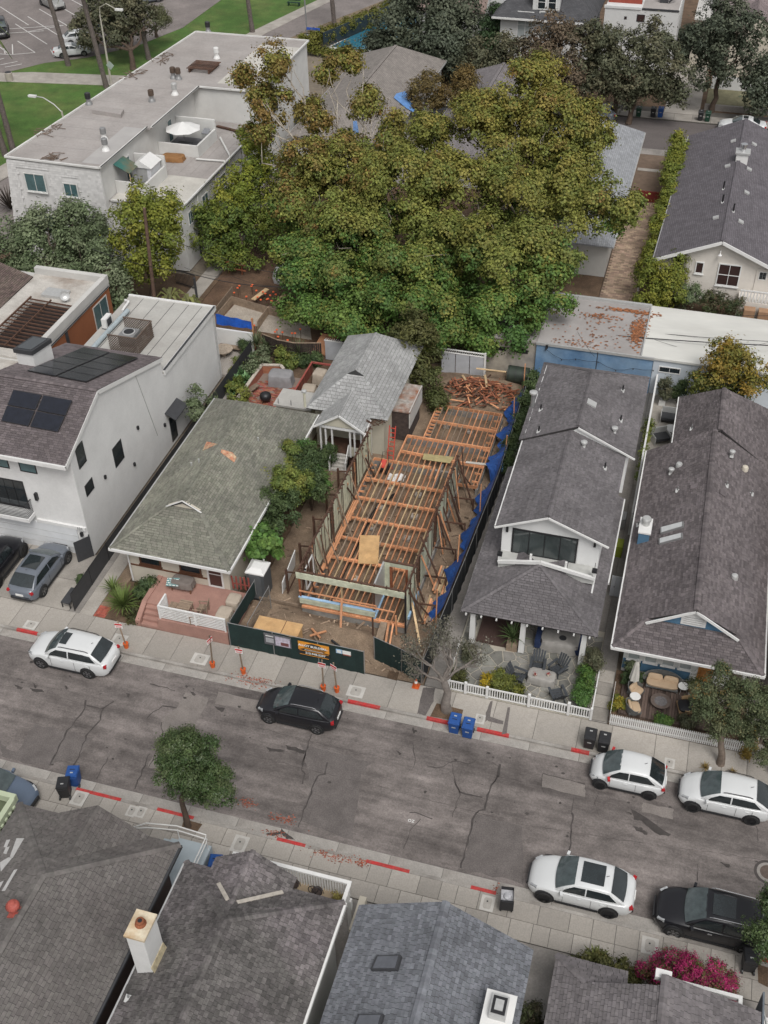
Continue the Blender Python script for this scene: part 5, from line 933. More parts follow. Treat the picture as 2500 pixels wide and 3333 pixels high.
# street front: bands, posts, entrance nook
for k in range(3):MB().box(-17.5,-11.3,40.95-.004*k,40.99,2.86+k*.15,3.0+k*.15).build('lap_board',SIDG,fr_)
J((-17.5,41.03,3.36),(-11.3,41.03,3.36),.1,.06,WOOD_D,'top_plate')
for k in range(9):MB().obox((-17.2+k*.7,41.0,3.42),.06,.16,.12,random.uniform(-.3,.3)).build('rafter_stub',WOOD_D,fr_)
for k in range(3):MB().box(-17.4,-13.0,40.94-.004*k,40.975,.98+k*.14,1.11+k*.14).build('lap_board',SIDG,fr_)
MB().box(-17.45,-12.95,40.93,41.1,1.405,1.44).build('sill',LBLUE,fr_); MB().box(-17.3,-11.3,40.93,41.04,.62,.78).build('rim_board',WOOD_O,fr_)
for x,m in((-17.35,RUST),(-14.9,WOOD_L),(-13.05,WOOD_D)):MB().box(x-.05,x+.05,41.0,41.09,1.44,2.86).build('post',m,fr_)
J((-17.4,40.98,1.9),(-12.9,40.98,1.86),.04,.09,WOOD_O,'ledger'); J((-15.4,40.9,1.75),(-11.8,40.9,1.75),.04,.09,WOOD_O,'ledger')
MB().box(-13.14,-13.05,41.1,43.2,.8,3.2).build('nook_wall',LGREY,fr_); mb=MB().box(-13.05,-12.75,43.16,43.26,.8,3.2); mb.box(-11.7,-11.36,43.16,43.26,.8,3.2); mb.box(-12.75,-11.7,43.16,43.26,2.9,3.2); mb.build('nook_front',SIDG,fr_); MB().box(-12.75,-12.62,43.12,43.28,.8,2.9).build('door_frame',RUST,fr_); MB().box(-11.83,-11.7,43.12,43.28,.8,2.9).build('door_frame',RUST,fr_); J((-13.1,43.2,3.25),(-11.35,43.2,3.25),.12,.08,WOOD_D,'top_plate'); MB().box(-13.1,-12.98,41.0,43.1,.80,.95).build('sill',LBLUE,fr_)
for y in(41.4,42.2,43.0):MB().box(-11.25,-11.15,y,y+.5,.85,1.05).build('sill',LBLUE,fr_)
mb=MB().box(-17.4,-17.33,42.0,42.08,.9,2.6); mb.box(-17.4,-17.33,43.3,43.38,.9,2.6); mb.box(-17.4,-17.33,42.0,43.38,.9,.98); mb.box(-17.4,-17.33,42.0,43.38,2.52,2.6); mb.box(-17.4,-17.34,42.6,42.66,.98,2.52); mb.build('old_window_frame',WHITE,fr_)
# shoring
for x,y in((-11.18,40.7),(-12.85,40.05)):MB().tube([(x,y,.1),(x,y,3.35 if x>-12 else 1.9)],.055,8).build('steel_post',DARK if x>-12 else WOOD_D,fr_)
for(r,x0,y0,x1,y1)in(('D',1300,540,1490,1000),('D',1432,280,1595,700),('D',1540,60,1659,450),('E',945,870,1075,1285),('E',850,1085,985,1505)):
    a=QX(r,x0,y0,-11.2); b=Q(r,x1,y1,.15); J(a,b,.08,.09,WOOD_D,'brace')
for y in(42.6,44.9,47.4,49.8,52.2):
    J((-11.2,y,1.0),(-9.9,y+.1,1.0),.06,.1,WOOD_D,'outrigger'); MB().box(-10.0,-9.9,y+.02,y+.12,.1,1.05).build('stake_post',WOOD_D,fr_)
    J((-17.4,y,1.7),(-18.7,y-.2,1.7),.05,.09,WOOD_D,'outrigger'); MB().box(-18.75,-18.63,y-.25,y-.13,.1,1.9).build('stake_post',WOOD_D,fr_); J((-17.5,y,3.1),(-18.6,y-.5,.3),.05,.08,WOOD_D,'brace')
    J((-17.35,y+.5,3.2),(-16.3,y-.2,ZD+.1),.04,.08,WOOD_G,'brace')
for(a,b,m)in(((-14.9,41.0,1.9),(-14.6,39.6,.4),WOOD_O),((-13.6,40.9,.5),(-14.2,39.3,.6),WOOD_G),((-12.2,40.95,.8),(-12.0,39.4,.3),WOOD_O),((-12.6,40.9,.75),(-12.6,39.2,.25),WOOD_G),((-11.2,42.2,1.4),(-10.2,40.2,.2),WOOD_L),((-16.2,39.1,.5),(-15.4,39.6,.6),WOOD_O),((-16.3,39.7,.45),(-15.6,39.1,.5),WOOD_O),((-14.3,38.9,.45),(-13.7,38.7,.4),WOOD_G)):J(a,b,.12,.06,m,'loose_plank')
ramp=MB().beam((-12.45,40.9,.8),(-12.35,38.9,.2),.35,.04); ramp.build('ramp_plank',WOOD_G,fr_)
for a,b in(((-11.9,40.8,.9),(-11.75,39.2,.25)),((-11.75,40.8,1.6),(-11.7,40.75,.2))):J(a,b,.09,.09,WOOD_O,'loose_plank')
MB().tube([(-14.9,39.0,.62),(-14.4,38.75,.56),(-13.9,38.35,.45),(-13.6,38.2,.4)],.07,8).build('black_hose',DARK,fr_,smooth=True)
MB().prism([(-18.9,42.0,.3),(-19.0,44.4,.3),(-18.9,44.4,1.6),(-18.85,42.0,1.2)],(.05,0,0)).build('white_board',WHITE,fr_)
MB().box(-20.0,-17.6,41.2,41.28,.3,.5).build('form_board',WOOD_G,fr_)
for i in range(52):                                            # leaning studs and stray braces along both walls
    sd=i%2; x=-17.35 if sd else-11.25; y=random.uniform(41.5,54.5); o=random.uniform(.3,1.1)*(-1 if sd else 1)*random.choice((1,1,-.6)); J((x+o,y+random.uniform(-.8,.8),.25 if abs(o)>.3 else.8),(x,y,random.uniform(1.8,3.5)),.05,.09,random.choice((WOOD_D,WOOD_D,WOOD_G,WOOD_O)),'leaning_stud')
rub=MB()
for i in range(420):
    x,y=(random.uniform(-20.2,-9.6),random.uniform(37.9,41))if i<180 else(random.choice((random.uniform(-20,-17.7),random.uniform(-11.1,-9.6))),random.uniform(41,62))if i<340 else(random.uniform(-17,-11.6),random.uniform(41.5,54.5)); L=random.choice((.06,.1,.1,.3,.55)); rub.obox((x,y,.24 if i>=340 else.2+.5*math.exp(-((x+15)/1.7)**2-((y-39.9)/.7)**2)+.35*math.exp(-((x+17.6)/1.3)**2-((y-40.2)/.6)**2)),L,random.uniform(.04,.09),.05,random.uniform(0,6.3),tilt=(random.uniform(-.3,.3),random.uniform(-.3,.3)))
tag(rub.build('site_rubble',mat('rubble',(.27,.20,.145),.9,.3,4,rnd=.6)),'scattered scraps and stones over the dirt lot','rubble',None,'stuff')
# lumber piles
def pile(lab,x0,x1,y0,y1,n,layers):
    t=thing('lumber_pile',lab,'lumber',((x0+x1)/2,(y0+y1)/2,.2),0,'lumber piles beside the frame')
    for l in range(layers):
        for i in range(n):
            x=x0+(x1-x0)*(i+.5)/n+random.uniform(-.03,.03); ya=y0+random.uniform(0,.5); yb_=y1-random.uniform(0,.6); MB().beam((x+random.uniform(-.06,.06),ya,.3+l*.07),(x+random.uniform(-.06,.06),yb_,.3+l*.07),.11,.05).build('plank',random.choice((WOOD_O,WOOD_L,WOOD_G,WOOD_G)),t)
pile('far pile of mixed planks on the dirt right of the frame',-10.6,-9.8,44.2,46.6,6,3); pile('near pile of mixed planks on the dirt right of the frame',-10.8,-9.9,41.7,44.0,7,4)
# scrap heap
sh=thing('scrap_heap','heap of broken orange brown boards behind the frame','debris',(-12.2,64.8,.2)); pm={}
for i in range(295):
    c=V((random.gauss(-12.2,1.3),random.gauss(64.7,.8),0)); c.x=max(-14.6,min(-9.8,c.x)); c.y=max(62.7,min(66.6,c.y)); c.z=.3+.8*math.exp(-((c.x+12.2)/2.2)**2-((c.y-65)/1.1)**2)+random.uniform(0,.15)
    L=random.choice((.2,.3,.5,.9,1.4)); mm=random.choice((mat('old_red_lumber',(.27,.10,.055),.85,.3,3,rnd=.4),MATS['old_red_lumber'],RUST,WOOD_D,WOOD_O)); key=(L,mm.name)
    if key not in pm:
        o=MB().box(-L/2,L/2,-.05,.05,-.015,.015).build('scrap_board',mm,sh,0); pm[key]=o.data; o.location=c-sh.location
    else:o=inst('scrap_board',pm[key],sh,c-sh.location)
    o.rotation_euler=(random.uniform(-.4,.4),random.uniform(-.35,.35),random.uniform(0,6.3))
for a,b in(((-12.9,66.4,1.3),(-10.7,66.2,1.5)),((-13.8,65.9,.9),(-13.0,64.6,1.0)),((-12.1,65.6,1.4),(-11.7,64.5,1.1))):J(a,b,.16,.04,WOOD_L,'scrap_board',sh)
bt=thing('water_tank','dark green cylindrical tank lying behind the scrap heap','tank',(-10.0,67.1,.2)); MB().tube([(-10.7,67.1,.8),(-9.2,67.1,.8)],.62,20).build('shell',mat('dark_green_metal',(.03,.04,.03),.6,.3,3),bt,smooth=40)
for x in(-10.6,-10.1,-9.6):MB().tube([(x,67.1,.8),(x+.04,67.1,.8)],.64,20).build('hoop',DARK,bt)
# ---------------------------------------------------------------- site fences
def fence(name,label,pts,z0,z1,m,cat='fence',step=2.4,post=GREY,wav=.0,group=None):
    c=sum((V((*p,0))for p in pts),V((0,0,0)))/len(pts); f=thing(name,label,cat,(c.x,c.y,z0),0,group)
    for a,b in zip(pts,pts[1:]):
        a,b=V((*a,0)),V((*b,0)); L=(b-a).length; k=max(1,round(L/step)); d=(b-a)/k; nrm=V((-d.y,d.x,0)).normalized()
        for i in range(k):
            p,q=a+d*i+d.normalized()*.03,a+d*(i+1)-d.normalized()*.03; mb=MB(); n=10
            for s in range(n+1):
                for t_ in range(4):
                    off=nrm*(wav*math.sin(s*1.9+i*2+t_)*(1-(t_/3.))+wav*.5*math.sin(s*4.1)); w=p.lerp(q,s/n)+off; mb.v.append((w.x,w.y,z0+.03+(z1-z0-.05)*t_/3+(.03*math.sin(s*.9+i)if t_==3 and wav else 0)))
            for s in range(n):
                for t_ in range(3):mb.f.append((s*4+t_,(s+1)*4+t_,(s+1)*4+t_+1,s*4+t_+1)); mb.m.append(0)
            mb.build('screen_panel',m,f); MB().tube([a+d*i+V((0,0,z0)),a+d*i+V((0,0,z1+.04))],.025,6).build('post',post,f); MB().tube([p+V((0,0,z1)),q+V((0,0,z1))],.02,6).build('top_rail',post,f)
        MB().tube([b+V((0,0,z0)),b+V((0,0,z1+.04))],.025,6).build('post',post,f)
    return f
ff=fence('screen_fence','dark green screened site fence along the pavement with builder sign',[(-20.3,37.58),(-12.57,37.52)],.15,1.95,GREENSCREEN,wav=.02)
fence('screen_fence','dark green screened fence between the pink terrace and the site',[(-20.2,37.7),(-20.05,41.0)],.9,2.0,GREENSCREEN,wav=.02)
fence('wire_fence','bare wire fence panel just inside the site beside the portable toilet',[(-19.2,37.75),(-19.1,40.75)],.2,2.0,mat('chainlink',(.23,.20,.165),.8,.1,2,alpha=.35))
fence('swung_gate','dark green screened gate leaf swung into the site opening',[(-12.36,38.66),(-10.72,38.2),(-9.5,37.7)],.15,1.95,GREENSCREEN,'gate',wav=.02)
fence('screen_fence','long black screened fence between the site and the grey shingled house',[(-9.42,37.75),(-9.05,46),(-8.78,54),(-8.95,66.5)],.15,1.95,mat('black_screen',(.016,.018,.02),.85,.2,2),step=2.7,wav=.03)
# blue tarp hung on that fence
mb=MB(); n=90
for s in range(n+1):
    y=42.0+s*(64.5-42.0)/n; fx=-9.42+(y-37.75)*.0395 if y<54 else-8.78-(y-54)*.0136; low=.25+.35*abs(math.sin(s*.31))+(.6 if 55<y<60 else 0)
    for t_ in range(7):
        u=t_/6; mb.v.append((fx-.07-.2*u-(.58+.24*math.sin(s*.47)+.14*math.sin(s*1.3))*u**1.3+.07*math.sin(s*2.1+t_*1.3)*u,y+.06*math.sin(t_*1.7+s),1.98*(1-u)+low*u+.04*math.sin(s*1.3+t_)))
for s in range(n):
    for t_ in range(6):mb.f.append((s*7+t_,(s+1)*7+t_,(s+1)*7+t_+1,s*7+t_+1)); mb.m.append(0)
one('blue_tarp','crumpled blue tarp hanging along the black fence beside the frame','tarp',mb,TARP)
for i,(y,lab)in enumerate(((56.2,'small pale blue tarp scrap on the fence, farther one'),(54.9,'small pale blue tarp scrap on the fence, nearer one'))):
    mb=MB()
    for s in range(7):
        for t_ in range(5):mb.v.append((-8.82-.1*math.sin(s*1.1)*(t_/4)+.03*math.sin(t_+s),y+s*.13,2.02-t_*.2+.05*math.sin(s*2+t_)))
    mb.f=[(s*5+t_,(s+1)*5+t_,(s+1)*5+t_+1,s*5+t_+1)for s in range(6)for t_ in range(4)]; mb.m=[0]*24; one('tarp_scrap',lab,'tarp',mb,TARP_L)
for i,(r,x0,y0,x1,y1,lab)in enumerate((('D',1448,1020,1432,1400,'tall orange stake nearest the street beside the blue tarp'),('D',1648,530,1622,900,'tall orange stake halfway along the blue tarp'),('E',1152,1095,1135,1450,'tall orange stake beside the front eave of the grey house'),('E',1385,655,1360,920,'tall orange stake beside the pale tarp scraps'),('E',1450,315,1443,600,'tall orange stake near the scrap heap'),('E',1548,10,1530,270,'tall orange stake at the back corner of the site'))):
    b=Q(r,x1,y1,.2); t=QY(r,x0,y0,b.y); one('wooden_stake',lab,'stake',MB().beam(b,t,.06,.06),WOOD_O,'stakes along the tarp')
# builder's signs on the fence
sg=thing('builder_sign','orange and black ALLOY BUILDERS sign on the green fence','sign',(-15.35,37.5,.7)); ORG=mat('sign_orange',(.72,.30,.035),.6,.08,3); SBLK=mat('sign_black',(.02,.02,.02),.6); SWH=mat('sign_white',(.75,.75,.73),.6,.02,2)
Ys=37.5; X0s,X1s=-16.25,-14.5
MB().box(X0s,X1s,Ys,Ys+.02,.72,1.78).build('banner',SBLK,sg); MB().prism([(X0s,Ys-.004,1.12),(X0s+.3,Ys-.004,1.26),(X1s,Ys-.004,1.16),(X1s,Ys-.004,1.78),(X0s,Ys-.004,1.78)],(0,.003,0)).build('orange_field',ORG,sg); MB().prism([(X0s+.3,Ys-.008,1.30),(X0s+.45,Ys-.008,1.6),(X0s+.8,Ys-.008,1.72),(X0s+1.2,Ys-.008,1.66),(X1s-.15,Ys-.008,1.4),(X1s-.3,Ys-.008,1.22)],(0,.003,0)).build('skyline_shape',SBLK,sg)
UPS=(0,0,1)
for tx,sz,x,z,m,bo in(('ALLOY BUILDERS',.205,-15.45,1.49,SWH,.008),('LLC',.1,-14.63,1.46,SWH,.002),('GENERAL CONTRACTOR',.12,-15.35,1.33,ORG,.003),('213-948-5297',.2,-15.3,.94,SWH,.006)):text_mesh('lettering',tx,sz,m,sg,facing((x,Ys-.014,z),(1,0,0),UPS),.002,bold=bo)
MB().box(X0s+.35,X1s-.35,Ys-.007,Ys-.003,1.16,1.185).build('print_line',SWH,sg)
for z in(1.06,.76):MB().box(X0s+.05,X1s-.05,Ys-.007,Ys-.003,z,z+.035).build('stripe',ORG,sg)
pn=thing('plan_poster','grey and lilac house rendering poster on the green fence','poster',(-17.4,37.5,.95)); MB().box(-18.2,-16.65,Ys,Ys+.02,.98,1.85).build('panel',mat('poster_grey',(.10,.10,.11),.5,.15,3),pn); MB().box(-17.55,-16.72,Ys-.006,Ys-.002,1.04,1.72).build('rendering',mat('poster_lilac',(.48,.44,.52),.5,.35,6),pn); MB().box(-17.25,-16.8,Ys-.010,Ys-.007,1.1,1.35).build('house_shape',mat('poster_maroon',(.16,.06,.06),.6),pn); MB().box(-18.1,-17.65,Ys-.006,Ys-.002,1.15,1.5).build('small_view',mat('poster_pale',(.36,.36,.38),.5,.2,8),pn); MB().box(-18.1,-17.65,Ys-.006,Ys-.002,1.62,1.68).build('print_line',SWH,pn)
MB().box(-18.2,-16.65,Ys-.004,Ys-.001,1.75,1.752).build('edge',SWH,pn)
pm_=thing('permit_notice','white paper permits in a blue frame on the green fence','notice',(-13.7,37.5,1.3)); MB().box(-14.12,-13.78,Ys,Ys+.02,1.42,1.72).build('blue_frame',LBLUE,pm_); MB().box(-14.06,-13.84,Ys-.006,Ys-.001,1.47,1.67).build('paper',SWH,pm_); MB().box(-13.76,-13.3,Ys,Ys+.02,1.44,1.70).build('paper',SWH,pm_); MB().box(-13.74,-13.3,Ys,Ys+.02,1.36,1.435).build('red_strip',mat('rust_red_paper',(.35,.10,.07),.7),pm_)
wb=thing('plywood_box','large plywood site box behind the green fence','box',(-17.7,38.35,.2)); MB().box(-18.9,-16.5,37.88,38.8,.15,1.55).build('body',PLY,wb); MB().box(-18.97,-16.43,37.82,38.87,1.551,1.59).build('lid',PLY,wb); MB().box(-17.4,-17.37,37.82,38.87,1.591,1.597).build('lid_joint',WOOD_D,wb)
# portable toilet
pt=thing('portable_toilet','grey portable toilet with white domed roof by the shrubs','portable toilet',(-20.15,41.8,.15)); PTG=mat('toilet_grey',(.075,.08,.085),.55,.1,3)
MB().box(-20.68,-19.62,41.28,42.36,.25,2.15).build('cabin',PTG,pt); MB().box(-20.72,-19.58,41.24,42.4,.12,.25).build('skid',DARK,pt); MB().box(-20.5,-19.8,41.25,41.279,.3,2.05).build('door',mat('toilet_door',(.10,.105,.11),.55),pt)
MB().prism([(-20.72,41.24,2.15),(-19.58,41.24,2.15),(-19.58,42.4,2.15),(-20.72,42.4,2.15)],(0,0,.08)).build('roof_rim',WHITE,pt); mb=MB(); mb.add([(-20.7,41.26,2.23),(-19.6,41.26,2.23),(-19.6,42.38,2.23),(-20.7,42.38,2.23),(-20.45,41.55,2.42),(-19.85,41.55,2.42),(-19.85,42.1,2.42),(-20.45,42.1,2.42)],[(0,1,5,4),(1,2,6,5),(2,3,7,6),(3,0,4,7),(4,5,6,7)]); mb.build('roof_dome',WHITE,pt); MB().tube([(-19.9,42.2,2.2),(-19.9,42.2,2.55)],.05,8).build('vent_pipe',LGREY,pt)
# things by the cottage
ld=thing('red_ladder','red stepladder leaning by the cottage corner','ladder',(-16.2,55.6,.15)); RL=mat('ladder_red',(.50,.06,.04),.5)
for x in(-16.35,-15.95):MB().beam((x,55.0,.15),(x-.05,56.0,2.9),.05,.08).build('rail',RL,ld)
for i in range(9):y=55.08+i*.105; MB().box(-16.33,-15.98,y,y+.05,.4+i*.29,.44+i*.29).build('rung',RL,ld)
mo=thing('red_mower','red and black site machine beside the white cottage wall','machine',(-16.4,54.6,.2)); MB().box(-16.75,-16.15,54.3,54.9,.35,.6).build('body',DARK,mo); MB().prism([(-16.65,54.4,.6),(-16.25,54.4,.6),(-16.3,54.8,.85),(-16.6,54.8,.85)],(0,.05,.1)).build('hood',RL,mo)
for x in(-16.75,-16.15):
    for y in(54.35,54.85):MB().tube([(x-.03,y,.3),(x+.03,y,.3)],.14,12).build('wheel',DARK,mo)
MB().tube([(-16.7,54.9,.6),(-16.65,55.2,1.3),(-16.25,55.2,1.3),(-16.2,54.9,.6)],.02,6).build('handle',DARK,mo)
# ================================================================ cars
TYRE=mat('tyre_rubber',(.02,.02,.02),.85,.1,5); CGLASS=mat('car_glass',(.02,.026,.028),.05,.3,2,spec=.9); WSG=mat('windscreen_glass',(.06,.078,.08),.05,.35,2.5,spec=.9); LENS=mat('headlamp',(.35,.36,.37),.15,.3,8,spec=.8); TAIL=mat('tail_lamp',(.35,.015,.02),.2,.15,6); CHROME=mat('chrome',(.65,.65,.66),.2,.05,3,metal=.9); RIM=mat('alloy_rim',(.33,.33,.34),.35,.1,5,metal=.7); RIMD=mat('dark_rim',(.03,.03,.032),.4,.1,5,metal=.3); TRIM=mat('black_plastic',(.022,.022,.024),.6,.1,4)
PAINT={k:mat('paint_'+k,c,.3,.02,2,spec=.4,coat=.35)for k,c in dict(white=(.60,.61,.61),black=(.012,.012,.015),grey=(.13,.145,.17),blue=(.10,.13,.18),silver=(.27,.27,.26)).items()}
_wheels={}
def wheel(par,x,y,r,w,rim,side):
    o=MB(); n=22
    prof=[(r*.66,-w/2),(r*.93,-w/2),(r,-w*.3),(r,w*.3),(r*.93,w/2),(r*.66,w/2)]; mb=MB()
    for rr,d in prof:
        for k in range(n):a=2*math.pi*k/n; mb.v.append((rr*math.cos(a),d,rr*math.sin(a)))
    for i in range(5):
        for k in range(n):mb.f.append((i*n+k,i*n+(k+1)%n,(i+1)*n+(k+1)%n,(i+1)*n+k)); mb.m.append(0)
    t=mb.build('wheel',TYRE,par,0,smooth=45); t.location=(x,y,r)
    d=side*w*.42; rb=MB(); rb.v=[(.66*r*math.cos(2*math.pi*k/n),d*.75,.66*r*math.sin(2*math.pi*k/n))for k in range(n)]; rb.f=[tuple(range(n))]; rb.m=[0]; rb.build('rim_well',RIMD,t,0)
    sp=MB()
    for k in range(5):
        a=2*math.pi*k/5
        for da in(-.16,.16):sp.add([(.12*r*math.cos(a+da*3),d,.12*r*math.sin(a+da*3)),(.66*r*math.cos(a+da-.13),d*.95,.66*r*math.sin(a+da-.13)),(.66*r*math.cos(a+da+.13),d*.95,.66*r*math.sin(a+da+.13))],[(0,1,2)])
    sp.v+=[(.16*r*math.cos(2*math.pi*k/10),d*1.04,.16*r*math.sin(2*math.pi*k/10))for k in range(10)]; sp.f.append(tuple(range(len(sp.v)-10,len(sp.v)))); sp.m.append(0)
    ring=len(sp.v)
    for rr in(.62,.70):
        sp.v+=[(rr*r*math.cos(2*math.pi*k/n),d*1.0,rr*r*math.sin(2*math.pi*k/n))for k in range(n)]
    for k in range(n):sp.f.append((ring+k,ring+(k+1)%n,ring+n+(k+1)%n,ring+n+k)); sp.m.append(0)
    sp.build('rim',rim,t,0)
def interp(tab,x):
    for(x0,y0),(x1,y1)in zip(tab,tab[1:]):
        if x<=x1:t=max(0,(x-x0)/(x1-x0)); t=t*t*(3-2*t)*.5+t*.5; return y0+(y1-y0)*t
    return tab[-1][1]
def car(label,paint,loc,rz,L=4.6,W=1.86,H=1.66,wb=2.75,hood=1.0,belt=1.05,tail=1.05,A0=None,A1=None,C1=None,C0=None,r=.35,clear=.22,rim=RIM,sunroof=None,rails=None,roofm=None,rgap=0,open_bed=False,doors=2,group='parked cars',name='parked_car',lights=True,chrome=False,mirror=None):
    """a car lofted from cross-sections; x runs from tail (-) to nose (+)"""
    t=thing(name,label,'car',loc,rz,group); h=L/2; pm=PAINT[paint]; fax=h-(L-wb)*.46; rax=fax-wb
    top=[(-h,tail*.62),(-h+.06,tail*.93),(-h+.3,tail),(C0+.2 if C0>-h+.4 else-h+.5,max(tail,belt)),(A0-.1,belt),(A0+.25,hood+.03),(h-.6,hood-.07),(h-.22,hood-.24),(h-.05,hood-.44),(h,hood-.6)]
    top=sorted(top); wid=[(-h,W*.31),(-h+.06,W*.38),(-h+.2,W*.44),(-h+.55,W*.485),(-h*.5,W*.5),(h*.4,W*.5),(h-.7,W*.475),(h-.35,W*.435),(h-.15,W*.37),(h-.04,W*.29),(h,W*.2)]; bot=[(-h,clear+.22),(-h+.25,clear+.06),(-h+.6,clear),(h-.6,clear),(h-.2,clear+.04),(h,clear+.16)]
    xs=sorted(set([-h,-h+.04,-h+.12,-h+.25,-h+.45,-h+.75]+list(np.linspace(-h+1.0,h-1.0,9))+[h-.75,h-.5,h-.32,h-.18,h-.08,h])); mb=MB(); nsec=0
    for x in xs:
        w,z1,z0=interp(wid,x),interp(top,x),interp(bot,x); sh=min(.2,(z1-z0)*.3)
        sec=[(0,z1+.025),(w*.5,z1+.018),(w*.82,z1-.02),(w*.95,z1-.09),(w*.985,z1-sh),(w,z0+(z1-z0)*.45),(w*.985,z0+.16),(w*.93,z0+.02),(w*.7,z0),(0,z0)]
        row=[(x,y,z)for y,z in sec]+[(x,-y,z)for y,z in sec[-2:0:-1]]; nsec=len(row); mb.v+=row
    for i in range(len(xs)-1):
        for k in range(nsec):mb.f.append((i*nsec+k,i*nsec+(k+1)%nsec,(i+1)*nsec+(k+1)%nsec,(i+1)*nsec+k)); mb.m.append(0)
    mb.f+=[tuple(range(nsec)),tuple(range((len(xs)-1)*nsec,len(xs)*nsec))]; mb.m+=[0,0]
    mb.build('body',pm,t,0,smooth=42)
    # cabin
    st=[(A0,belt-.02,W*.44,W*.44),(A0+(A1-A0)*.5,(belt+H)/2+.05,W*.455,W*.425),(A1,H-.035,W*.46,W*.385),(A1+(C1-A1)*.35,H,W*.465,W*.385),(A1+(C1-A1)*.75,H-.015,W*.46,W*.375),(C1,H-.06,W*.45,W*.36),(C0+(C1-C0)*.45,(max(tail,belt)+H)/2-.02,W*.44,W*.385),(C0,max(tail,belt)-.02,W*.42,W*.40)]
    mb=MB(); xs2=[]
    for x,z,wb_,wt in st:
        zb=belt-.04; zz=max(z,zb+.02); f=(zz-zb)/(H-zb); wtt=wb_+(wt-wb_)*f; e=min(.07,(zz-zb)*.4)
        sec=[(wb_,zb),(wb_-(wb_-wtt)*.5,zb+(zz-zb)*.5),(wtt+.01,zz-e),(wtt-.07,zz-.012),(wtt*.5,zz+.018),(0,zz+.024)]; row=[(x,y,q)for y,q in sec]+[(x,-y,q)for y,q in sec[-2::-1]]; xs2.append(row); mb.v+=row
    m=len(xs2[0])
    for i in range(len(xs2)-1):
        for k in range(m-1):mb.f.append((i*m+k,i*m+k+1,(i+1)*m+k+1,(i+1)*m+k)); mb.m.append(0 if k in(0,1,m-3,m-2)or i in(0,1,5,6)else 1)
    mb.build('cabin',[pm,pm if roofm is None else roofm],t,0,smooth=42)
    def patch(name,pts,m,off=.012,inset=.06,par=t):
        pts=[V(p)for p in pts]; c=sum(pts,V((0,0,0)))/len(pts); n=(pts[1]-pts[0]).cross(pts[-1]-pts[0]).normalized()
        if n.dot(c-V((0,0,H*.5)))<0:n=-n
        q=[p.lerp(c,inset)+n*off for p in pts]; return MB().add(q+[p-n*.01 for p in q],[tuple(range(len(q)))]+[(i,(i+1)%len(q),len(q)+(i+1)%len(q),len(q)+i)for i in range(len(q))]).build(name,m,par,0)
    def grid(name,rows,m,off=.01):
        mb=MB(); k=len(rows[0])
        for rw in rows:mb.v+=[tuple(V(p)+V((0,0,off)))for p in rw]
        mb.f=[(i*k+j,i*k+j+1,(i+1)*k+j+1,(i+1)*k+j)for i in range(len(rows)-1)for j in range(k-1)]; mb.m=[0]*len(mb.f); return mb.build(name,m,t,0,smooth=True)
    def across(x,z,w,n=9,bow=.0):return[(x+bow*(1-(2*i/(n-1)-1)**2),-w+2*w*i/(n-1),z+.024*(1-(2*i/(n-1)-1)**2))for i in range(n)]
    ws=[across(A0+.02+(A1-.06-A0)*f,belt+(H-.05-belt)*(f**.92)+.028*math.sin(f*3.14)+.012,W*(.425-.055*f),bow=.10*(1-f))for f in np.linspace(.02,.97,7)]; grid('windscreen',ws,WSG,.02)
    zt=max(tail,belt); rw=[across(C0+.03+(C1-.04-C0)*f,zt+(H-.07-zt)*f**.9+.01,W*(.385-.04*f),bow=-.06*(1-f))for f in np.linspace(.06,.94,6)]; grid('rear_window',rw,CGLASS,.03)
    for sd in(1,-1):
        S=[[V((x,y*sd,z))for(x,y,z)in(row[0],row[1],row[2])]for row in xs2]
        sidep=[S[0][0].lerp(S[0][2],.5),S[1][0].lerp(S[1][2],.12)]
        def zs(i,f):return S[i][0].lerp(S[i][2],f)
        mids=[(1,3),(3,5)]if doors==2 else[(1,4),(4,5)]
        fw_=[zs(1,.10)+V((.12,0,0)),zs(1,.75),zs(2,.92),zs(3,.92),zs(3,.14),zs(2,.14)]; patch('side_window',fw_,CGLASS,.012,.05)
        bw=[zs(3,.14),zs(3,.92),zs(4,.92),zs(5,.90),zs(6,.35),zs(5,.14),zs(4,.14)]; patch('side_window',bw,CGLASS,.012,.05)
        y=sd*W*.5
        for ax_ in(fax,rax):
            a=MB(); nn=18; a.v=[(ax_+(r+.07)*math.cos(math.pi*2*k/nn),sd*(W*.5-.006),r+(r+.07)*math.sin(math.pi*2*k/nn))for k in range(nn)]; a.v=[(x_,y_,max(z_,clear*.7))for x_,y_,z_ in a.v]; b2=[(x_,y_-sd*.3,z_)for x_,y_,z_ in a.v]; n0=len(a.v); a.v=[(p[0],p[1]+sd*.012,p[2])for p in a.v]+b2; a.f=[tuple(range(n0))]+[(k,(k+1)%n0,n0+(k+1)%n0,n0+k)for k in range(n0)]; a.m=[0]*len(a.f); a.build('wheel_arch',TRIM,t,0)
            wheel(t,ax_,sd*(W*.5-.065),r,.24,rim,sd)
        for dx in((A1-.35,),(A1-.3,C1+.25))[doors-1]:MB().box(dx-.09,dx+.09,y-.012 if sd>0 else y-.018,y+.018 if sd>0 else y+.012,belt-.2,belt-.165).build('door_handle',CHROME if chrome else pm,t,0)
        for dx in((A0-.35,A1-.85),(A0-.35,(A1+C1)/2-.05,C1+.02))[doors-1]:MB().box(dx-.006,dx+.006,y-.008 if sd>0 else y-.004,y+.004 if sd>0 else y+.008,clear+.18,belt-.1).build('door_gap',TRIM,t,0)
        MB().obox((A0-.28,sd*(W*.5+.08),belt+.05),.12,.2,.13,sd*.2).build('wing_mirror',mirror or pm,t,0)
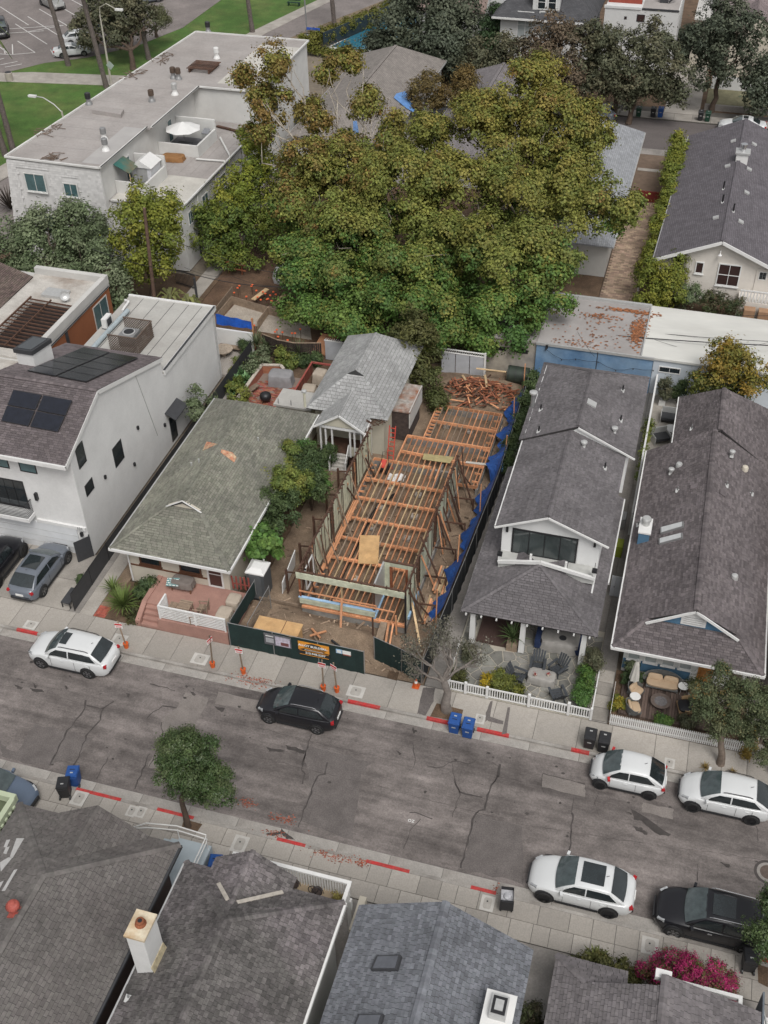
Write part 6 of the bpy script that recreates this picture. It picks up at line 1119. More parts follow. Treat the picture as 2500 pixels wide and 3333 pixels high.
        MB().box(rax+r+.1,fax-r-.1,min(y,y-sd*.06),max(y,y-sd*.06)+.0,clear-.03,clear+.09).build('sill',TRIM,t,0)
        if lights:
            MB().obox((h-.36,sd*W*.36,hood-.27),.34,.17,.12,sd*-.5,tilt=(0,.35)).build('headlight',LENS,t,0); MB().obox((-h+.13,sd*W*.385,tail-.17),.16,.2,.14,sd*.35).build('tail_light',TAIL,t,0)
        if rails:MB().tube([(A1-.15,sd*W*.36,H+.02),(A1-.3,sd*W*.365,H+.075),(C1+.3,sd*W*.345,H+.06),(C1+.12,sd*W*.34,H-.01)],.022,6).build('roof_rail',rails,t,0)
    MB().box(h-.06,h+.012,-W*.25,W*.25,clear+.14,clear+.34).build('grille',TRIM,t,0); MB().box(-h-.012,-h+.1,-W*.33,W*.33,clear+.14,clear+.28).build('rear_bumper',TRIM,t,0); MB().box(-h-.02,-h+.02,-.24,.24,tail-.42,tail-.28).build('number_plate',WHITE,t,0)
    if sunroof:
        a,b,w=sunroof; mb=[across(a+(b-a)*f,H-.012,w,7)for f in(0,.33,.66,1)]; grid('sunroof',mb,CGLASS,.028)
    MB().tube([(C1+.25,0,H),(C1+.12,0,H+.12)],.012,5).build('antenna',TRIM,t,0)
    return t
PI=math.pi
def mid(a,b):return(V(a)+V(b))/2
# street: noses point to -x (left)
car('white SUV with small sunroof parked by the pink terrace','white',(-28.15,34.42,0),PI,4.95,1.96,1.7,2.8,1.06,1.12,1.15,1.15,.45,-1.55,-2.2,.37,sunroof=(.0,.42,.42),rim=RIM,rails=TRIM)
car('black SUV parked in front of the site fence','black',(-15.05,34.05,0),PI,4.35,1.78,1.6,2.6,1.0,1.05,1.08,1.1,.3,-1.3,-1.95,.34,rim=RIM,rails=CHROME)
car('small white hatchback with red mirrors parked by the black bins','white',(1.68,34.5,0),PI,3.63,1.68,1.56,2.32,.92,.97,.98,1.14,.42,-.92,-1.7,.31,rim=RIMD,doors=1,mirror=mat('mirror_red',(.45,.03,.03),.4))
car('white crossover with black roof rails behind the small hatchback','white',(6.25,34.42,0),PI,4.3,1.77,1.6,2.68,1.0,1.05,1.1,1.12,.35,-1.25,-1.95,.34,rim=RIMD,rails=TRIM)
car('white SUV with large dark glass roof on the near side','white',(.38,27.98,0),PI,4.7,1.93,1.6,2.81,1.0,1.05,1.05,1.05,.3,-1.25,-1.95,.37,sunroof=(-.95,.05,.52),rim=RIMD)
car('large black SUV with chrome roof rails parked behind the white one on the near side','black',(6.1,27.85,0),PI,5.05,1.97,1.72,2.99,1.05,1.1,1.12,1.2,.45,-1.75,-2.35,.38,rim=RIM,rails=CHROME,sunroof=(-.75,.2,.5),chrome=True)
car('slate grey electric car in the white house driveway','grey',(-33.12,39.75,.15),PI/2,4.7,1.88,1.58,2.9,.98,1.02,1.05,1.15,.35,-1.35,-2.1,.36,rim=RIM,sunroof=(-1.0,.1,.5),group='cars in the driveway')
car('black off roader at the left edge of the driveway','black',(-36.0,39.6,.15),PI/2,4.5,1.9,1.8,2.9,1.1,1.15,1.15,.75,.5,-1.8,-2.1,.42,.3,rim=RIMD,group='cars in the driveway')
car('blue grey car nosing past the pale green parapet at the left edge','blue',(-27.6,25.35,.12),-.08,4.6,1.85,1.5,2.7,.98,1.02,1.02,.9,.2,-1.3,-1.9,.34,group='cars in the driveway')
# far street
car('grey estate car under the trees on the far street','grey',(-11.6,119.0,.03),PI,4.6,1.83,1.5,2.75,.95,1.0,1.0,.95,.2,-1.6,-2.1,.33,group='cars on the far street')
car('white sedan with dark sunroof on the far street','white',(3.6,119.3,.03),PI,4.85,1.86,1.46,2.8,.95,1.0,1.02,.95,.1,-.95,-1.75,.34,sunroof=(-.5,.0,.4),group='cars on the far street')
# car park
def cpk(lab,col,px,py,rz,**k):
    p=P(px,py,.03); return car(lab,col,(p.x,p.y,.03),rz,group='cars in the car park',**k)
cpk('silver pickup truck in the car park','silver',172,22,-.62,L=5.2,W=1.9,H=1.75,wb=3.2,hood=1.1,belt=1.15,tail=1.15,A0=.9,A1=.45,C1=-.8,C0=-1.1,r=.38)
cpk('black SUV at the left edge of the car park','black',5,112,-1.0,L=5.0,W=1.95,H=1.8,wb=2.95,hood=1.1,belt=1.15,tail=1.15,A0=1.1,A1=.5,C1=-1.9,C0=-2.3,r=.38)
cpk('white sedan behind the palm trunk beside the lawn','white',237,180,.55,L=4.55,W=1.76,H=1.45,wb=2.6,hood=.93,belt=.98,tail=1.02,A0=.9,A1=.1,C1=-.95,C0=-1.6,r=.32)
cpk('second white car half hidden by the tree in the car park','white',262,138,.6,L=4.4,W=1.76,H=1.5,wb=2.6,hood=.95,belt=1.0,tail=1.02,A0=.9,A1=.1,C1=-1.2,C0=-1.8,r=.32)
cpk('dark blue car glimpsed through the car park tree','blue',345,92,.6,L=4.5,W=1.8,H=1.5,wb=2.65,hood=.95,belt=1.0,tail=1.02,A0=.9,A1=.1,C1=-1.3,C0=-1.9,r=.33)
cpk('grey car at the top edge beside the lawn','grey',480,6,.65,L=4.5,W=1.8,H=1.5,wb=2.65,hood=.95,belt=1.0,tail=1.02,A0=.9,A1=.1,C1=-1.3,C0=-1.9,r=.33)
# ================================================================ vegetation
BARK=mat('bark',(.16,.125,.10),.95,.3,4,bump=.6,fine=.2); BARKP=mat('pale_bark',(.36,.32,.27),.9,.3,3,bump=.4,tint=(.22,.19,.15)); BARKD=mat('dark_bark',(.085,.06,.045),.95,.3,4,bump=.6); LEAF=leafmat('leaf'); LEAFG=leafmat('glossy_leaf',.4)
def leaf_mesh(name,pos,nrm,size,col,aspect=.55,mat_=None,parent=None,origin=None,zmin=None,droop=0.0):
    if zmin is not None:
        k=pos[:,2]>zmin; pos,nrm,size,col=pos[k],nrm[k],size[k],col[k]
    n=len(pos); nrm=nrm/np.linalg.norm(nrm,axis=1,keepdims=True); t=RNG.normal(size=(n,3)); t-=nrm*(t*nrm).sum(1,keepdims=True); t/=np.linalg.norm(t,axis=1,keepdims=True)
    if droop:t[:,2]-=droop; t/=np.linalg.norm(t,axis=1,keepdims=True)
    b=np.cross(nrm,t); s=size[:,None]; v=np.empty((n,4,3)); fold=nrm*s*.12
    v[:,0]=pos-t*s*.5; v[:,1]=pos+b*s*aspect*.5+fold; v[:,2]=pos+t*s*.5; v[:,3]=pos-b*s*aspect*.5+fold
    o3=np.array(origin if origin is not None else(0,0,0)); v-=o3
    me=bpy.data.meshes.new(name); me.vertices.add(4*n); me.vertices.foreach_set('co',v.reshape(-1)); me.loops.add(4*n); me.loops.foreach_set('vertex_index',np.arange(4*n)); me.polygons.add(n); me.polygons.foreach_set('loop_start',np.arange(0,4*n,4)); me.polygons.foreach_set('loop_total',np.full(n,4)); me.update(calc_edges=True)
    ca=me.color_attributes.new('Col','FLOAT_COLOR','POINT'); c4=np.ones((n,4,4)); c4[:,:,:3]=col[:,None,:]; ca.data.foreach_set('color',c4.reshape(-1)); me.materials.append(mat_ or LEAF)
    o=link(bpy.data.objects.new(name,me))
    if parent is not None:o.parent=parent
    else:o.location=o3
    return o
def crown(blobs,clumps,per,size,cols,rc=.5,up=.5,jit=.8,inner=.15,colf=None,zmin=.5,squash=.8,lob=11,lr=(.30,.50)):
    """leaf positions of a crown: masses carry rounded lobes, lobes carry clumps of leaves, with gaps between the lobes"""
    LC,LR,LD=[],[],[]
    for b in blobs:
        c=np.array(b[0],float); r=np.array(b[1]if hasattr(b[1],'__len__')else(b[1],)*3,float); den=b[2]if len(b)>2 else 1.
        k=max(3,int(lob*den)); d=RNG.normal(size=(k,3)); d[:,2]+=.35; d/=np.linalg.norm(d,axis=1,keepdims=True)
        LC.append(c+d*r*RNG.uniform(.55,.86,(k,1))); LR.append(r.mean()*RNG.uniform(*lr,k)); LD.append(d)
    LC,LR,LD=np.concatenate(LC),np.concatenate(LR),np.concatenate(LD); idx=RNG.choice(len(LC),clumps,p=LR**2/(LR**2).sum())
    d=RNG.normal(size=(clumps,3))+.9*LD[idx]+np.array((0,0,.3)); d/=np.linalg.norm(d,axis=1,keepdims=True); C=LC[idx]+d*(LR[idx]*RNG.uniform(.78,1.08,clumps))[:,None]
    ni=int(clumps*inner); bi=RNG.integers(0,len(blobs),ni); B=np.array([(*b[0],*(b[1]if hasattr(b[1],'__len__')else(b[1],)*3))for b in blobs],float); di=RNG.normal(size=(ni,3)); di/=np.linalg.norm(di,axis=1,keepdims=True)
    C[:ni]=B[bi,:3]+di*B[bi,3:]*RNG.uniform(.2,.7,(ni,1)); d[:ni]=di; m=clumps; cl=np.array(cols)[RNG.integers(0,len(cols),len(LC))]*RNG.uniform(.82,1.2,(len(LC),1)); cc=.6*cl[idx]+.4*np.array(cols)[RNG.integers(0,len(cols),m)]
    if colf is not None:cc=np.array([colf(p,c)for p,c in zip(C,cc)])
    rcl=RNG.uniform(.6,1.3,m)*rc; off=RNG.normal(size=(m,per,3))*rcl[:,None,None]*.45; off[:,:,2]*=squash; pos=(C[:,None]+off).reshape(-1,3)
    nn=(d[:,None]*.9+off/(rcl[:,None,None])*.7+np.array((0,0,up))+RNG.normal(size=(m,per,3))*jit*.6).reshape(-1,3); sz=size*RNG.uniform(.65,1.35,m*per); col=np.repeat(cc,per,0)*RNG.uniform(.85,1.15,(m*per,1)); return pos,nn,sz,col
def limb_pts(a,b,n=6,j=.12,sag=0):
    a,b=V(a),V(b); L=(b-a).length
    return[a.lerp(b,i/n)+V((random.uniform(-j,j),random.uniform(-j,j),random.uniform(-j,j)*.5-sag*math.sin(math.pi*i/n)))*(L*.12 if 0<i<n else 0)*1.0 for i in range(n+1)]
def tree(name,label,base,fork,blobs,clumps,per,size,cols,r=.2,bark=BARK,group=None,cat='tree',limbs=None,leafm=None,tname='trunk',aspect=.55,lw=.6,**k):
    base=V(base); t=thing(name,label,cat,base,0,group); fork=V(fork); MB().tube(limb_pts(base-V((0,0,.1)),fork,5,.25),[r*1.35,r*1.1,r,r*.92,r*.85,r*.8],9).build(tname,bark,t,smooth=60)
    for b in(blobs if limbs is None else limbs):
        c=V(b[0]); MB().tube(limb_pts(fork-V((0,0,.1)),c,5,1.0),[r*lw,r*lw*.8,r*lw*.65,r*lw*.5,r*lw*.33,r*lw*.16],6).build('limb',bark,t,smooth=60)
        for q in range(2):e=c+V((random.uniform(-1,1),random.uniform(-1,1),random.uniform(.0,1)))*(b[1]if not hasattr(b[1],'__len__')else b[1][0])*.8; MB().tube(limb_pts(fork.lerp(c,.65),e,4,.8),[r*lw*.45,r*lw*.36,r*lw*.26,r*lw*.16,r*lw*.08],5).build('limb',bark,t,smooth=60)
    pos,nn,sz,col=crown(blobs,clumps,per,size,cols,**k); leaf_mesh('crown',pos,nn,sz,col,aspect,leafm,t,base,k.get('zmin',.5)); return t
def bl(lst):return[(tuple(PY(x,y,Y)),r)+((d,)if d else())for x,y,Y,r,*rest in lst for d in[rest[0]if rest else 0]]
GRN=[(0.135,0.173,0.039),(0.169,0.203,0.046),(0.103,0.146,0.039),(0.205,0.207,0.048)]; OLV=[(0.223,0.200,0.046),(0.180,0.183,0.042),(0.249,0.206,0.052),(0.145,0.162,0.039)]; BRO=[(.19,.145,.04),(.20,.13,.04),(.165,.14,.038)]
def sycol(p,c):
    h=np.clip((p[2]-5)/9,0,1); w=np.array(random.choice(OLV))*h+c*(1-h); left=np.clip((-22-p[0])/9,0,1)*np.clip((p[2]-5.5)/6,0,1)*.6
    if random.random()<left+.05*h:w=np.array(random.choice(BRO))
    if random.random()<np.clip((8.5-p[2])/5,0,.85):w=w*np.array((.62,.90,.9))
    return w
# the great sycamores
RB=bl([(1500,1050,69,2.9),(1650,1030,70,2.8),(1770,960,71.5,2.2),(1450,880,73,3.8),(1660,850,74,4.0),(1800,790,76,3.0),(1960,690,79,2.2),(2040,680,80,1.2),(1490,680,78,4.0),(1720,640,80,4.3),(1840,560,82,2.6),(1620,480,83,3.4),(1790,430,84,3.0),(1700,320,86,2.4),(1770,250,88,1.7,.8),(1560,400,86,2.4),(1900,430,86,2.0)])
LBb=bl([(1000,970,71,2.7),(1150,1020,69,2.8),(1310,1040,68.5,2.8),(985,860,73,2.5),(1140,850,73,3.8),(1320,850,73,3.6),(960,700,77,2.5),(1110,660,78,3.8),(1320,640,78,4.0),(1010,540,81,2.5,.8),(1190,500,82,3.0,.7),(1380,500,82,3.0,.8),(870,330,84,1.9,.6),(900,200,85,1.5,.6),(1040,390,84,1.8,.5),(1190,340,86,1.9,.5),(850,430,83,1.3,.6),(1280,420,86,1.6,.5),(1150,200,88,1.2,.5),(800,250,85,1.1,.4),(700+360,240,86,1.1,.4)])
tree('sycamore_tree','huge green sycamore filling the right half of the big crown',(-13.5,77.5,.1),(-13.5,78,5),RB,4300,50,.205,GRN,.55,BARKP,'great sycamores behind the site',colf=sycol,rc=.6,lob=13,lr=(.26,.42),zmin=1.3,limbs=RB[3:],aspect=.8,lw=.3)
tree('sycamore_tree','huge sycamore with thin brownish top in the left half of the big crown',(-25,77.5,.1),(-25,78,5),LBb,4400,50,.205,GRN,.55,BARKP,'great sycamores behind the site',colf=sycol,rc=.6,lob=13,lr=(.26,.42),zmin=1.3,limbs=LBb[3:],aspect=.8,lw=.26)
# shrubs and trees round the apartment block
GG=[(.115,.15,.075),(.14,.172,.092),(.092,.125,.06),(.17,.195,.115)]; YG=[(.18,.195,.03),(.215,.21,.034),(.145,.175,.032),(.115,.15,.03)]; FIC=[(.095,.14,.03),(.125,.165,.03),(.16,.18,.033),(.07,.11,.028)]
tree('grey_green_tree','broad grey green tree below the apartment block',(-47,68.5,.1),(-47,69,2.5),bl([(150,765,71,2.2),(60,810,70,2.2),(270,755,72,2.1),(20,880,67,2.2),(150,860,68,2.6),(290,850,69,2.6),(340,810,71,1.9),(240,940,66,2.0),(340,930,67,2.1),(90,940,66,2.0),(220,725,73,1.5),(370,1000,66,1.6)]),1500,24,.25,GG,.3,rc=.62,zmin=.6)
tree('yellow_green_tree','yellow green tree at the corner of the apartment block',(-40.8,71.5,.1),(-40.8,71.8,4),bl([(480,720,71.5,1.9),(430,700,72,1.5),(530,690,72,1.6),(470,660,72.5,1.4),(440,790,71,1.5),(530,790,71,1.5),(490,860,70,1.5)]),750,22,.24,YG,.22,rc=.5,zmin=1)
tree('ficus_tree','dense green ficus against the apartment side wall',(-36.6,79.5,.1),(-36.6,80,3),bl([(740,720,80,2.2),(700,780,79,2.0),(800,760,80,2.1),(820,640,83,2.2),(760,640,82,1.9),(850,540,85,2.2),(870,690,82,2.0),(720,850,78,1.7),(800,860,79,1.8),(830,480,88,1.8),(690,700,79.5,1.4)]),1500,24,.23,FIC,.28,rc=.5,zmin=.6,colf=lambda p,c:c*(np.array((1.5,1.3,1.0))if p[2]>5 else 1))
for i,(px,py,lab)in enumerate(((560,1000,'ragged palm beside the dark gate below the apartment block'),(620,1020,'low fan palm behind the white flat roof'))):
    b=P(px,py+25,.1); t=thing('fan_palm',lab,'palm',b,0,'palms behind the white house'); MB().tube([b,b+V((.1,0,1.6))],[.12,.09],8).build('trunk',BARKD,t)
    for k in range(16):
        a=k*2.4; e=random.uniform(.2,1.0); d=V((math.cos(a),math.sin(a),0)); p0=b+V((.1,0,1.6)); L=random.uniform(.9,1.5); mb=MB(); w=V((-d.y,d.x,0))*.16
        mb.add([p0,p0+d*L*.5+V((0,0,e*.7))+w,p0+d*L+V((0,0,e*.2-.2)),p0+d*L*.5+V((0,0,e*.7))-w],[(0,1,2,3)]); mb.build('frond',mat('palm_frond',(.14,.145,.045),.7,.3,3,rnd=.4),t)
# far trees
DG=[(.07,.085,.058),(.09,.103,.068),(.056,.07,.046),(.108,.12,.08)]; BRN_=[(.12,.09,.06),(.14,.10,.066),(.10,.086,.055)]; DGO=[(.09,.098,.058),(.115,.115,.068),(.075,.082,.05),(.13,.118,.07)]; RST=[(.17,.115,.04),(.14,.11,.04),(.12,.09,.035)]
tree('dark_tree','very large dark evergreen tree beside the swimming pool',(-33,131,.1),(-33,131,2.5),bl([(1390,110,128,4.2),(1290,130,128,3.2),(1480,130,128,3.4),(1390,40,130,3.6),(1310,60,130,2.6),(1470,50,130,2.8),(1400,180,126,3.2),(1300,190,126,2.6),(1490,190,126,2.4),(1240,170,127,2.2)]),1500,20,.36,DG,.4,group='far trees',rc=.8,zmin=.5)
tree('olive_tree','low olive green tree left of the white house with dormer',(-23.5,124,.1),(-23.5,124,2),bl([(1580,185,124,2.2),(1640,180,125,2.0),(1540,205,123,1.5)]),380,20,.3,DGO,.2,group='far trees',rc=.6)
tree('brown_tree','dull brown leaved tree on the far street',(-17,119.5,.1),(-17,119.8,3),bl([(1790,180,120,3.0),(1730,200,120,2.2),(1860,170,120,2.4),(1800,110,121,2.2),(1840,260,119,2.4),(1760,280,119,2.0)]),700,20,.32,BRN_,.3,group='far trees',rc=.65)
def fork_tree(label,base,fork,blobs,n,cols):tree('street_tree',label,base,fork,blobs,n,20,.3,cols,.26,BARKD,'far trees',rc=.6)
fork_tree('dark street tree with reddish top above the green bin',P(1995,392,.1),(-9.6,119.4,3),bl([(1960,210,119.5,2.4),(1930,140,120,2.0),(2000,150,120,2.2),(1960,290,119,2.0),(2010,250,119,1.8),(1900,270,119.5,1.6)]),620,DGO)
fork_tree('dark rounded street tree above the black and blue bins',P(2045,402,.1),(-7.6,119.2,3),bl([(2110,200,119,2.6),(2180,240,119,2.2),(2130,140,120,2.0),(2060,270,118.5,2.0),(2140,290,118.5,1.8),(2030,310,118,1.4),(2200,310,118.5,1.4)]),700,DGO)
fork_tree('tall dark street tree by the far driveway',P(2316,366,.1),(.6,124,4),bl([(2350,120,123.5,2.6),(2290,150,123.5,2.2),(2430,130,123.5,2.4),(2380,60,124,2.2),(2310,80,124,1.9),(2390,210,123,2.2),(2460,210,123,1.8),(2290,230,123,1.6)]),780,DG)
fork_tree('dark street tree cut by the right edge above the white sedan',P(2520,390,.1),(5.8,122,2.5),bl([(2490,280,121.5,2.0),(2470,320,121,1.4),(2520,230,122,2.0)]),360,DG)
for px,py,lab in((1385,310,'rusty weeping tree left of the far driveway'),(1500,290,'rusty weeping tree right of the far driveway')):tree('weeping_tree',lab,P(px,py+90,.1),P(px,py+90,.1)+V((0,.3,3)),bl([(px,py-10,110,1.7,.7),(px+25,py+20,110,1.4,.7),(px-30,py+25,110,1.2,.6)]),260,18,.3,RST,.16,BARKP,'rusty weeping trees',rc=.6,aspect=.3)
tree('park_tree','spreading dark tree on the lawn by the car park',P(434,225,.05),P(425,160,2.2),bl([(330,90,124,2.4,.9),(300,40,126,2.2),(400,60,125,2.4),(450,30,126,2.4),(340,20,128,2.4),(270,110,123.5,1.5,.7),(400,120,123,1.6,.7),(490,70,125,1.6,.7)]),820,20,.32,DGO,.32,BARKD,'park trees',rc=.6)
# palms of the park: tall trunks, crowns above the frame
def tall_palm(label,base,topdir,H=13.0,r=.3,crown_=True):
    b=V(base); t=thing('tall_palm',label,'palm',b,0,'tall palms in the park'); top=b+V(topdir)*H; n=14; pts=[b.lerp(top,i/n)+V((0,0,-.1 if i==0 else 0))for i in range(n+1)]
    MB().tube(pts,[r*(1.25 if i==0 else 1-.25*i/n)*(1+.10*((i%2)-.5))for i in range(n+1)],10).build('trunk',mat('palm_bark',(.12,.10,.09),.95,.35,6,bump=.8),t,smooth=50)
    if crown_:
        for k in range(22):
            a=k*2.4; e=1.1-k*.09; d=V((math.cos(a),math.sin(a),0)); mb=MB(); w=V((-d.y,d.x,0)); prev=None
            for s in range(5):
                f=s/4; c=top+d*(2.6*f)+V((0,0,e*1.8*f-2.2*f*f)); ww=w*.3*math.sin(math.pi*min(.95,f+.1)); cur=(c+ww,c-ww)
                if prev:mb.add([prev[0],prev[1],cur[1],cur[0]],[(0,1,2,3)])
                prev=cur
            mb.build('frond',mat('dark_frond',(.07,.09,.03),.7,.3,3,rnd=.3),t)
for px,py,tx,ty,lab in((223,212,160,-5,'palm trunk in front of the white sedan'),(347,284,271,0,'leaning palm trunk beside the tall street lamp'),(485,192,440,0,'palm trunk right of the spreading park tree'),(45,496,-30,220,'palm trunk at the left edge nearest the apartment corner'),(18,505,-60,250,'leftmost palm trunk at the edge of the lawn'),(822,104,805,-10,'palm trunk on the pavement beyond the apartment roof'),(1090,98,1080,-10,'palm trunk on the boulevard median')):
    b=P(px,py,.05); q=PY(tx,ty,b.y); d=(q-b).normalized(); tall_palm(lab,b,d)
tree('small_palm','bushy low palm in the park near the tree',P(510,120,.05),P(510,120,.05)+V((0,0,1.2)),bl([(515,45,130,1.2,.8)]),60,22,.6,[(.10,.105,.05)],.2,BARKD,cat='palm',rc=.6,aspect=.16)
# street trees on the near street
MYR=[(.058,.095,.034),(.078,.112,.042),(.125,.15,.07),(.046,.076,.028)]; MYR2=[(.082,.105,.05),(.104,.122,.06),(.14,.145,.075),(.066,.085,.04)]
tree('round_street_tree','small rounded dark green street tree standing in the near pavement',(-17.9,26.3,.15),(-17.95,26.4,2.3),[((-17.25,26.6,5.6),1.1),((-17.7,26.7,4.8),1.1),((-16.95,26.5,4.9),1.0),((-18.0,26.5,4.0),.95),((-16.6,26.5,4.0),1.0),((-16.1,26.4,3.6),.95),((-17.3,26.3,6.3),.72),((-18.3,26.5,3.4),.6),((-16.6,26.7,3.1),.75),((-17.9,26.6,5.4),.7),((-17.3,26.6,3.6),.7)],1900,24,.10,MYR,.14,BARKD,'street trees in the pavements',rc=.24,zmin=1.6,leafm=LEAFG,limbs=[((-17.2,26.6,5.0),.6),((-16.4,26.5,3.8),.6),((-17.9,26.5,3.8),.5)])
tree('round_street_tree','dense street tree in front of the deck of bungalow 137',(6.0,36.6,.15),(5.7,36.9,2.2),bl([(2340,2285,37,.8),(2300,2320,36.8,.62),(2395,2250,37.2,.6),(2335,2360,36.6,.65),(2400,2300,36.9,.7),(2285,2265,37,.6),(2390,2360,36.7,.6),(2350,2215,37.3,.65),(2440,2235,37,.42)]),1000,24,.10,MYR2,.17,BARK,'street trees in the pavements',rc=.25,zmin=1.3,limbs=bl([(2340,2270,37,.8),(2280,2320,36.8,.6),(2400,2300,36.9,.6)]),colf=lambda p,c:np.array((.20,.14,.05))if random.random()<.05 else c)
tree('round_street_tree','second street tree at the right edge beyond bungalow 137',(8.6,36.6,.15),(8.0,36.8,1.9),bl([(2475,2290,36.8,.7),(2490,2350,36.6,.7),(2460,2360,36.7,.5),(2500,2450,36.3,.6),(2520,2300,36.8,.8),(2440,2400,36.6,.4)]),560,24,.10,MYR2,.15,BARK,'street trees in the pavements',rc=.25,zmin=1.2)
tree('round_street_tree','street tree cut off by the right edge beside the large black SUV',(9.6,25.7,.15),(9.2,25.9,2.2),[((7.75,26.4,4.9),.75),((8.5,26.1,4.6),1.0),((7.7,25.9,4.0),.8),((8.6,25.6,3.6),1.0),((7.95,25.4,3.2),.7),((9.3,26,4.8),1.0),((9.0,25.2,3.0),.8)],900,24,.10,MYR,.16,BARK,'street trees in the pavements',rc=.25,zmin=1.2,leafm=LEAFG,limbs=[((8.3,26.1,4.4),.6),((8.6,25.6,3.6),.6)])
# the nearly bare tree in front of the site
bt_=thing('bare_tree','gnarled nearly bare tree with sparse grey leaves in front of the site','tree',(-7.8,36.3,.15)); MB().tube([(-7.75,36.3,.0),(-7.85,36.3,.7),(-7.75,36.3,1.6),(-8.0,36.35,2.4)],[.32,.24,.2,.18],10).build('trunk',mat('grey_bark',(.21,.185,.165),.9,.3,4,bump=.5,tint=(.14,.12,.105)),bt_,smooth=60)
tips=[]
def grow(p,d,L,r,depth):
    pts=[V(p)]; q=V(p); dd=V(d).normalized()
    for i in range(4):dd=(dd+V((random.uniform(-.45,.45),random.uniform(-.3,.3),random.uniform(-.3,.38)))).normalized(); q=q+dd*L/4; pts.append(q.copy())
    MB().tube(pts,[r*(1-.13*i)for i in range(5)],6).build('limb',mat('grey_bark',(.21,.185,.165),.9,.3,4,bump=.5,tint=(.14,.12,.105)),bt_,smooth=60)
    if depth==0:tips.append(q); tips.append(pts[2]); return
    for k in range(3 if depth>1 else 2):grow(pts[random.choice((2,3,4))],(dd+V((random.uniform(-.9,.9),random.uniform(-.6,.6),random.uniform(-.35,.8)))).normalized(),L*.68,r*.55,depth-1)
random.seed(4)
for d in((-.9,.1,.6),(-.4,.3,1.1),(.7,.2,.9),(-.6,-.1,1.2),(.15,.1,1.3)):grow((-8.0,36.35,2.3),d,1.6,.095,3)
tp_=np.array([tuple(p)for p in tips]); m=len(tp_); pos=(tp_[:,None]+RNG.normal(size=(m,14,3))*.14).reshape(-1,3); leaf_mesh('crown',pos,RNG.normal(size=(len(pos),3))+np.array((0,0,.6)),.12*RNG.uniform(.6,1.3,len(pos)),np.repeat(np.array([[.13,.125,.095]]),len(pos),0)*RNG.uniform(.7,1.4,(len(pos),1)),.5,None,bt_,(-7.8,36.3,.15)); random.seed(21)
# yard plants
def shrub(name,label,blobs,n,size,cols,group=None,per=20,zmin=.2,aspect=.5,rc=.3,base=None,**k):
    c=V(base)if base is not None else V((np.mean([b[0][0]for b in blobs]),np.mean([b[0][1]for b in blobs]),.15)); t=thing(name,label,k.pop('cat','shrub'),c,0,group); h=max(b[0][2]for b in blobs)
    for b in blobs[:4]:MB().tube([c+V((0,0,-.05)),c.lerp(V(b[0]),.5),V(b[0])],[.05,.035,.015],6).build('stem',BARKD,t)
    pos,nn,sz,col=crown(blobs,n,per,size,cols,rc=rc,zmin=zmin,**k); leaf_mesh('foliage',pos,nn,sz,col,aspect,None,t,c,zmin); return t
LUSH=[(.08,.16,.036),(.11,.18,.042),(.065,.13,.036)]; DKG=[(.062,.095,.038),(.082,.115,.042),(.05,.078,.034)]
shrub('fig_bush','bright broad leaved bush above the portable toilet',bl([(860,1790,43.2,.8),(830,1760,43.6,.7),(890,1770,43.4,.7),(860,1740,44,.6)]),170,.26,LUSH,'bushes between the bungalow and the site',aspect=.8)
for pts,cols,lab in(([(900,1690,45.4,.8),(870,1640,46.5,.7),(930,1640,46.3,.7)],DKG,'dark bush nearest the bright broad leaved bush'),([(930,1600,47.6,.8),(970,1580,47.8,.7),(920,1560,48.3,.6)],GRN,'leafy bush halfway along the bungalow wall'),([(990,1560,49.3,.8),(1030,1580,49,.7),(1000,1500,50.6,.8)],DKG,'dark bush near the cottage side of the bungalow wall'),([(1020,1540,50.9,.7),(1050,1570,50.2,.5),(1000,1470,52,.6)],LUSH,'light green bush near the cottage steps'),([(860,1560,48.6,.6),(940,1490,50.5,.6)],GRN,'sprig bush against the bungalow eave')):shrub('bush',lab,[(b[0],b[1]*1.28)for b in bl(pts)],400,.14,cols,'bushes between the bungalow and the site',rc=.28)
shrub('round_bush','dark round bush left of the cottage steps',[((-20.3,54.2,.9),.75),((-20.2,54.1,1.4),.55)],170,.12,DKG,rc=.22)
shrub('small_tree','small leafy tree overhanging the cottage roof',bl([(1350,1120,64.5,1.5),(1330,1060,65,1.2),(1380,1180,63.8,1.1),(1350,1210,63.2,1.0),(1310,1100,65,1.0)]),420,.22,[(.085,.085,.03),(.10,.10,.034),(.07,.08,.028)],'small trees by the cottage',cat='tree',rc=.4); shrub('small_tree','narrow small tree between the cottage and the frame',bl([(1420,1280,62.6,.8),(1415,1240,63.4,.9),(1425,1320,61.8,.6)]),200,.18,[(.07,.085,.028),(.09,.10,.034)],'small trees by the cottage',cat='tree',rc=.35)
def spiky(name,label,base,n,L,w,col,cat='plant',group=None,h0=.2,up=.6):
    b=V(base); t=thing(name,label,cat,b,0,group); m=mat('blade_'+name,col,.6,.25,3,rnd=.35)
    if h0:MB().tube([b,b+V((0,0,h0))],[.09,.07],8).build('trunk',BARKD,t)
    c=b+V((0,0,h0))
    for k in range(n):
        a=k*2.399; e=(k/n); d=V((math.cos(a),math.sin(a),0)); l=L*random.uniform(.75,1.15); p1=c+d*l*.5*(1-e*.6)+V((0,0,l*.5*(up*.4+e))); p2=c+d*l*(1-e*.65)+V((0,0,l*(up*.25+e*.95)-.12*(1-e))); s=V((-d.y,d.x,0))*w/2
        MB().add([c-s*.4,c+s*.4,p1+s,p1-s,p2],[(0,1,2,3),(3,2,4)]).build('blade',m,t)
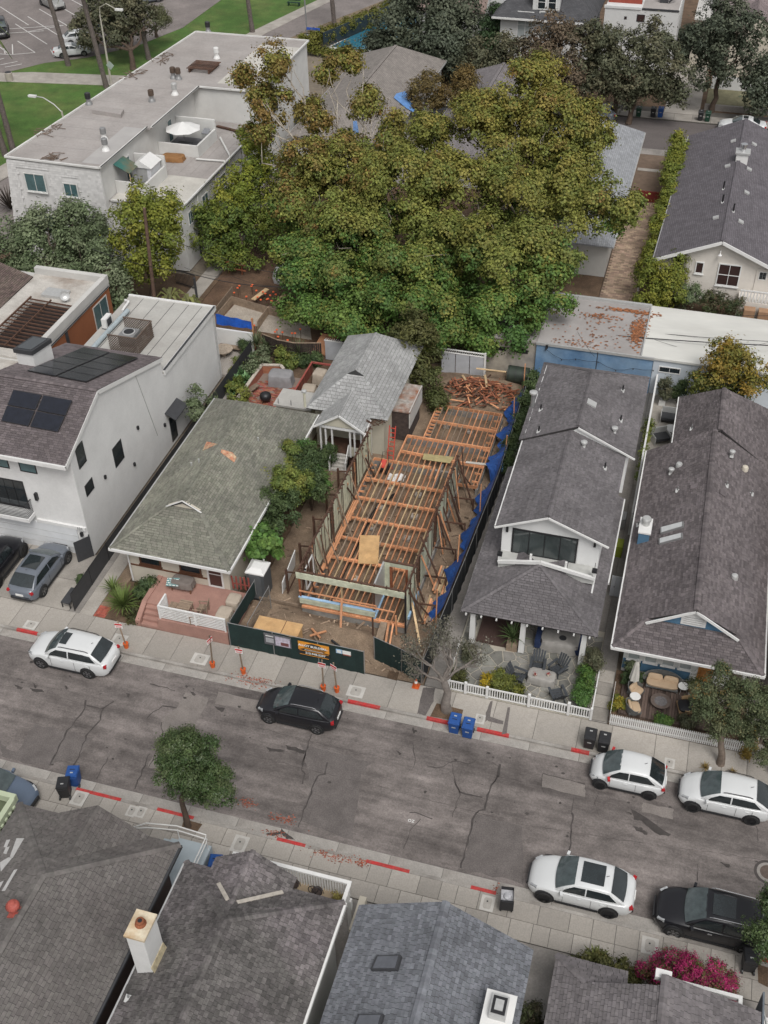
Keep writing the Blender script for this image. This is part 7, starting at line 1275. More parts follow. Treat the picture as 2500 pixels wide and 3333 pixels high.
for px,py,L,lab in((839,1150,1.2,'spiky yucca beside the blue tarp yard wall'),(975,1180,1.25,'spiky yucca in front of the dark board fence'),(870,1160,1.0,'low yucca clump between the two tall ones')):spiky('yucca',lab,P(px,py,.1),60,L,.07,(.085,.11,.05),'yucca','yuccas in the back yard',.8)
for i,(px,py)in enumerate(((775,1250),(765,1280),(790,1225),(800,1245))):spiky('agave',['bright agave rosette nearest the green roof corner','lowest bright agave rosette by the black fence','bright agave rosette farthest up the yard','bright agave rosette beside the brick wall'][i],P(px,py,.2),34,.75,.2,(.13,.24,.10),'agave','agaves in the back yard',.15,.5)
spiky('palm_bush','feathery young palm in front of the cream bungalow',P(405,1985,.2),110,1.35,.07,(.10,.14,.035),'palm',None,.35,.8); spiky('palm_bush','lower palm tuft left of the feathery young palm',P(372,1935,.2),50,.9,.06,(.12,.15,.045),'palm',None,.4,.7)
spiky('flax_plant','dark spiky flax at the left corner of the apartment block',P(35,680,.1),60,2.2,.13,(.05,.04,.032),'plant',None,0,1.2)
spiky('potted_palm','green palm in a wooden planter on the flagstone porch',(-5.35,41.5,.6),60,1.15,.06,(.075,.115,.04),'plant',None,.3,.9); MB().box(-5.65,-5.05,41.2,41.75,.15,.62).build('planter',WOOD_G,SC.objects['potted_palm'])
shrub('garden_bed_plants','low brown green ground cover in the bungalow bed',[((-26.6,38.6,.3),(.5,.9,.2)),((-26.9,40,.35),(.6,.6,.25)),((-26.4,37.9,.3),(.4,.3,.2))],130,.12,[(.09,.085,.035),(.06,.07,.03)],cat='plants',rc=.2); shrub('dark_bush','dark bush between the young palm and the terrace',[((-26.4,40.2,.8),.5),((-26.6,39.6,.6),.4)],120,.13,DKG,rc=.22)
for pts,lab,cols in(([(-28.3,58.8,.8,.6),(-28.9,60.3,.9,.7)],'spiky shrubs behind the green roof near the brick patio',GRN),([(-28.9,62.6,.9,.6),(-28.6,64,1.0,.7)],'grey green shrub by the black fence in the back yard',GG),([(-27.3,65.0,.8,.6),(-26.5,64.9,.6,.5)],'leafy shrub behind the brick patio wall',GRN),([(-25.6,65.2,.6,.5),(-24.9,65.6,.6,.45)],'shrub before the right end of the dark board fence',DKG)):shrub('yard_shrub',lab,[(p[:3],p[3])for p in pts],150,.16,cols,'shrubs in the back yard',rc=.25)
tree('spindly_tree','spindly shrub growing against the white house wall',P(650,1370,.1),P(650,1370,.1)+V((0,.2,1.2)),bl([(640,1340,55.2,.7,.7),(620,1320,55.5,.5,.6),(690,1310,57,.5,.6),(640,1280,56.5,.5,.5)]),130,16,.17,GG,.05,BARKD,cat='shrub',rc=.3)
# right hand gardens
tree('yellow_tree','small tree with yellowing leaves behind bungalow 137',(4.6,66.4,.15),(4.6,66.4,1.6),bl([(2380,1210,66.3,1.7),(2320,1230,66,1.3),(2440,1220,66.3,1.4),(2360,1160,66.8,1.1),(2430,1270,65.5,1.1),(2330,1290,65.3,1.0),(2280,1250,66,.8)]),620,20,.2,[(.22,.165,.03),(.26,.16,.03),(.17,.155,.035),(.12,.13,.03)],.12,BARK,rc=.42,colf=lambda p,c:np.array((.11,.125,.03))*random.uniform(.8,1.2)if p[2]<3.6 else c)
for i,(px,py,Y,r,lab)in enumerate(((2205,490,104,0.79,'hedge shrub at the street end of the brick driveway'),(2190,560,100,0.79,'hedge shrub beside the wire gate of the brick driveway'),(2172,640,95,0.72,'hedge shrub beside the red gate bar'),(2150,730,90,0.72,'hedge shrub halfway down the brick driveway'),(2128,820,85.5,0.72,'hedge shrub at the front corner of the cream house'))):shrub('hedge_shrub',lab,bl([(px,py,Y,r),(px-8,py+30,Y-1.5,r*.9),(px+8,py-30,Y+1.5,r*.9)]),240,.22,YG,'hedge along the brick driveway',rc=.4)
shrub('large_shrub','big yellow green shrub in front of the cream house corner',bl([(2150,900,81.5,1.6),(2190,880,82,1.3),(2130,950,80,1.4),(2180,960,80,1.2),(2110,990,79,1.0)]),520,.2,YG,rc=.4); shrub('grey_shrub','grey green shrub under the cream house window',bl([(2230,970,80.5,1.0),(2260,965,80.5,.8)]),200,.16,GG,rc=.3); shrub('mixed_shrub','mixed brownish shrubs under the cream house',bl([(2310,985,80.3,.9),(2350,990,80,.8),(2390,1000,80,.8)]),220,.15,[(.06,.08,.03),(.11,.08,.05),(.05,.07,.03)],rc=.3)
shrub('flowering_bush','yellow green bush by the white slatted fence of the flagstone patio',[((-5.6,38.5,.8),.5),((-5.1,38.4,.7),.45),((-6.2,38.4,.6),.35),((-4.5,38.2,.5),.35)],230,.13,[(.12,.135,.03),(.16,.16,.03),(.09,.11,.03)],rc=.2,colf=lambda p,c:np.array((.36,.26,.02))if p[0]<-5.9 else c)
shrub('green_hedge','bright green bush along the right side of the flagstone patio',[((-1.2,38.4,.7),(.4,.5,.5)),((-1.15,39.3,.7),(.4,.6,.55)),((-1.2,40.1,.6),(.4,.5,.5))],240,.12,LUSH,rc=.2); shrub('olive_shrub','grey olive shrub between the two front gardens',[((-.95,41.0,1.0),.55),((-.8,40.7,1.3),.45)],190,.10,DGO,rc=.22)
shrub('corner_shrub','small olive shrub at the left corner of the white slatted fence',[((-7.7,38.4,.5),.45),((-7.9,38.0,.4),.35)],120,.10,[(.085,.09,.03)],rc=.2); shrub('corner_shrub','olive shrub by the left porch column',[((-7.5,40.2,.6),.4),((-7.4,39.8,.5),.3)],100,.10,DGO,rc=.2)
for px,py,z,r,lab,cols in((2050,2200,.6,.4,'dark green shrub at the left end of the wooden deck',DKG),(2010,2290,.5,.4,'yellow flowering shrub by the white picket fence corner',[(.12,.14,.03),(.3,.24,.03)]),(2150,2345,.45,.32,'bright low plants behind the picket fence',LUSH),(2225,2350,.5,.36,'rounded dark shrub behind the picket fence',DGO),(2050,2160,.9,.3,'thin leafy plant left of the bungalow windows',GG)):
    c=P(px,py,z); shrub('deck_plant',lab,[((c.x,c.y,z),r),((c.x+r,c.y,z*.9),r*.8)],110,.10,cols,'plants around the deck',rc=.15)
shrub('ornamental_grass','golden tufts of grass at the picket fence end',[((7.25,37.7,.4),(.3,.6,.35)),((7.3,38.6,.4),(.3,.5,.35))],110,.3,[(.24,.17,.04),(.2,.15,.04)],cat='grass',rc=.2,aspect=.12)
for i,x in enumerate((5.3,6.6)):spiky('grass_tuft',['golden grass tuft left of the street tree trunk','golden grass tuft right of the street tree trunk'][i],(x,36.15,.15),40,.4,.03,(.22,.15,.04),'grass','grass tufts at the tree pit',0,.8)
shrub('fence_vine','dark ivy climbing the fence left of the grey roofed house',[((-8.7,56+i*1.6,1.4),(.3,.9,.7))for i in range(7)],420,.16,DKG,cat='vine',rc=.3)
shrub('fence_vine','thin ivy along the white wall between the two right hand houses',[((-.25,57.5+i*1.6,1.2),(.15,.9,.5))for i in range(4)],160,.13,GRN,cat='vine',rc=.2)
# bougainvillea
bg_=shrub('bougainvillea','magenta bougainvillea in bloom beside the mauve grey roof',[((4.6,24.4,1.6),.85),((5.5,24.4,1.8),.95),((6.3,24.3,1.5),.8),((3.6,24.2,1.2),.55),((5.1,23.9,2.2),.7),((4.2,24.1,1.9),.5),((6.6,24.0,1.0),.6),((4.0,24.5,1.0),.6)],1150,.085,[(.29,.02,.095),(.36,.028,.12),(.23,.02,.075)],per=22,rc=.2,colf=lambda p,c:np.array(random.choice(((.09,.10,.03),(.16,.09,.05))))if random.random()<.36+.4*(p[2]<1.2)else c)
shrub('leafy_hedge','olive leafy hedge left of the bougainvillea',[((1.0,24.1,.9),.5),((1.7,24.0,1.0),.6),((2.5,24.0,1.0),.6),((.4,23.8,.7),.4),((3.0,23.8,1.0),.4)],360,.13,[(.075,.08,.026),(.10,.095,.03),(.055,.065,.022)],rc=.22); spiky('strelitzia','long leaved plant standing in the olive hedge',(1.5,24.3,.8),30,.8,.14,(.09,.10,.03),'plant',None,.2,1.0); shrub('corner_bush','dark bush in the gap below the blue grey roof',[((-.6,21.4,1.0),.5),((-.5,21,.7),.4)],120,.12,[(.06,.05,.03),(.05,.06,.025)],rc=.2)
shrub('balcony_plant','small yellowish plant in the balcony corner',[((-9.3,22.8,3.3),.3),((-9.15,22.6,3.2),.25)],80,.1,[(.2,.17,.05)],rc=.12,zmin=2.95,base=(-9.25,22.7,2.95))
# ================================================================ back row, apartment block, far houses
ap=thing('apartment_block','large white apartment block with flat roofs and roof terraces','apartment block',(-47,90,.1)); APW=mat('apartment_white',(.60,.595,.575),.85,.08,.7,bump=.2,tint=(.54,.53,.51)); ROOFG=mat('weathered_flat_roof',(.335,.31,.295),.92,.12,.35,fine=.06,tint=(.29,.265,.25)); ROOFW=mat('white_flat_roof',(.50,.48,.44),.9,.12,.5,fine=.06,tint=(.42,.40,.36))
ZU,ZL=8.8,5.7
# upper mass (left edge runs slightly askew), lower mass to the right, rear cross wing
MB().prism([(-54.8,76.2,0),(-46.45,76.0,0),(-46.45,95.0,0),(-53.6,95,0)],(0,0,ZU-.15)).build('wall',APW,ap); MB().prism([(-53.6,95,0),(-40.0,95,0),(-40.3,109.5,0),(-52.4,109.5,0)],(0,0,ZU-.15)).build('wall',APW,ap); MB().box(-46.44,-40.0,76.8,94.99,0,ZL-.12).build('wall',APW,ap)
up=MB().sheet([(-54.9,76.1),(-46.3,75.9),(-46.3,84.6),(-45.9,84.6),(-45.9,94.9),(-39.95,94.9),(-40.2,109.7),(-52.5,109.7)],ZU,.15).build('flat_roof',ROOFG,ap); MB().sheet([(-44.5,96.2),(-40.2,96.2),(-40.2,107.5),(-44.5,107.5)],ZU+.012,.01).build('white_roof_patch',ROOFW,up); MB().sheet([(-48.2,76.6),(-46.5,76.6),(-46.5,84.4),(-48.2,84.4)],ZU+.012,.01).build('grey_roof_patch',mat('grey_roof_patch',(.37,.355,.345),.9,.1,.6),up)
for i in range(8):MB().box(-54.2,-46.4,79+i*2.1,79.03+i*2.1,ZU+.001,ZU+.006).build('roof_seam',mat('seam_grey',(.26,.24,.23),.9),up)
lowr=MB().box(-46.42,-39.95,76.75,94.9,ZL-.12,ZL).build('flat_roof',ROOFG,ap); MB().box(-46.3,-40.1,76.9,82.6,ZL+.004,ZL+.012).build('white_roof_patch',ROOFW,lowr)
for i in range(5):MB().box(-45.2+i*1.1,-45.17+i*1.1,83,94.8,ZL+.002,ZL+.008).build('roof_seam',mat('seam_grey',(.26,.24,.23)),lowr)
def edge(a,b,z,h=.14,w=.16,m=APW):MB().beam((*a,z+h/2-.02),(*b,z+h/2-.02),w,h).build('roof_edge',m,ap)
edge((-54.9,76.05),(-52.5,109.7),ZU); edge((-54.9,76.0),(-46.25,75.85),ZU); edge((-46.22,75.9),(-46.22,84.55),ZU); edge((-45.82,84.7),(-45.82,94.8),ZU); edge((-45.8,94.82),(-39.9,94.82),ZU); edge((-39.9,94.9),(-40.15,109.7),ZU); edge((-52.5,109.7),(-40.1,109.7),ZU); edge((-39.9,76.75),(-39.9,94.7),ZL); edge((-46.2,76.7),(-40,76.7),ZL)
for a,b,z in(((-46.12,75.9),(-46.12,84.6),ZU+.13),((-45.72,84.7),(-45.72,94.8),ZU+.13),((-39.8,76.75),(-39.8,94.8),ZL-.02)):MB().beam((*a,z),(*b,z),.05,.05).build('drip_edge',DGREY,ap)
# shingled mansard face on the street corner: white painted shakes in courses
SHK=mat('white_shake',(.56,.55,.54),.85,.08,2,rnd=.10); mb=MB()
for r_ in range(44):
    z=.3+r_*.19; y=75.55+(z/ZU)*.45; xl_=-55.6+(z/ZU)*.75; xr2=-46.05-(z/ZU)*.35; x=xl_+random.uniform(0,.2)
    if z>ZU-.25:break
    while x<xr2:
        w=random.uniform(.2,.34); ins=(-53.9<x+w/2<-51.1 and z<8.0)or(-49.9<x+w/2<-48.5 and 6.0<z<7.6)
        if not ins:mb.add([(x,y-.03,z),(min(x+w-.015,xr2),y-.03,z),(min(x+w-.015,xr2),y+.005,z+.2),(x,y+.005,z+.2),(x,y+.03,z),(min(x+w-.015,xr2),y+.03,z)],[(0,1,2,3),(4,5,1,0)])
        x+=w
tag(mb.build('wall_shakes',SHK,ap),None,None,None,'stuff'); MB().prism([(-55.6,75.6,0),(-46.0,75.6,0),(-46.35,76.03,ZU-.2),(-54.85,76.03,ZU-.2)],(0,.12,0)).build('mansard',SHK,ap)
CAS=mat('pale_frame',(.6,.6,.58),.6)
for x0,w,z0,h in((-53.3,1.9,6.2,1.6),(-49.8,1.3,6.1,1.2),(-53.0,1.8,2.6,1.6)):window(ap,(x0,75.75,z0),(1,0,0),(0,0,1),w,h,CAS,GLASS_T,.08,.06,(2,1),sill=True)
for y0,w,z0,h in((77.9,.8,3.6,1.2),(84.5,1.6,3.7,1.3),(80.8,1.3,3.6,1.3),(91,1.4,3.7,1.3),(93.4,.7,3.7,1.2)):window(ap,(-40.0,y0,z0),(0,1,0),(0,0,1),w,h,CAS,GLASS_T,.07,.05,(2,1))
window(ap,(-40.0,98,5.6),(0,1,0),(0,0,1),1.6,1.5,DGREY,GLASS,.07,.05,(2,1)); window(ap,(-40,104,2.5),(0,1,0),(0,0,1),1.6,1.5,DGREY,GLASS,.07,.05,(2,1)); window(ap,(-40,79.2,.2),(0,1,0),(0,0,1),.9,2.1,DGREY,DARK,.08,.04,name='side_door')
for y in(79.9,83.8,90):MB().tube([(-39.93,y,ZL-.1),(-39.93,y,.3)],.06,8).build('downpipe',APW,ap)
# roof terraces with parapets
def terrace(y0,y1,x1):
    mb=MB().box(-46.42,x1,y0,y0+.18,ZL,ZL+1.05); mb.box(x1-.18,x1,y0+.18,y1,ZL,ZL+1.05); mb.box(-46.42,x1,y1,y1+.18,ZL,ZL+1.9); mb.build('terrace_wall',APW,ap); MB().box(-46.42,x1-.18,y0+.18,y1,ZL+.002,ZL+.05).build('terrace_floor',mat('dark_tile',(.13,.13,.14),.8,.15,2),ap)
terrace(78.2,82.0,-43.6); terrace(86.6,90.6,-42.6)
window(ap,(-46.43,80.3,ZL+.1),(0,1,0),(0,0,1),.9,2.0,APW,GLASS_T,.08,.05,name='terrace_door'); window(ap,(-46.43,88.8,ZL+.1),(0,1,0),(0,0,1),.9,2.0,APW,GLASS_T,.08,.05,name='terrace_door')
shd=thing('garden_shed','white plastic garden shed on the front roof terrace','shed',(-44.8,81,ZL+.05)); SHP=mat('shed_white',(.62,.62,.64),.5); MB().box(-45.6,-43.95,80.0,81.8,ZL+.05,ZL+1.7).build('wall',SHP,shd); MB().prism([(-45.75,79.85,ZL+1.65),(-43.8,79.85,ZL+1.65),(-44.78,79.85,ZL+2.25)],(0,2.05,0)).build('roof',WHITE,shd); MB().box(-45.3,-44.3,79.97,79.999,ZL+.1,ZL+1.55).build('door',LGREY,shd); MB().box(-44.82,-44.78,79.94,79.969,ZL+.8,ZL+.95).build('handle',DARK,shd)
aw=thing('terrace_awning','green and rust cloth awning beside the garden shed','awning',(-46,79.4,ZL)); MB().prism([(-46.35,78.3,ZL+2.4),(-46.35,80.1,ZL+2.4),(-45.0,80.1,ZL+1.75),(-45.0,78.3,ZL+1.75)],(0,0,.04)).build('cloth',mat('green_canvas',(.04,.14,.12),.8,.2,.8,tint=(.22,.13,.06)),aw);
for y in(78.4,80.0):MB().tube([(-45.05,y,ZL+.05),(-45.05,y,ZL+1.75)],.03,6).build('post',WOOD_L,aw)
um=thing('patio_umbrella','white patio umbrella on the rear roof terrace','umbrella',(-44.6,88.2,ZL+.05)); MB().tube([(-44.6,88.2,ZL+.05),(-44.6,88.2,ZL+2.3)],.03,6).build('pole',GREY,um); mb=MB(); n=8
for k in range(n):a0,a1=2*math.pi*k/n,2*math.pi*(k+1)/n; mb.add([(-44.6,88.2,ZL+2.45),(-44.6+1.6*math.cos(a0),88.2+1.6*math.sin(a0),ZL+1.85),(-44.6+1.6*math.cos(a1),88.2+1.6*math.sin(a1),ZL+1.85)],[(0,1,2)])
mb.build('canopy',WHITE,um); gl=thing('barbecue_grill','small silver grill beside the white umbrella','grill',(-43.1,89.9,ZL+.05)); MB().box(-43.5,-42.85,89.5,90.2,ZL+.5,ZL+.95).build('body',LGREY,gl); MB().prism([(-43.5,89.5,ZL+.96),(-42.85,89.5,ZL+.96),(-42.85,90.2,ZL+1.2),(-43.5,90.2,ZL+1.2)],(0,0,.05)).build('lid',CHROME,gl)
for x in(-43.45,-42.9):MB().box(x-.03,x+.03,89.8,89.9,ZL+.05,ZL+.5).build('leg',DARK,gl)
tt=thing('terrace_table','dark table under the white umbrella','table',(-44.3,87.6,ZL+.05)); MB().box(-45.0,-43.7,87.2,88.0,ZL+.7,ZL+.76).build('top',DGREY,tt)
for x in(-44.9,-43.8):
    for y in(87.3,87.9):MB().box(x-.03,x+.03,y-.03,y+.03,ZL+.05,ZL+.7).build('leg',DGREY,tt)
tp2=draped('brown_cover','crumpled brown tarpaulin beside the rear roof terrace','cover',(-44.6,85.6,ZL),1.9,1.1,.45,mat('brown_tarp',(.26,.13,.05),.7,.2,2,bump=.6,bscale=5),.1)
for i,(x,y,z,lab)in enumerate(((*P(340,455,ZU).xy,ZU,'white capped roof vent, nearer of the close pair'),(*P(345,490,ZU).xy,ZU,'white capped roof vent, farther of the close pair'),(*P(290,340,ZU).xy,ZU,'dark capped vent near the left roof edge'),(*P(495,330,ZU).xy,ZU,'brown banded vent in the middle of the apartment roof'),(*P(570,308,ZU).xy,ZU,'white based vent near the roof step'),(*P(565,255,ZU).xy,ZU,'tall brown vent of the rear pair'),(*P(582,258,ZU).xy,ZU,'short brown vent of the rear pair'),(*P(678,105,ZU).xy,ZU,'dark capped vent at the far end of the apartment roof'),(*P(706,190,ZU).xy,ZU,'thin white vent by the grey roof patch'))):
    v=thing('roof_vent',lab,'vent',(x,y,z),0,'vents on the apartment roof'); MB().lathe((0,0,0),[(.34,0),(.3,.12),(.2,.3),(.2,.55)],14).build('base',WHITE if i in(0,1,4,8)else GREY,v,0); MB().lathe((0,0,.55),[(.26,0),(.26,.45),(.2,.5)],14).build('cap',[GREY,GREY,DARK,BARKD,LGREY,BARKD,BARKD,DARK,WHITE][i],v,0)
one('roof_hatch','long pale hatch box on the apartment roof','hatch',MB().prism([P(300,370,ZU),P(395,385,ZU),P(405,368,ZU),P(325,358,ZU)],(0,0,.35)),ROOFG)
pa=thing('wooden_rack','weathered wooden rack lying on the apartment roof','rack',P(665,225,ZU)); q=P(665,225,ZU)
for i in range(7):MB().box(q.x-1.3,q.x+1.3,q.y-1.2+i*.36,q.y-1.0+i*.36,ZU+.35,ZU+.4).build('slat',WOOD_D,pa)
for x in(-1,1):MB().box(q.x+x-.06,q.x+x+.06,q.y-1.3,q.y+1.2,ZU+.05,ZU+.35).build('bearer',WOOD_D,pa)
for i,(px,py,sx,lab)in enumerate(((165,425,2.2,'dry palm fronds along the near left roof edge'),(430,250,2.6,'dry palm fronds by the lamp along the left roof edge'),(540,190,3.0,'long line of palm debris along the far left roof edge'),(170,515,.8,'dry branch by the front roof edge'))):
    q=P(px,py,ZU); mb=MB()
    for k in range(14):
        a=q+V((random.gauss(0,.35),random.uniform(-sx/2,sx/2),.05)); mb.tube([a,a+V((random.uniform(-.6,.6),random.uniform(-.5,.5),.12)),a+V((random.uniform(-.9,.9),random.uniform(-.8,.8),.03))],.03,5)
    tag(one('dry_fronds',lab,'debris',mb,mat('dry_frond',(.14,.10,.075),.9,.3,4)),None,None,'dry fronds on the apartment roof','stuff')
for a,b in(((-42.6,86.0,ZL+.14),(-39.9,86.2,ZL+.14)),((-42.4,91.0,ZL+.15),(-40.0,87.4,ZL+.15))):MB().tube([a,b],.09,8).build('roof_pipe',APW,ap)
MB().beam((-43.8,93.6,ZL+.12),(-40.5,92.6,ZL+.12),.3,.1).build('gutter_debris',WOOD_D,ap)
# garages behind the right hand houses
g1=thing('blue_garage','garage with faded blue wall and leaf littered grey roof','garage',(-5.2,71.5,.1)); BLU=mat('faded_blue_wall',(.10,.19,.32),.85,.18,.8,bump=.2,tint=(.20,.30,.42)); MB().box(-8.95,-.75,68.1,75,.1,2.95).build('wall',BLU,g1); gr=MB().box(-8.95,-1.6,68.05,75.1,2.95,3.08).build('roof',mat('garage_roof_grey',(.33,.31,.30),.92,.12,.5,tint=(.28,.26,.25)),g1); MB().box(-8.98,-.7,68.0,68.12,2.95,3.14).build('roof_edge',LGREY,g1); MB().box(-8.98,-1.6,74.95,75.2,2.95,3.3).build('roof_edge',LGREY,g1)
lf=MB()
for(px,py,sx,sy,n)in((2075,1080,.5,1.7,420),(2060,1015,2.0,.2,260),(1950,1030,1.5,.4,80),(1900,1120,2.0,.5,60),(2110,1050,.2,1.5,40),(1960,1080,3,2,90)):
    c=P(px,py,3.1)
    for k in range(n):
        q=c+V((random.gauss(0,sx*.5),random.gauss(0,sy*.6),.01)); a=random.uniform(0,6.3); e=random.uniform(.06,.12)
        if-8.9<q.x<-.6 and 68.15<q.y<74.9:lf.add([q+V((math.cos(a+j*1.57)*e,math.sin(a+j*1.57)*e*.7,.02+.008*j))for j in range(4)],[(0,1,2,3)])
tag(lf.build('fallen_leaves',mat('roof_leaf',(.27,.11,.05),.9,.3,3,rnd=.5)),'drift of rusty leaves on the grey garage roof','leaves',None,'stuff')
g2=thing('white_garage','long garage with white coated roof and pale wall','garage',(4,71.5,.1)); MB().box(-.72,10.5,68.2,75.2,.1,2.95).build('wall',mat('pale_blue_wall',(.50,.54,.58),.85,.1,.8),g2); MB().prism([(-1.58,68.1,2.955),(10.6,68.1,2.955),(10.6,75.3,2.955),(-1.58,75.3,2.955)],(0,0,.16)).build('roof',mat('white_roof_coating',(.57,.565,.53),.85,.12,.5,stretch=(.3,1,1),tint=(.49,.48,.45)),g2); window(g2,(-.3,68.2,2.0),(1,0,0),(0,0,1),1.5,.5,WHITE,GLASS,.06,.05,(2,1)); MB().box(-1.65,-1.56,68.1,75.3,2.96,3.2).build('roof_edge',LGREY,g2)
g3=thing('stucco_outbuilding','stained cream stucco outbuilding with two slot vents behind the site','outbuilding',(-10.7,71,.1)); MB().box(-12.6,-8.99,68.3,75,.1,2.9).build('wall',mat('stained_stucco',(.40,.36,.30),.92,.25,.9,bump=.3,tint=(.25,.235,.22)),g3); MB().box(-12.7,-8.98,68.2,75.1,2.9,3.0).build('roof',ROOFG,g3)
for x in(-12.0,-10.4):MB().box(x,x+.85,68.27,68.31,1.9,2.2).build('slot_vent',DARK,g3)
wg=thing('white_lattice_gate','white panel gate with lattice top behind the scrap heap','gate',(-14,67,.1))
for i in range(3):MB().box(-15.6+i*1.05,-14.6+i*1.05,66.95,67.0,.2,1.9).build('panel',mat('gate_grey_white',(.40,.41,.43),.7,.1,2),wg)
MB().box(-15.6,-12.4,66.93,67.03,1.92,1.98).build('rail',WHITE,wg); MB().box(-15.6,-12.4,66.93,67.03,2.18,2.24).build('rail',WHITE,wg)
for i in range(20):MB().beam((-15.55+i*.155,66.98,1.98),(-15.4+i*.155,66.98,2.18),.02,.03).build('lattice_bar',WHITE,wg)
for x in(-12.4,):MB().box(x-.07,x+.07,66.9,67.05,.1,2.3).build('post',WHITE,wg)
# wires and pole
pl_=thing('utility_pole','rusty brown utility pole in front of the yellow green tree','pole',(-38.6,68,.1)); MB().tube([(-38.9,68,.1),(-38.35,68,9.9)],[.16,.12],8).build('shaft',mat('pole_wood',(.12,.075,.055),.9,.3,3),pl_)
pl3=thing('grey_post','dark grey steel post behind the white flat roof','post',P(645,995,.1)); q=P(645,995,.1); MB().tube([q,PY(632,905,q.y)],.1,8).build('shaft',DGREY,pl3)
def wire(lab,pts,r=.018,sag=.3):
    out=[]
    for a,b in zip(pts,pts[1:]):out+=[a.lerp(b,i/8)-V((0,0,sag*4*(i/8)*(1-i/8)))for i in range(8)]
    out.append(pts[-1]); one('overhead_wire',lab,'wire',MB().tube(out,r,4,cap=False),DARK,'overhead wires')
wire('upper wire from the brown pole toward the big sycamores',[V((-38.5,68,8.6)),PY(700,830,67),PY(960,895,66)]); wire('lower twin wire from the left edge past the brown pole',[PY(300,810,67),PY(600,885,67),PY(930,935,66)],.025); wire('lowest wire below the twin wire',[PY(600,870,67.5),PY(760,900,67),PY(930,930,66.5)],.012)
wire('thick black wire over the white garage roof',[PY(1860,1075,70.5),PY(2100,1100,70.5),PY(2520,1125,70.5)],.035,.05); wire('thin black wire above the thick one over the garages',[PY(1900,1062,71.5),PY(2200,1090,71.5),PY(2520,1112,71.5)],.02,.05); wire('slack thin wire drooping over the white garage roof',[PY(2130,1105,70),PY(2300,1150,70),PY(2500,1115,70)],.012,.1); wire('wire along the back edge of the white garage roof',[PY(2110,1015,75.5),PY(2520,1028,75.5)],.02,.1)
wire('service wire dropping to the grey house mast',[PY(1880,1080,70),PY(1935,1160,60)],.012,.1)
wm2=thing('wall_light','black wall lamp on the faded blue garage wall','lamp',QY('f',333,600,68.05)); MB().box(-.08,.08,-.12,.02,-.15,.12).build('body',DARK,wm2,0); MB().lathe((0,-.2,-.1),[(.09,0),(.05,.1)],10).build('shade',DARK,wm2,0)
ls=MB(); pts=[QY('f',x,y,67.95)for x,y in((325,620),(420,680),(505,678),(640,695),(745,745),(850,735),(970,745))]
for a,b in zip(pts,pts[1:]):ls.tube([a,a.lerp(b,.5)-V((0,0,.08)),b],.012,4,cap=False)
sl_=one('string_lights','string of dark bulbs hung along the faded blue wall','string lights',ls,DARK)
for p in pts:MB().lathe(p-V((0,0,.12)),[(.02,.1),(.05,.05),(.02,0)],8).build('bulb',DARK,sl_)
# houses behind the sycamores
def gable_house(name,label,x0,x1,y0,y1,ze,zr,m,wallm,hip=0,shear=0):
    h=thing(name,label,'house',((x0+x1)/2,(y0+y1)/2,.1)); MB().box(x0+.45,x1-.45,y0+.5,y1-.5,.1,ze-.02).build('wall',wallm,h); xm=(x0+x1)/2; d=MB()
    def sl(a):d.prism([V(p)for p in a],(0,0,.12))
    sl([(x0,y0,ze),(xm,y0+hip,zr),(xm+shear,y1-hip,zr),(x0+shear,y1,ze)]); sl([(x1,y0,ze),(xm,y0+hip,zr),(xm+shear,y1-hip,zr),(x1+shear,y1,ze)])
    if hip:sl([(x0,y0,ze),(xm,y0+hip,zr),(x1,y0,ze)]); sl([(x0+shear,y1,ze),(xm+shear,y1-hip,zr),(x1+shear,y1,ze)])
    r=d.build('roof',m,h); MB().beam((xm,y0+hip,zr+.13),(xm+shear,y1-hip,zr+.13),.3,.06).build('ridge_cap',m,r)
    if not hip:MB().prism([(x0+.5,y0+.52,ze-.05),(x1-.5,y0+.52,ze-.05),(xm,y0+.52,zr-.15)],(0,.1,0)).build('gable',wallm,h)
    for xx in(x0-.04,x1+.04):MB().beam((xx,y0,ze+.02),(xx+shear,y1,ze+.02),.08,.12).build('gutter',LGREY,h)
    return h
FS1=brickmat('sandy_shingle',(.25,.225,.205),(.20,.18,.165),(.13,.115,.105),.3,.14,.012,axis='YXZ'); FS2=brickmat('lilac_shingle',(.21,.19,.195),(.165,.15,.155),(.11,.1,.1),.3,.14,.012,axis='YXZ'); FS3=brickmat('silver_blue_shingle',(.30,.31,.325),(.23,.235,.25),(.16,.165,.17),.34,.17,.012,axis='YXZ'); FS4=brickmat('plum_grey_shingle',(.135,.122,.135),(.10,.09,.10),(.06,.055,.06),.3,.15,.014,axis='YXZ')
gable_house('tarp_roof_house','sandy grey roof with blue tarp patches behind the sycamores',-39,-29,99,123.5,3.2,5.4,FS1,STUCCO2,3)
for q in([(1290,305),(1318,298),(1360,345),(1345,365),(1320,350),(1282,318)],):
    rp=plane_of((-29,99,3.2),(-34,99,5.4),(-34,123.5,5.4)); mb=MB().prism([on_plane('x',x/RG['x'][2],y/RG['x'][2],rp[0]+rp[1]*.2,rp[1])for x,y in q],rp[1]*.03); one('roof_tarp','pale blue tarp patch on the sandy grey roof','tarp',mb,TARP_L)
rp=plane_of((-39,99,3.2),(-34,102,5.4),(-34,120,5.4)); one('roof_tarp','small pale blue tarp strip glimpsed through the sycamore','tarp',MB().prism([on_plane('x',x/RG['x'][2],y/RG['x'][2],rp[0]+rp[1]*.2,rp[1])for x,y in((1150,395),(1162,395),(1168,430),(1150,440))],rp[1]*.03),TARP_L)
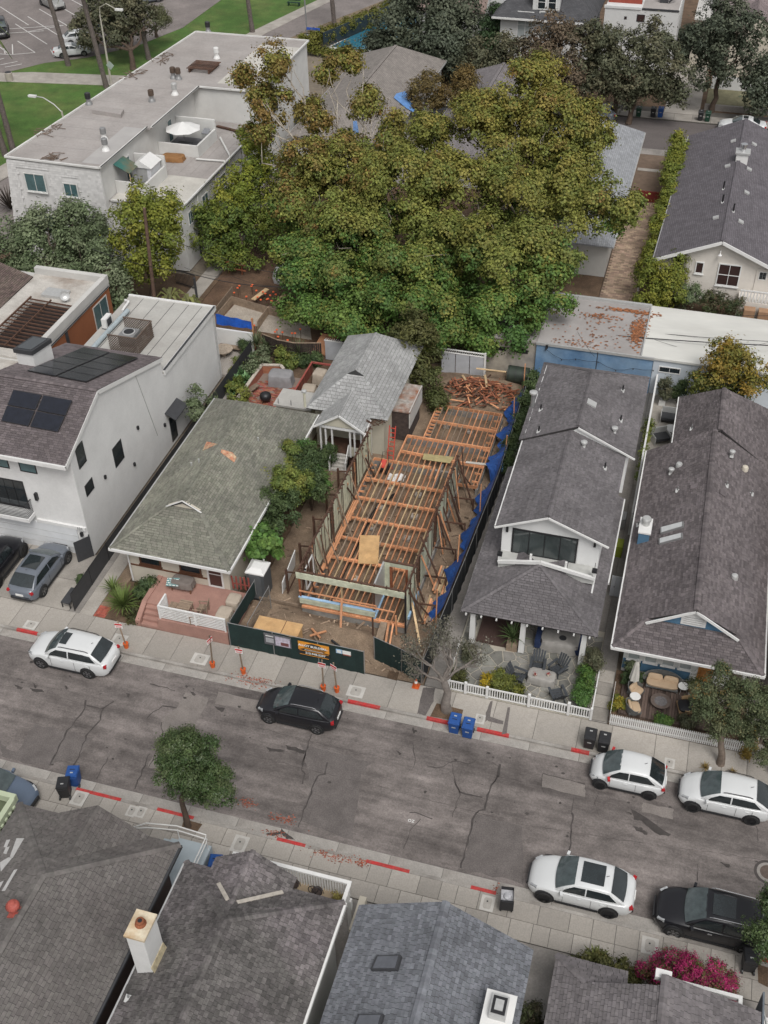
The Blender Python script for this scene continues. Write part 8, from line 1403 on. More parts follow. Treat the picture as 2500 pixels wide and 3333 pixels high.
gable_house('lilac_roof_house','lilac grey roofed house behind the sycamores',-25.5,-17.5,98,121,3.2,5.3,FS2,STUCCO2,3); lot('far_drive',-28.7,-25.6,98,124,CONC2,.14); car('dark car in the drive between the far roofs','black',(-27.2,114,.15),PI/2,group='cars on the far street',L=4.6,A0=.95,A1=.2,C1=-1.3,C0=-1.9)
gable_house('silver_roof_house','silver blue shingle roof beside the brick driveway',-14,-5.55,83.9,108.6,3.0,5.0,FS3,STUCCO2,2.6)
cr=gable_house('cream_clapboard_house','cream clapboard house with plum grey gable roof and chimney',-2.2,7.7,82.2,108,3.3,5.4,FS4,CREAM,0,.8)
CLP=mat('cream_clapboard',(.60,.56,.51),.8,.05,2)
for k in range(26):
    z=.2+k*.18; hw=4.45 if z<3.25 else 4.45*(5.3-z)/(5.3-3.25)
    if hw>.3:boards(cr,(2.75-hw,82.68),(2.75+hw,82.68),z,z+.18,(0,-1),CLP,1)
mb=MB().beam((-2.25,82.12,3.28),(2.75,82.12,5.40),.1,.24); mb.beam((7.75,82.12,3.28),(2.75,82.12,5.40),.1,.24); mb.build('rake_trim',WHITE,cr)
def fw(x0,y0,x1,y1,mull,name='window'):a=QY('f',x0,y1,82.6); b=QY('f',x1,y0,82.6); window(cr,(a.x,82.66,a.z),(1,0,0),(0,0,1),b.x-a.x,b.z-a.z,WHITE,mat('brown_glass',(.05,.03,.028),.2),.09,.08,mull,True,name)
fw(1340,120,1505,235,(2,2)); fw(1215,100,1280,165,(1,1)); fw(1105,80,1155,110,(1,1))
a=QY('f',1565,275,82.6); MB().box(a.x,a.x+1.0,82.60,82.66,a.z,a.z+2.0).build('back_door',CLP,cr); window(cr,(a.x+.2,82.59,a.z+1.1),(1,0,0),(0,0,1),.6,.7,WHITE,GLASS,.05,.03,(2,2),name='door_window')
MB().box(a.x-1.0,9,80.9,82.5,.1,a.z-.05).build('porch_base',CLP,cr); MB().box(a.x-1.0,9,80.9,80.98,a.z+.85,a.z+.95).build('porch_rail',WHITE,cr)
for i in range(14):MB().box(a.x-.95+i*.24,a.x-.85+i*.24,80.92,80.96,a.z,a.z+.85).build('baluster',WHITE,cr)
MB().tube([(2.75,82.5,4.6),(2.75,82.3,4.6),(2.75,82.25,4.5)],.03,6).build('lamp_arm',WHITE,cr); MB().lathe((2.75,82.25,4.3),[(.16,0),(.04,.15)],10).build('lamp_shade',WHITE,cr)
rpl=plane_of((-2.2,82.2,3.42),(2.75,82.2,5.52),(3.55,108,5.52)); rpr=plane_of((7.7,82.2,3.42),(2.75,82.2,5.52),(3.55,108,5.52))
chm=thing('metal_capped_chimney','small white chimney with metal cap on the plum grey roof','chimney',on_plane('c',1500,960,*rpr)); MB().box(-.5,.5,-.5,.5,-.4,.7).build('stack',WHITE,chm,0); MB().box(-.62,.62,-.62,.62,.7,.82).build('cap',LGREY,chm,0); MB().lathe((0,0,.82),[(.22,0),(.22,.5),(.3,.52),(.3,.62)],12).build('flue',CHROME,chm,0)
for x,y,pl in((1390,1135,rpl),(1385,1215,rpl),(1450,1270,rpr)):pipe_vent(cr,on_plane('c',x,y,*pl),.7,.07,DARK)
for x,y,pl in((1450,850,rpl),(1415,1000,rpl),(1345,1310,rpl),(1530,1160,rpr),(1495,1335,rpr),(1545,1020,rpr),(1575,870,rpr)):MB().obox(on_plane('c',x,y,*pl)+V((0,0,.08)),.45,.45,.12,0,tilt=(0,-.4 if pl is rpl else.4)).build('box_vent',LGREY,cr)
bx_=[one('wicker_hamper',lab,'box',MB().box(x,x+.85,80.0,80.7,.1,1.1),mat('tan_box',(.33,.20,.12),.8,.15,3),'tan boxes by the cream house porch')for x,lab in((5.25,'left tan box in front of the cream house porch'),(6.35,'right tan box in front of the cream house porch'))]
dg=thing('driveway_gate','red gate bar across the brick driveway','gate',(-3.9,99.6,.1)); MB().box(-4.9,-3.0,99.5,99.62,.2,1.2).build('panel',mat('dark_red_gate',(.16,.025,.02),.7,.2,2),dg)
for x in(-4.9,-3.0):MB().box(x-.05,x+.05,99.48,99.64,.1,1.35).build('post',mat('dark_red_gate',(.16,.02,.02)),dg)
ps=thing('steel_post','galvanised post at the end of the brick driveway','post',P(2068,995,.1)); q=P(2068,995,.1); MB().tube([q,PY(2077,937,q.y)],.06,8).build('shaft',LGREY,ps)
# far street houses
WH1=mat('far_white',(.58,.58,.57),.85,.05,1); DS=brickmat('charcoal_shingle',(.075,.075,.08),(.055,.055,.06),(.035,.035,.038),.35,.16,.012)
h1=thing('dormer_house','white two storey house with charcoal hip roof and dormer','house',(-19.7,137,.1)); MB().box(-24.7,-14.6,131.9,143,.1,6.0).build('wall',WH1,h1); d=MB(); d.prism([(-25.6,131.1,5.95),(-13.9,131.1,5.95),(-17.5,136.2,9.4),(-21.8,136.2,9.4)],(0,0,.1)); d.prism([(-13.9,131.1,5.95),(-13.9,144,5.95),(-17.5,139,9.4),(-17.5,136.2,9.4)],(0,0,.1)); d.prism([(-25.6,131.1,5.95),(-25.6,144,5.95),(-21.8,139,9.4),(-21.8,136.2,9.4)],(0,0,.1)); d.prism([(-25.6,144,5.95),(-13.9,144,5.95),(-17.5,139,9.4),(-21.8,139,9.4)],(0,0,.1)); d.prism([(-21.8,136.2,9.4),(-17.5,136.2,9.4),(-17.5,139,9.4),(-21.8,139,9.4)],(0,0,.1)); d.build('roof',DS,h1); MB().box(-25.6,-13.9,131.0,131.1,5.85,6.05).build('gutter',WHITE,h1)
q=QY('c',245,70,132.2); q2=QY('c',405,85,132.2); MB().box(q.x,q2.x,132.2,135.5,q.z-.2,q.z+2.2).build('dormer_wall',WH1,h1); MB().prism([(q.x-.35,131.9,q.z+2.1),(q2.x+.35,131.9,q.z+2.1),((q.x+q2.x)/2,131.9,q.z+3.3)],(0,4,0)).build('dormer_roof',DS,h1)
for k in(0,1):window(h1,(q.x+.5+k*1.2,132.2,q.z+.3),(1,0,0),(0,0,1),1.0,1.6,WHITE,GLASS,.1,.06,(1,2))
for x in(1635+45,1635+115):
    a=PY(x,122,131.85); window(h1,(a.x,131.9,a.z),(1,0,0),(0,0,1),1.9,2.9,WHITE,BLIND,.12,.06,(2,2))
h2=thing('modern_white_house','boxy white modern house with red roof deck screen','house',(-9,139,.1)); MB().box(-13.2,-5.0,134.1,146,.1,7.0).build('wall',WH1,h2); MB().box(-13.3,-9.2,134.0,134.3,7.0,7.25).build('parapet',WH1,h2); MB().box(-13.1,-9.3,136.2,136.4,7.0,7.6).build('red_screen',mat('red_screen',(.27,.055,.035),.6),h2); MB().box(-13.0,-9.4,136.5,141,7.55,7.7).build('solar_array',mat('solar_cell',(.012,.014,.022)),h2); MB().box(-9.1,-5.1,134.2,145.9,7.0,7.06).build('flat_roof',ROOFG,h2); MB().box(-9.1,-5.0,134.05,134.2,7.0,7.2).build('parapet',DGREY,h2); MB().box(-7.4,-6.5,137,138.2,7.06,8.2).build('roof_unit',DGREY,h2); MB().tube([(-6.4,137,7.2),(-5.6,137,8.0),(-5.6,138,8.0)],.12,8).build('roof_pipe',DGREY,h2)
for x,y,w,h_ in((868,130,.9,.8),(795,115,.3,.3)):a=QY('c',x,y,134.1); window(h2,(a.x,134.1,a.z),(1,0,0),(0,0,1),w,h_,DGREY,mat('brown_glass',(.05,.03,.028)),.06,.03)
h3=thing('tile_roof_house','house with mauve tile roof at the top right corner','house',(3,146,.1)); MB().box(-3.2,12,137.5,152,.1,5.5).build('wall',CREAM,h3); TILE=brickmat('mauve_tile',(.23,.185,.185),(.19,.15,.15),(.12,.1,.1),.5,.3,.03); MB().prism([(-1.2,137.0,5.4),(12,137.0,5.4),(12,145,9),(-1.2,145,9)],(0,0,.12)).build('roof',TILE,h3); a=QY('c',1600,70,135); MB().prism([(a.x-2.6,135,a.z-2.2),(a.x,135,a.z),(a.x,140,a.z),(a.x-2.6,140,a.z-2.2)],(0,0,.12)).build('gable_roof',TILE,h3); MB().prism([(a.x+2.6,135,a.z-2.2),(a.x,135,a.z),(a.x,140,a.z),(a.x+2.6,140,a.z-2.2)],(0,0,.12)).build('gable_roof',TILE,h3); MB().prism([(a.x-2.3,135.2,.1),(a.x+2.3,135.2,.1),(a.x+2.3,135.2,a.z-2.1),(a.x,135.2,a.z-.15),(a.x-2.3,135.2,a.z-2.1)],(0,1.8,0)).build('gable_wall',CREAM,h3); MB().box(-3.3,-1.2,137,150,5.5,5.7).build('flat_roof',STUCCO2,h3)
gwl=one('front_wall','low white board wall in the far right front garden','wall',MB().box(-.2,12,130.8,131,.1,1.5),WH1)
h4=thing('pink_roof_house','small house with pinkish brown shingle roof beside a tall white wall','house',(-33,148,.1)); PKR=brickmat('pink_brown_shingle',(.25,.19,.165),(.21,.155,.135),(.14,.1,.09),.35,.16,.012); a=PY(1510,45,138); MB().prism([(a.x-6,138,a.z),(a.x+.8,138,a.z),(a.x-1.5,143.5,a.z+3.5),(a.x-6,143.5,a.z+3.5)],(0,0,.1)).build('roof',PKR,h4); MB().prism([(a.x+.8,138,a.z),(a.x+.8,147,a.z),(a.x-1.5,143.5,a.z+3.5)],(0,0,.1)).build('roof',PKR,h4); MB().box(a.x-6,a.x+.3,138.4,148,.1,a.z).build('wall',WH1,h4); b=PY(1520,40,136.5); MB().prism([(b.x,136.4,b.z),(b.x+3.4,136.4,b.z),(b.x+3.4,139.4,b.z+1.9),(b.x,139.4,b.z+1.9)],(0,0,.1)).build('porch_roof',PKR,h4); MB().box(b.x,b.x+3.1,136.8,139.4,.1,b.z).build('porch_wall',WH1,h4); window(h4,(b.x+.6,136.8,b.z-1.6),(1,0,0),(0,0,1),1.5,1.1,WHITE,GLASS,.1,.05,(2,2))
one('tall_white_wall','tall white wall left of the white house with dormer','wall',MB().prism([PY(1563,110,135),PY(1590,0,135),PY(1660,-60,135),PY(1640,60,135)],(0,.6,0)),WH1); shrub('ivy_bank','ivy bank between the tall white wall and the dormer house',bl([(1600,95,133,1.6),(1580,140,131,1.5),(1620,60,135,1.4)]),260,.3,[(.05,.085,.035),(.04,.07,.03)],rc=.5); one('board_fence','brown board fence left of the dormer house','fence',MB().prism([PY(1615,75,133),PY(1640,60,133),PY(1640,110,133),PY(1620,115,133)],(0,.2,0)),WOOD_G)
for x,y,lab in((-14.0,134,'dark shrubs in the gap left of the modern white house'),(-4.2,137,'dark shrubs in the gap right of the modern white house')):shrub('gap_shrub',lab,[((x,y,1.2),1.0),((x+.2,y+2.5,1.5),1.2),((x,y+5,2),1.2)],200,.3,DG,'shrubs between the far houses',rc=.45)
# pool and hedge
po=tag(MB().sheet([(-46.2,134.4),(-43.2,133.6),(-37,136),(-37,150),(-41.5,150)],.22,.1).build('pool_water',mat('pool_water',(.035,.16,.23),.06,.15,.8,spec=.8,bump=.3,bscale=3)),None,None,None,'structure'); struct('pool_deck',MB().sheet([(-47.2,133.9),(-43,132.8),(-36,135),(-36,151),(-42.4,151)],.16,.1),WHITE)
hg=shrub('clipped_hedge','clipped yellow green hedge around the swimming pool',[((-48.6+i*.62,131.6+i*1.55,1.1),(.6,1.1,1.0))for i in range(12)]+[((-47.6+i*1.3,131.6-.05*i,.35),(1.0,.5,.6))for i in range(6)],1000,.26,[(.13,.14,.025),(.16,.15,.03),(.11,.12,.025)],cat='hedge',rc=.5,base=(-45,135,.1)); one('glass_fence','dark glass fence beside the swimming pool','fence',MB().prism([(-47.0,133.6,.2),(-40.3,151,.2),(-40.3,151,2.0),(-47.0,133.6,2.0)],(.06,-.03,0)),mat('dark_glass_fence',(.035,.045,.05),.2,.1,1)); one('black_pool_fence','low black fence with white rail below the pool','fence',MB().prism([P(1195,197,1.2),P(1385,217,1.2),P(1385,240,.2),P(1195,222,.2)],(0,.2,0)),DGREY)
# lamps, signs, bench, bins in the park
lp=thing('street_lamp','tall street lamp with curved arm beside the leaning palm','street lamp',P(362,271,.05)); b=P(362,271,.05); t_=PY(325,48,b.y); tip=PY(378,30,b.y); MB().tube([b,t_],[.14,.08],10).build('pole',mat('lamp_cream',(.42,.40,.34),.6),lp,smooth=True); MB().tube([t_,t_+V((.15,0,.8)),t_+V((1.0,0,1.25)),tip],.05,8).build('arm',mat('lamp_cream',(.42,.4,.34)),lp,smooth=True); MB().obox(tip+V((.35,0,-.02)),.9,.34,.2).build('lamp_head',WHITE,lp)
lp=thing('street_lamp','shorter arched street lamp over the lawn by the apartment roof','street lamp',(-62.6,98,.05)); MB().tube([(-62.5,98,.05),(-62.8,98,3.9)],[.13,.09],10).build('pole',mat('lamp_cream',(.42,.4,.34)),lp); MB().tube([(-62.8,98,3.8),(-63.5,98,4.5),(-64.6,98,5.1),(-65.4,98,5.15)],.05,8).build('arm',LGREY,lp,smooth=True); MB().obox((-65.8,98,5.15),.85,.32,.2).build('lamp_head',WHITE,lp)
sp_=thing('street_sign_pole','grey pole with blue street name plate and one way sign','sign',P(1003,152,.1)); b=P(1003,152,.1); MB().tube([b,PY(990,-20,b.y)],.09,8).build('pole',GREY,sp_); a=PY(1014,93,b.y); MB().box(a.x-.6,a.x+1.1,b.y-.1,b.y-.06,a.z-.15,a.z+.15).build('name_plate',mat('sign_blue',(.04,.10,.42),.5),sp_); a=PY(1000,112,b.y); MB().box(a.x-.5,a.x+.5,b.y-.12,b.y-.1,a.z-.18,a.z+.18).build('one_way_plate',SBLK,sp_); MB().prism([(a.x-.45,b.y-.125,a.z),(a.x-.2,b.y-.125,a.z+.13),(a.x-.2,b.y-.125,a.z+.06),(a.x+.42,b.y-.125,a.z+.06),(a.x+.42,b.y-.125,a.z-.06),(a.x-.2,b.y-.125,a.z-.06),(a.x-.2,b.y-.125,a.z-.13)],(0,.003,0)).build('arrow',SWH,sp_)
pb=thing('park_bench','dark green park bench at the edge of the lawn','bench',P(957,18,.05)); b=P(957,18,.05); BGN=mat('bench_green',(.02,.05,.035),.6)
for k in range(3):MB().box(b.x-.9,b.x+.9,b.y-.3+k*.16,b.y-.18+k*.16,.45,.5).build('seat_slat',BGN,pb)
for k in range(2):MB().box(b.x-.9,b.x+.9,b.y+.24,b.y+.28,.62+k*.2,.76+k*.2).build('back_slat',BGN,pb)
for x in(-.75,.75):MB().box(b.x+x-.04,b.x+x+.04,b.y-.3,b.y+.28,.05,.449).build('leg',BGN,pb)
tc_=thing('litter_bin','round pale concrete litter bin by the park walk','litter bin',P(32,262,.05)); MB().lathe((0,0,0),[(.42,0),(.46,.9),(.4,.95)],16).build('drum',mat('bin_concrete',(.38,.34,.30),.9),tc_,0); MB().lathe((0,0,.95),[(.4,0),(.36,.04)],16).build('lid',DARK,tc_,0)
wsn=thing('warning_sign','diamond sign plate on the tall street lamp','sign',P(358,245,2)); b=P(362,271,.05); a=PY(358,213,b.y-.2); MB().prism([(a.x-.5,b.y-.2,a.z),(a.x,b.y-.2,a.z-.5),(a.x+.5,b.y-.2,a.z),(a.x,b.y-.2,a.z+.5)],(0,.03,0)).build('plate',mat('plate_grey_green',(.36,.42,.38),.5),wsn)
# utility box and fences behind the white house
fn=thing('black_iron_fence','black iron fence below the apartment block','fence',P(540,920,.1)); a,b=P(575,925,.1),P(640,945,.1)
for i in range(16):p=a.lerp(b,i/15); MB().tube([p,p+V((0,0,1.4))],.025,5).build('bar',DARK,fn)
for z in(.2,1.35):MB().beam(a+V((0,0,z)),b+V((0,0,z)),.04,.05).build('rail',DARK,fn)
# ================================================================ bins, signs, fences, furniture
def bin_proto(col,opened=False):
    k=thing('wheelie_bin',None,'bin',(0,0,0)); m=mat('bin_'+col,dict(blue=(.02,.075,.26),black=(.022,.022,.024),green=(.015,.05,.03))[col],.5,.12,4,bump=.1); mb=MB(); n=4
    for z,sx,sy in((.06,.23,.24),(.5,.255,.285),(.92,.28,.33)):mb.v+=[(-sx,-sy,z),(sx,-sy,z),(sx,sy,z),(-sx,sy,z)]
    for i in range(2):
        for j in range(4):mb.f.append((i*4+j,i*4+(j+1)%4,(i+1)*4+(j+1)%4,(i+1)*4+j))
    mb.f+=[(3,2,1,0)]; mb.m=[0]*9; mb.build('body',m,k,0)
    if opened:MB().box(-.27,.27,-.32,.32,.70,.705).build('rubbish_bed',mat('bag_white',(.42,.42,.44),.6,.3,6),k,0); MB().lathe((-.02,.03,.70),[(.2,0),(.16,.09),(.05,.13)],9).build('rubbish_bag',mat('bag_white',(.42,.42,.44)),k,0); MB().obox((0,.40,.62),.6,.05,.62,tilt=(.12,0)).build('lid',m,k,0)
    else:mb=MB(); mb.add([(-.30,-.37,.92),(.30,-.37,.92),(.30,.35,.95),(-.30,.35,.95),(-.26,-.33,.99),(.26,-.33,.99),(.26,.3,1.04),(-.26,.3,1.04)],[(0,1,5,4),(1,2,6,5),(2,3,7,6),(3,0,4,7),(4,5,6,7)]); l=mb.build('lid',m,k,0); MB().box(-.12,.12,-.1,-.06,1.005,1.022).build('grip',DARK,l,0); MB().obox((0,.12,1.03),.14,.07,.006,tilt=(.08,0)).build('marking',LGREY,l,0)
    MB().tube([(-.24,.40,.90),(.24,.40,.90)],.02,6).build('handle',m,k,0); MB().box(-.1,.1,-.305,-.285,.55,.62).build('label_mark',LGREY,k,0)
    for x in(-.24,.24):MB().tube([(x-.03,.27,.12),(x+.03,.27,.12)],.12,12).build('wheel',DARK,k,0)
    return k
protos={}
def put_bin(lab,col,x,y,z,rz,opened=False):
    key=(col,opened); k=protos.get(key)
    if k is None:k=protos[key]=bin_proto(col,opened)
    else:k=copy_tree(k)
    k.location=(x,y,z); k.rotation_euler=(0,0,rz); k['label']=lab; k['group']='wheeled bins at the kerbs'
put_bin('left blue bin of the pair in front of the bare tree','blue',-7.1,35.25,.0,0); put_bin('right blue bin of the pair in front of the bare tree','blue',-6.38,35.15,.0,0)
put_bin('left black bin of the pair above the small white hatchback','black',-.38,36.0,.15,0); put_bin('right black bin of the pair above the small white hatchback','black',.32,35.95,.15,0)
put_bin('blue bin standing in the near gutter at the left','blue',-24.25,27.15,.0,PI+.3); put_bin('black bin on the pavement beside the left blue bin','black',-24.3,26.35,.15,PI+.35)
put_bin('open black bin with white bag by the near kerb','black',-2.65,26.35,.15,PI+.15,True); put_bin('black bin right of the bougainvillea','black',7.65,26.25,.15,PI+.1)
put_bin('black bin beside the blue grey entry steps','black',-16.35,24.45,.12,PI); put_bin('blue bin beside the blue grey entry steps','blue',-15.6,24.4,.12,PI+.2)
for px,py,c,lab in((2077,380,'green','green bin under the far street trees'),(2124,382,'black','black bin beside the far blue bin'),(2148,382,'blue','blue bin at the far kerb'),(2278,393,'black','black bin left of the far white sedan'),(2301,396,'green','green bin left of the far white sedan')):
    p=P(px,py,.15); put_bin(lab,c,p.x,p.y+.1,.15,0)
for k in list(protos.values()):pass
# no-parking signs in orange buckets
BKT=mat('orange_bucket',(.58,.11,.025),.5,.1,4); NPR=mat('notice_red',(.5,.04,.04),.6)
def bucket_sign(lab,px,py,tx,ty,face,z=.15):
    b=P(px,py,z); k=thing('sign_bucket',lab,'sign',b,0,'parking notices on stakes in buckets'); MB().lathe((0,0,0),[(.12,0),(.145,.34),(.155,.35),(.135,.34),(.13,.30),(.02,.30)],16).build('bucket',BKT,k,0); top=PY(tx,ty,b.y)-b; MB().beam((0,0,.05),top,.07,.05).build('stake',WOOD_G,k,0)
    c=V(top)*.86+V((0,-.06,0)); M=Matrix.Rotation(face,3,'Z')
    def bx(sx,sz,dz,dy,nm,m):o=MB(); o.obox(c+M@V((0,-dy,dz)),sx,.012,sz,face); o.build(nm,m,k,0)
    bx(.42,.34,0,0,'notice',SWH); bx(.40,.12,.09,.009,'red_band',NPR); bx(.34,.02,-.06,.009,'print_line',NPR); bx(.30,.015,-.11,.009,'print_line',NPR)
bucket_sign('parking notice in an orange bucket behind the white SUV',412,2107,383,2022,.15); bucket_sign('stake in a yellow orange bucket below the pink terrace wall',693,2170,682,2068,1.3); bucket_sign('parking notice bucket at the left end of the green fence',793,2191,776,2104,.05); bucket_sign('left of the two notice buckets behind the black SUV',1053,2246,1048,2148,-.05); bucket_sign('right of the two notice buckets behind the black SUV',1097,2251,1085,2157,-.4)
cn=thing('traffic_cone','orange traffic cone under the bare tree','cone',P(1354,2234,.15)); MB().box(-.19,.19,-.19,.19,0,.03).build('base',BKT,cn,0); MB().lathe((0,0,.03),[(.14,0),(.03,.62)],14).build('cone',BKT,cn,0); MB().lathe((0,0,.3),[(.092,0),(.066,.16)],14).build('white_band',SWH,cn,0)
# white slatted fence round the flagstone patio
wf_=thing('white_slat_fence','white slatted fence along the flagstone patio','fence',(-4.3,37.7,.15)); segs=[(-8.0,-7.2),(-7.1,-6.0),(-5.95,-3.85),(-3.75,-1.75),(-1.7,-.55)]
for a,b in segs:
    for x in(a,):MB().box(x-.07,x+.07,37.62,37.76,.15,.98 if x<-5 else 1.08).build('post',WHITE,wf_)
    MB().box(a+.075,b-.005,37.66,37.72,.82,.9).build('top_rail',WHITE,wf_); MB().box(a+.075,b-.005,37.66,37.72,.22,.28).build('bottom_rail',WHITE,wf_); n=int((b-a-.1)/.13)
    for i in range(n):MB().box(a+.12+i*.13,a+.175+i*.13,37.675,37.705,.281,.819).build('slat',WHITE,wf_)
MB().box(-.6,-.48,37.62,37.76,.15,1.0).build('post',WHITE,wf_)
for y0 in(37.85,39.3):MB().box(-.56,-.5,y0,y0+1.3,.7,.85).build('side_rail',WHITE,wf_); MB().box(-8.12,-8.06,y0,y0+1.3,.7,.85).build('side_rail',WHITE,wf_)
# flagstones: irregular slabs (Voronoi cells) with pale joints
fl=thing('flagstone_paving','grey irregular flagstone paving in front of the grey house','paving',(-4.4,40,.15)); FLG=mat('flagstone',(.20,.195,.175),.85,.2,2,rnd=.3,hue=.02,fine=.1); random.seed(9)
sites=[(-8.05+random.uniform(0,1)*7.35,37.85+random.uniform(0,1)*5.9)for _ in range(150)]
for _ in range(2):
    new=[]
    for i,s in enumerate(sites):
        near=[q for q in sites if q is not s and(q[0]-s[0])**2+(q[1]-s[1])**2<.36]; dx=sum(s[0]-q[0]for q in near)*.12; dy=sum(s[1]-q[1]for q in near)*.12; new.append((min(-.75,max(-8.0,s[0]+dx)),min(43.5,max(37.85,s[1]+dy))))
    sites=new
for i,s in enumerate(sites):
    if-7.4<s[0]<-4.95 and s[1]>41.3:continue
    poly=[(-8.1,37.8),(-.65,37.8),(-.65,43.55),(-8.1,43.55)]
    for q in sites:
        if q==s or(q[0]-s[0])**2+(q[1]-s[1])**2>9:continue
        mx,my=(s[0]+q[0])/2,(s[1]+q[1])/2; nx_,ny_=q[0]-s[0],q[1]-s[1]; L=math.hypot(nx_,ny_); nx_/=L; ny_/=L; mx-=nx_*.028; my-=ny_*.028; big_=20; a=(mx-ny_*big_,my+nx_*big_); b=(mx+ny_*big_,my-nx_*big_); c=(b[0]-nx_*big_*2,b[1]-ny_*big_*2); d=(a[0]-nx_*big_*2,a[1]-ny_*big_*2); cl=[a,b,c,d]; ar=sum(cl[k][0]*cl[(k+1)%4][1]-cl[(k+1)%4][0]*cl[k][1]for k in range(4)); poly=clip_poly(poly,cl if ar>0 else cl[::-1])
        if len(poly)<3:break
    if len(poly)>=3:MB().prism([(x,y,.12)for x,y in poly],(0,0,.05+random.uniform(0,.01))).build('flagstone',FLG,fl)
random.seed(33)
# adirondack chairs and the covered table
ADC=mat('charcoal_chair',(.05,.055,.062),.7,.12,4)
def adirondack(lab,x,y,rz):
    c=thing('adirondack_chair',lab,'chair',(x,y,.17),rz,'charcoal chairs on the flagstone patio')
    for i in range(5):MB().beam((-.24+i*.12,.30,.32),(-.30+i*.15,.62+.0*i,1.0-.05*abs(i-2)),.1,.02,0,(0,1,0)).build('back_slat',ADC,c,0)
    for i in range(5):MB().obox((0,-.32+i*.13,.36-i*.025),.52,.11,.02,0,tilt=(-.18,0)).build('seat_slat',ADC,c,0)
    for s in(-1,1):MB().box(s*.36-.07,s*.36+.07,-.42,.38,.54,.56).build('armrest',ADC,c,0); MB().box(s*.31-.02,s*.31+.02,-.4,-.3,0,.54).build('leg',ADC,c,0); MB().beam((s*.28,-.36,.34),(s*.28,.55,.06),.03,.12).build('side_rail',ADC,c,0)
for px,py,rz,lab in((1685,2205,-1.35,'leftmost charcoal chair turned toward the covered table'),(1750,2170,-.05,'charcoal chair directly behind the covered table'),(1815,2180,.55,'right hand charcoal chair with fanned back'),(1815,2265,2.6,'charcoal chair nearest the white fence')):p=P(px,py,.4); adirondack(lab,p.x,p.y,-rz if rz<2 else PI+.5)
draped('covered_fire_table','grey covered low table on the flagstone patio','cover',(*P(1763,2205,.4).xy,.17),1.45,.8,.5,mat('grey_cover',(.30,.285,.265),.85,.12,3,bump=.5,bscale=6),-.05)
for px,lab in((1741,'left small pot of red flowers on the covered table'),(1784,'right small pot of red flowers on the covered table')):p=P(px,2200,.67); k=thing('flower_pot',lab,'flower pot',(p.x,p.y,.67),0,'flower pots on the covered table'); MB().lathe((0,0,0),[(.06,0),(.085,.13)],12).build('pot',CREAM,k,0); q=np.array([(RNG.normal()*.05,RNG.normal()*.05,.18+RNG.normal()*.04)for _ in range(60)]); leaf_mesh('flowers',q,RNG.normal(size=(60,3))+np.array((0,0,1)),np.full(60,.05),np.tile([.30,.03,.03],(60,1)),.7,None,k)
draped('covered_daybed','navy sofa with grey cover under the grey porch','cover',(-2.85,42.3,.17),2.1,1.2,.75,mat('grey_cover',(.3,.285,.265)),0); k=thing('navy_sofa','navy blue sofa base under the porch cover','sofa',(-2.85,42.2,.17)); NV=mat('navy_fabric',(.02,.035,.09),.85,.15,4); MB().box(-4.2,-1.55,41.75,43.0,.25,.62).build('seat',NV,k); MB().box(-4.2,-3.9,41.7,43.0,.62,.9).build('arm',NV,k); MB().box(-1.85,-1.55,41.7,43.0,.62,.9).build('arm',NV,k); MB().box(-3.9,-1.85,42.75,43.05,.62,1.0).build('backrest',NV,k)
for x in(-4.1,-1.65):MB().box(x-.04,x+.04,41.8,41.9,.17,.25).build('leg',DARK,k)
MB().lathe((-2.75,42.2,.93),[(.2,0),(.19,.015)],16).build('centre_patch',DGREY,SC.objects['covered_daybed'])
# timber deck and picket fence of 137
dk=thing('timber_deck','weathered timber deck in front of bungalow 137','deck',(3.2,39.6,.15)); DKM=mat('deck_board',(.105,.075,.062),.85,.25,2,rnd=.45,stretch=(3,1,1),fine=.12)
x=.75
while x<6.2:MB().box(x,x+.125,38.35,41.38,.2,.36).build('plank',DKM,dk); x+=.14
pf=thing('picket_fence','white picket fence in front of the timber deck','fence',(3.6,37.7,.15))
for i in range(66):MB().prism([(.42+i*.1,37.60,.17),(.49+i*.1,37.60,.17),(.49+i*.1,37.60,.92),(.455+i*.1,37.60,1.0),(.42+i*.1,37.60,.92)],(0,.022,0)).build('picket',WHITE,pf)
for z in(.3,.75):MB().box(.4,7.05,37.625,37.66,z,z+.07).build('rail',WHITE,pf)
for i in range(16):MB().box(.38,.402,37.7+i*.14,37.77+i*.14,.17,.92).build('picket',WHITE,pf);
for i in range(9):MB().box(7.04,7.062,37.7+i*.14,37.77+i*.14,.17,.92).build('picket',WHITE,pf)
WK=mat('grey_wicker',(.12,.12,.115),.8,.2,9,bump=.5,bscale=40); TANC=mat('tan_cushion',(.45,.33,.22),.85,.06,3); NAT=mat('natural_rattan',(.33,.22,.12),.7,.2,6)
def rounded(c,sx,sy,h,mb,n=20,e=4):
    c=V(c); ring=lambda f,z:[(c.x+math.copysign(abs(math.cos(a))**(2/e),math.cos(a))*sx/2*f,c.y+math.copysign(abs(math.sin(a))**(2/e),math.sin(a))*sy/2*f,c.z+z)for a in[2*math.pi*i/n for i in range(n)]]
    b=len(mb.v); mb.v+=ring(.94,0)+ring(1,h*.35)+ring(.97,h*.8)+ring(.8,h)
    for k in range(3):
        for i in range(n):mb.f.append((b+k*n+i,b+k*n+(i+1)%n,b+(k+1)*n+(i+1)%n,b+(k+1)*n+i)); mb.m.append(0)
    mb.f.append(tuple(b+3*n+i for i in range(n))); mb.m.append(0); return mb
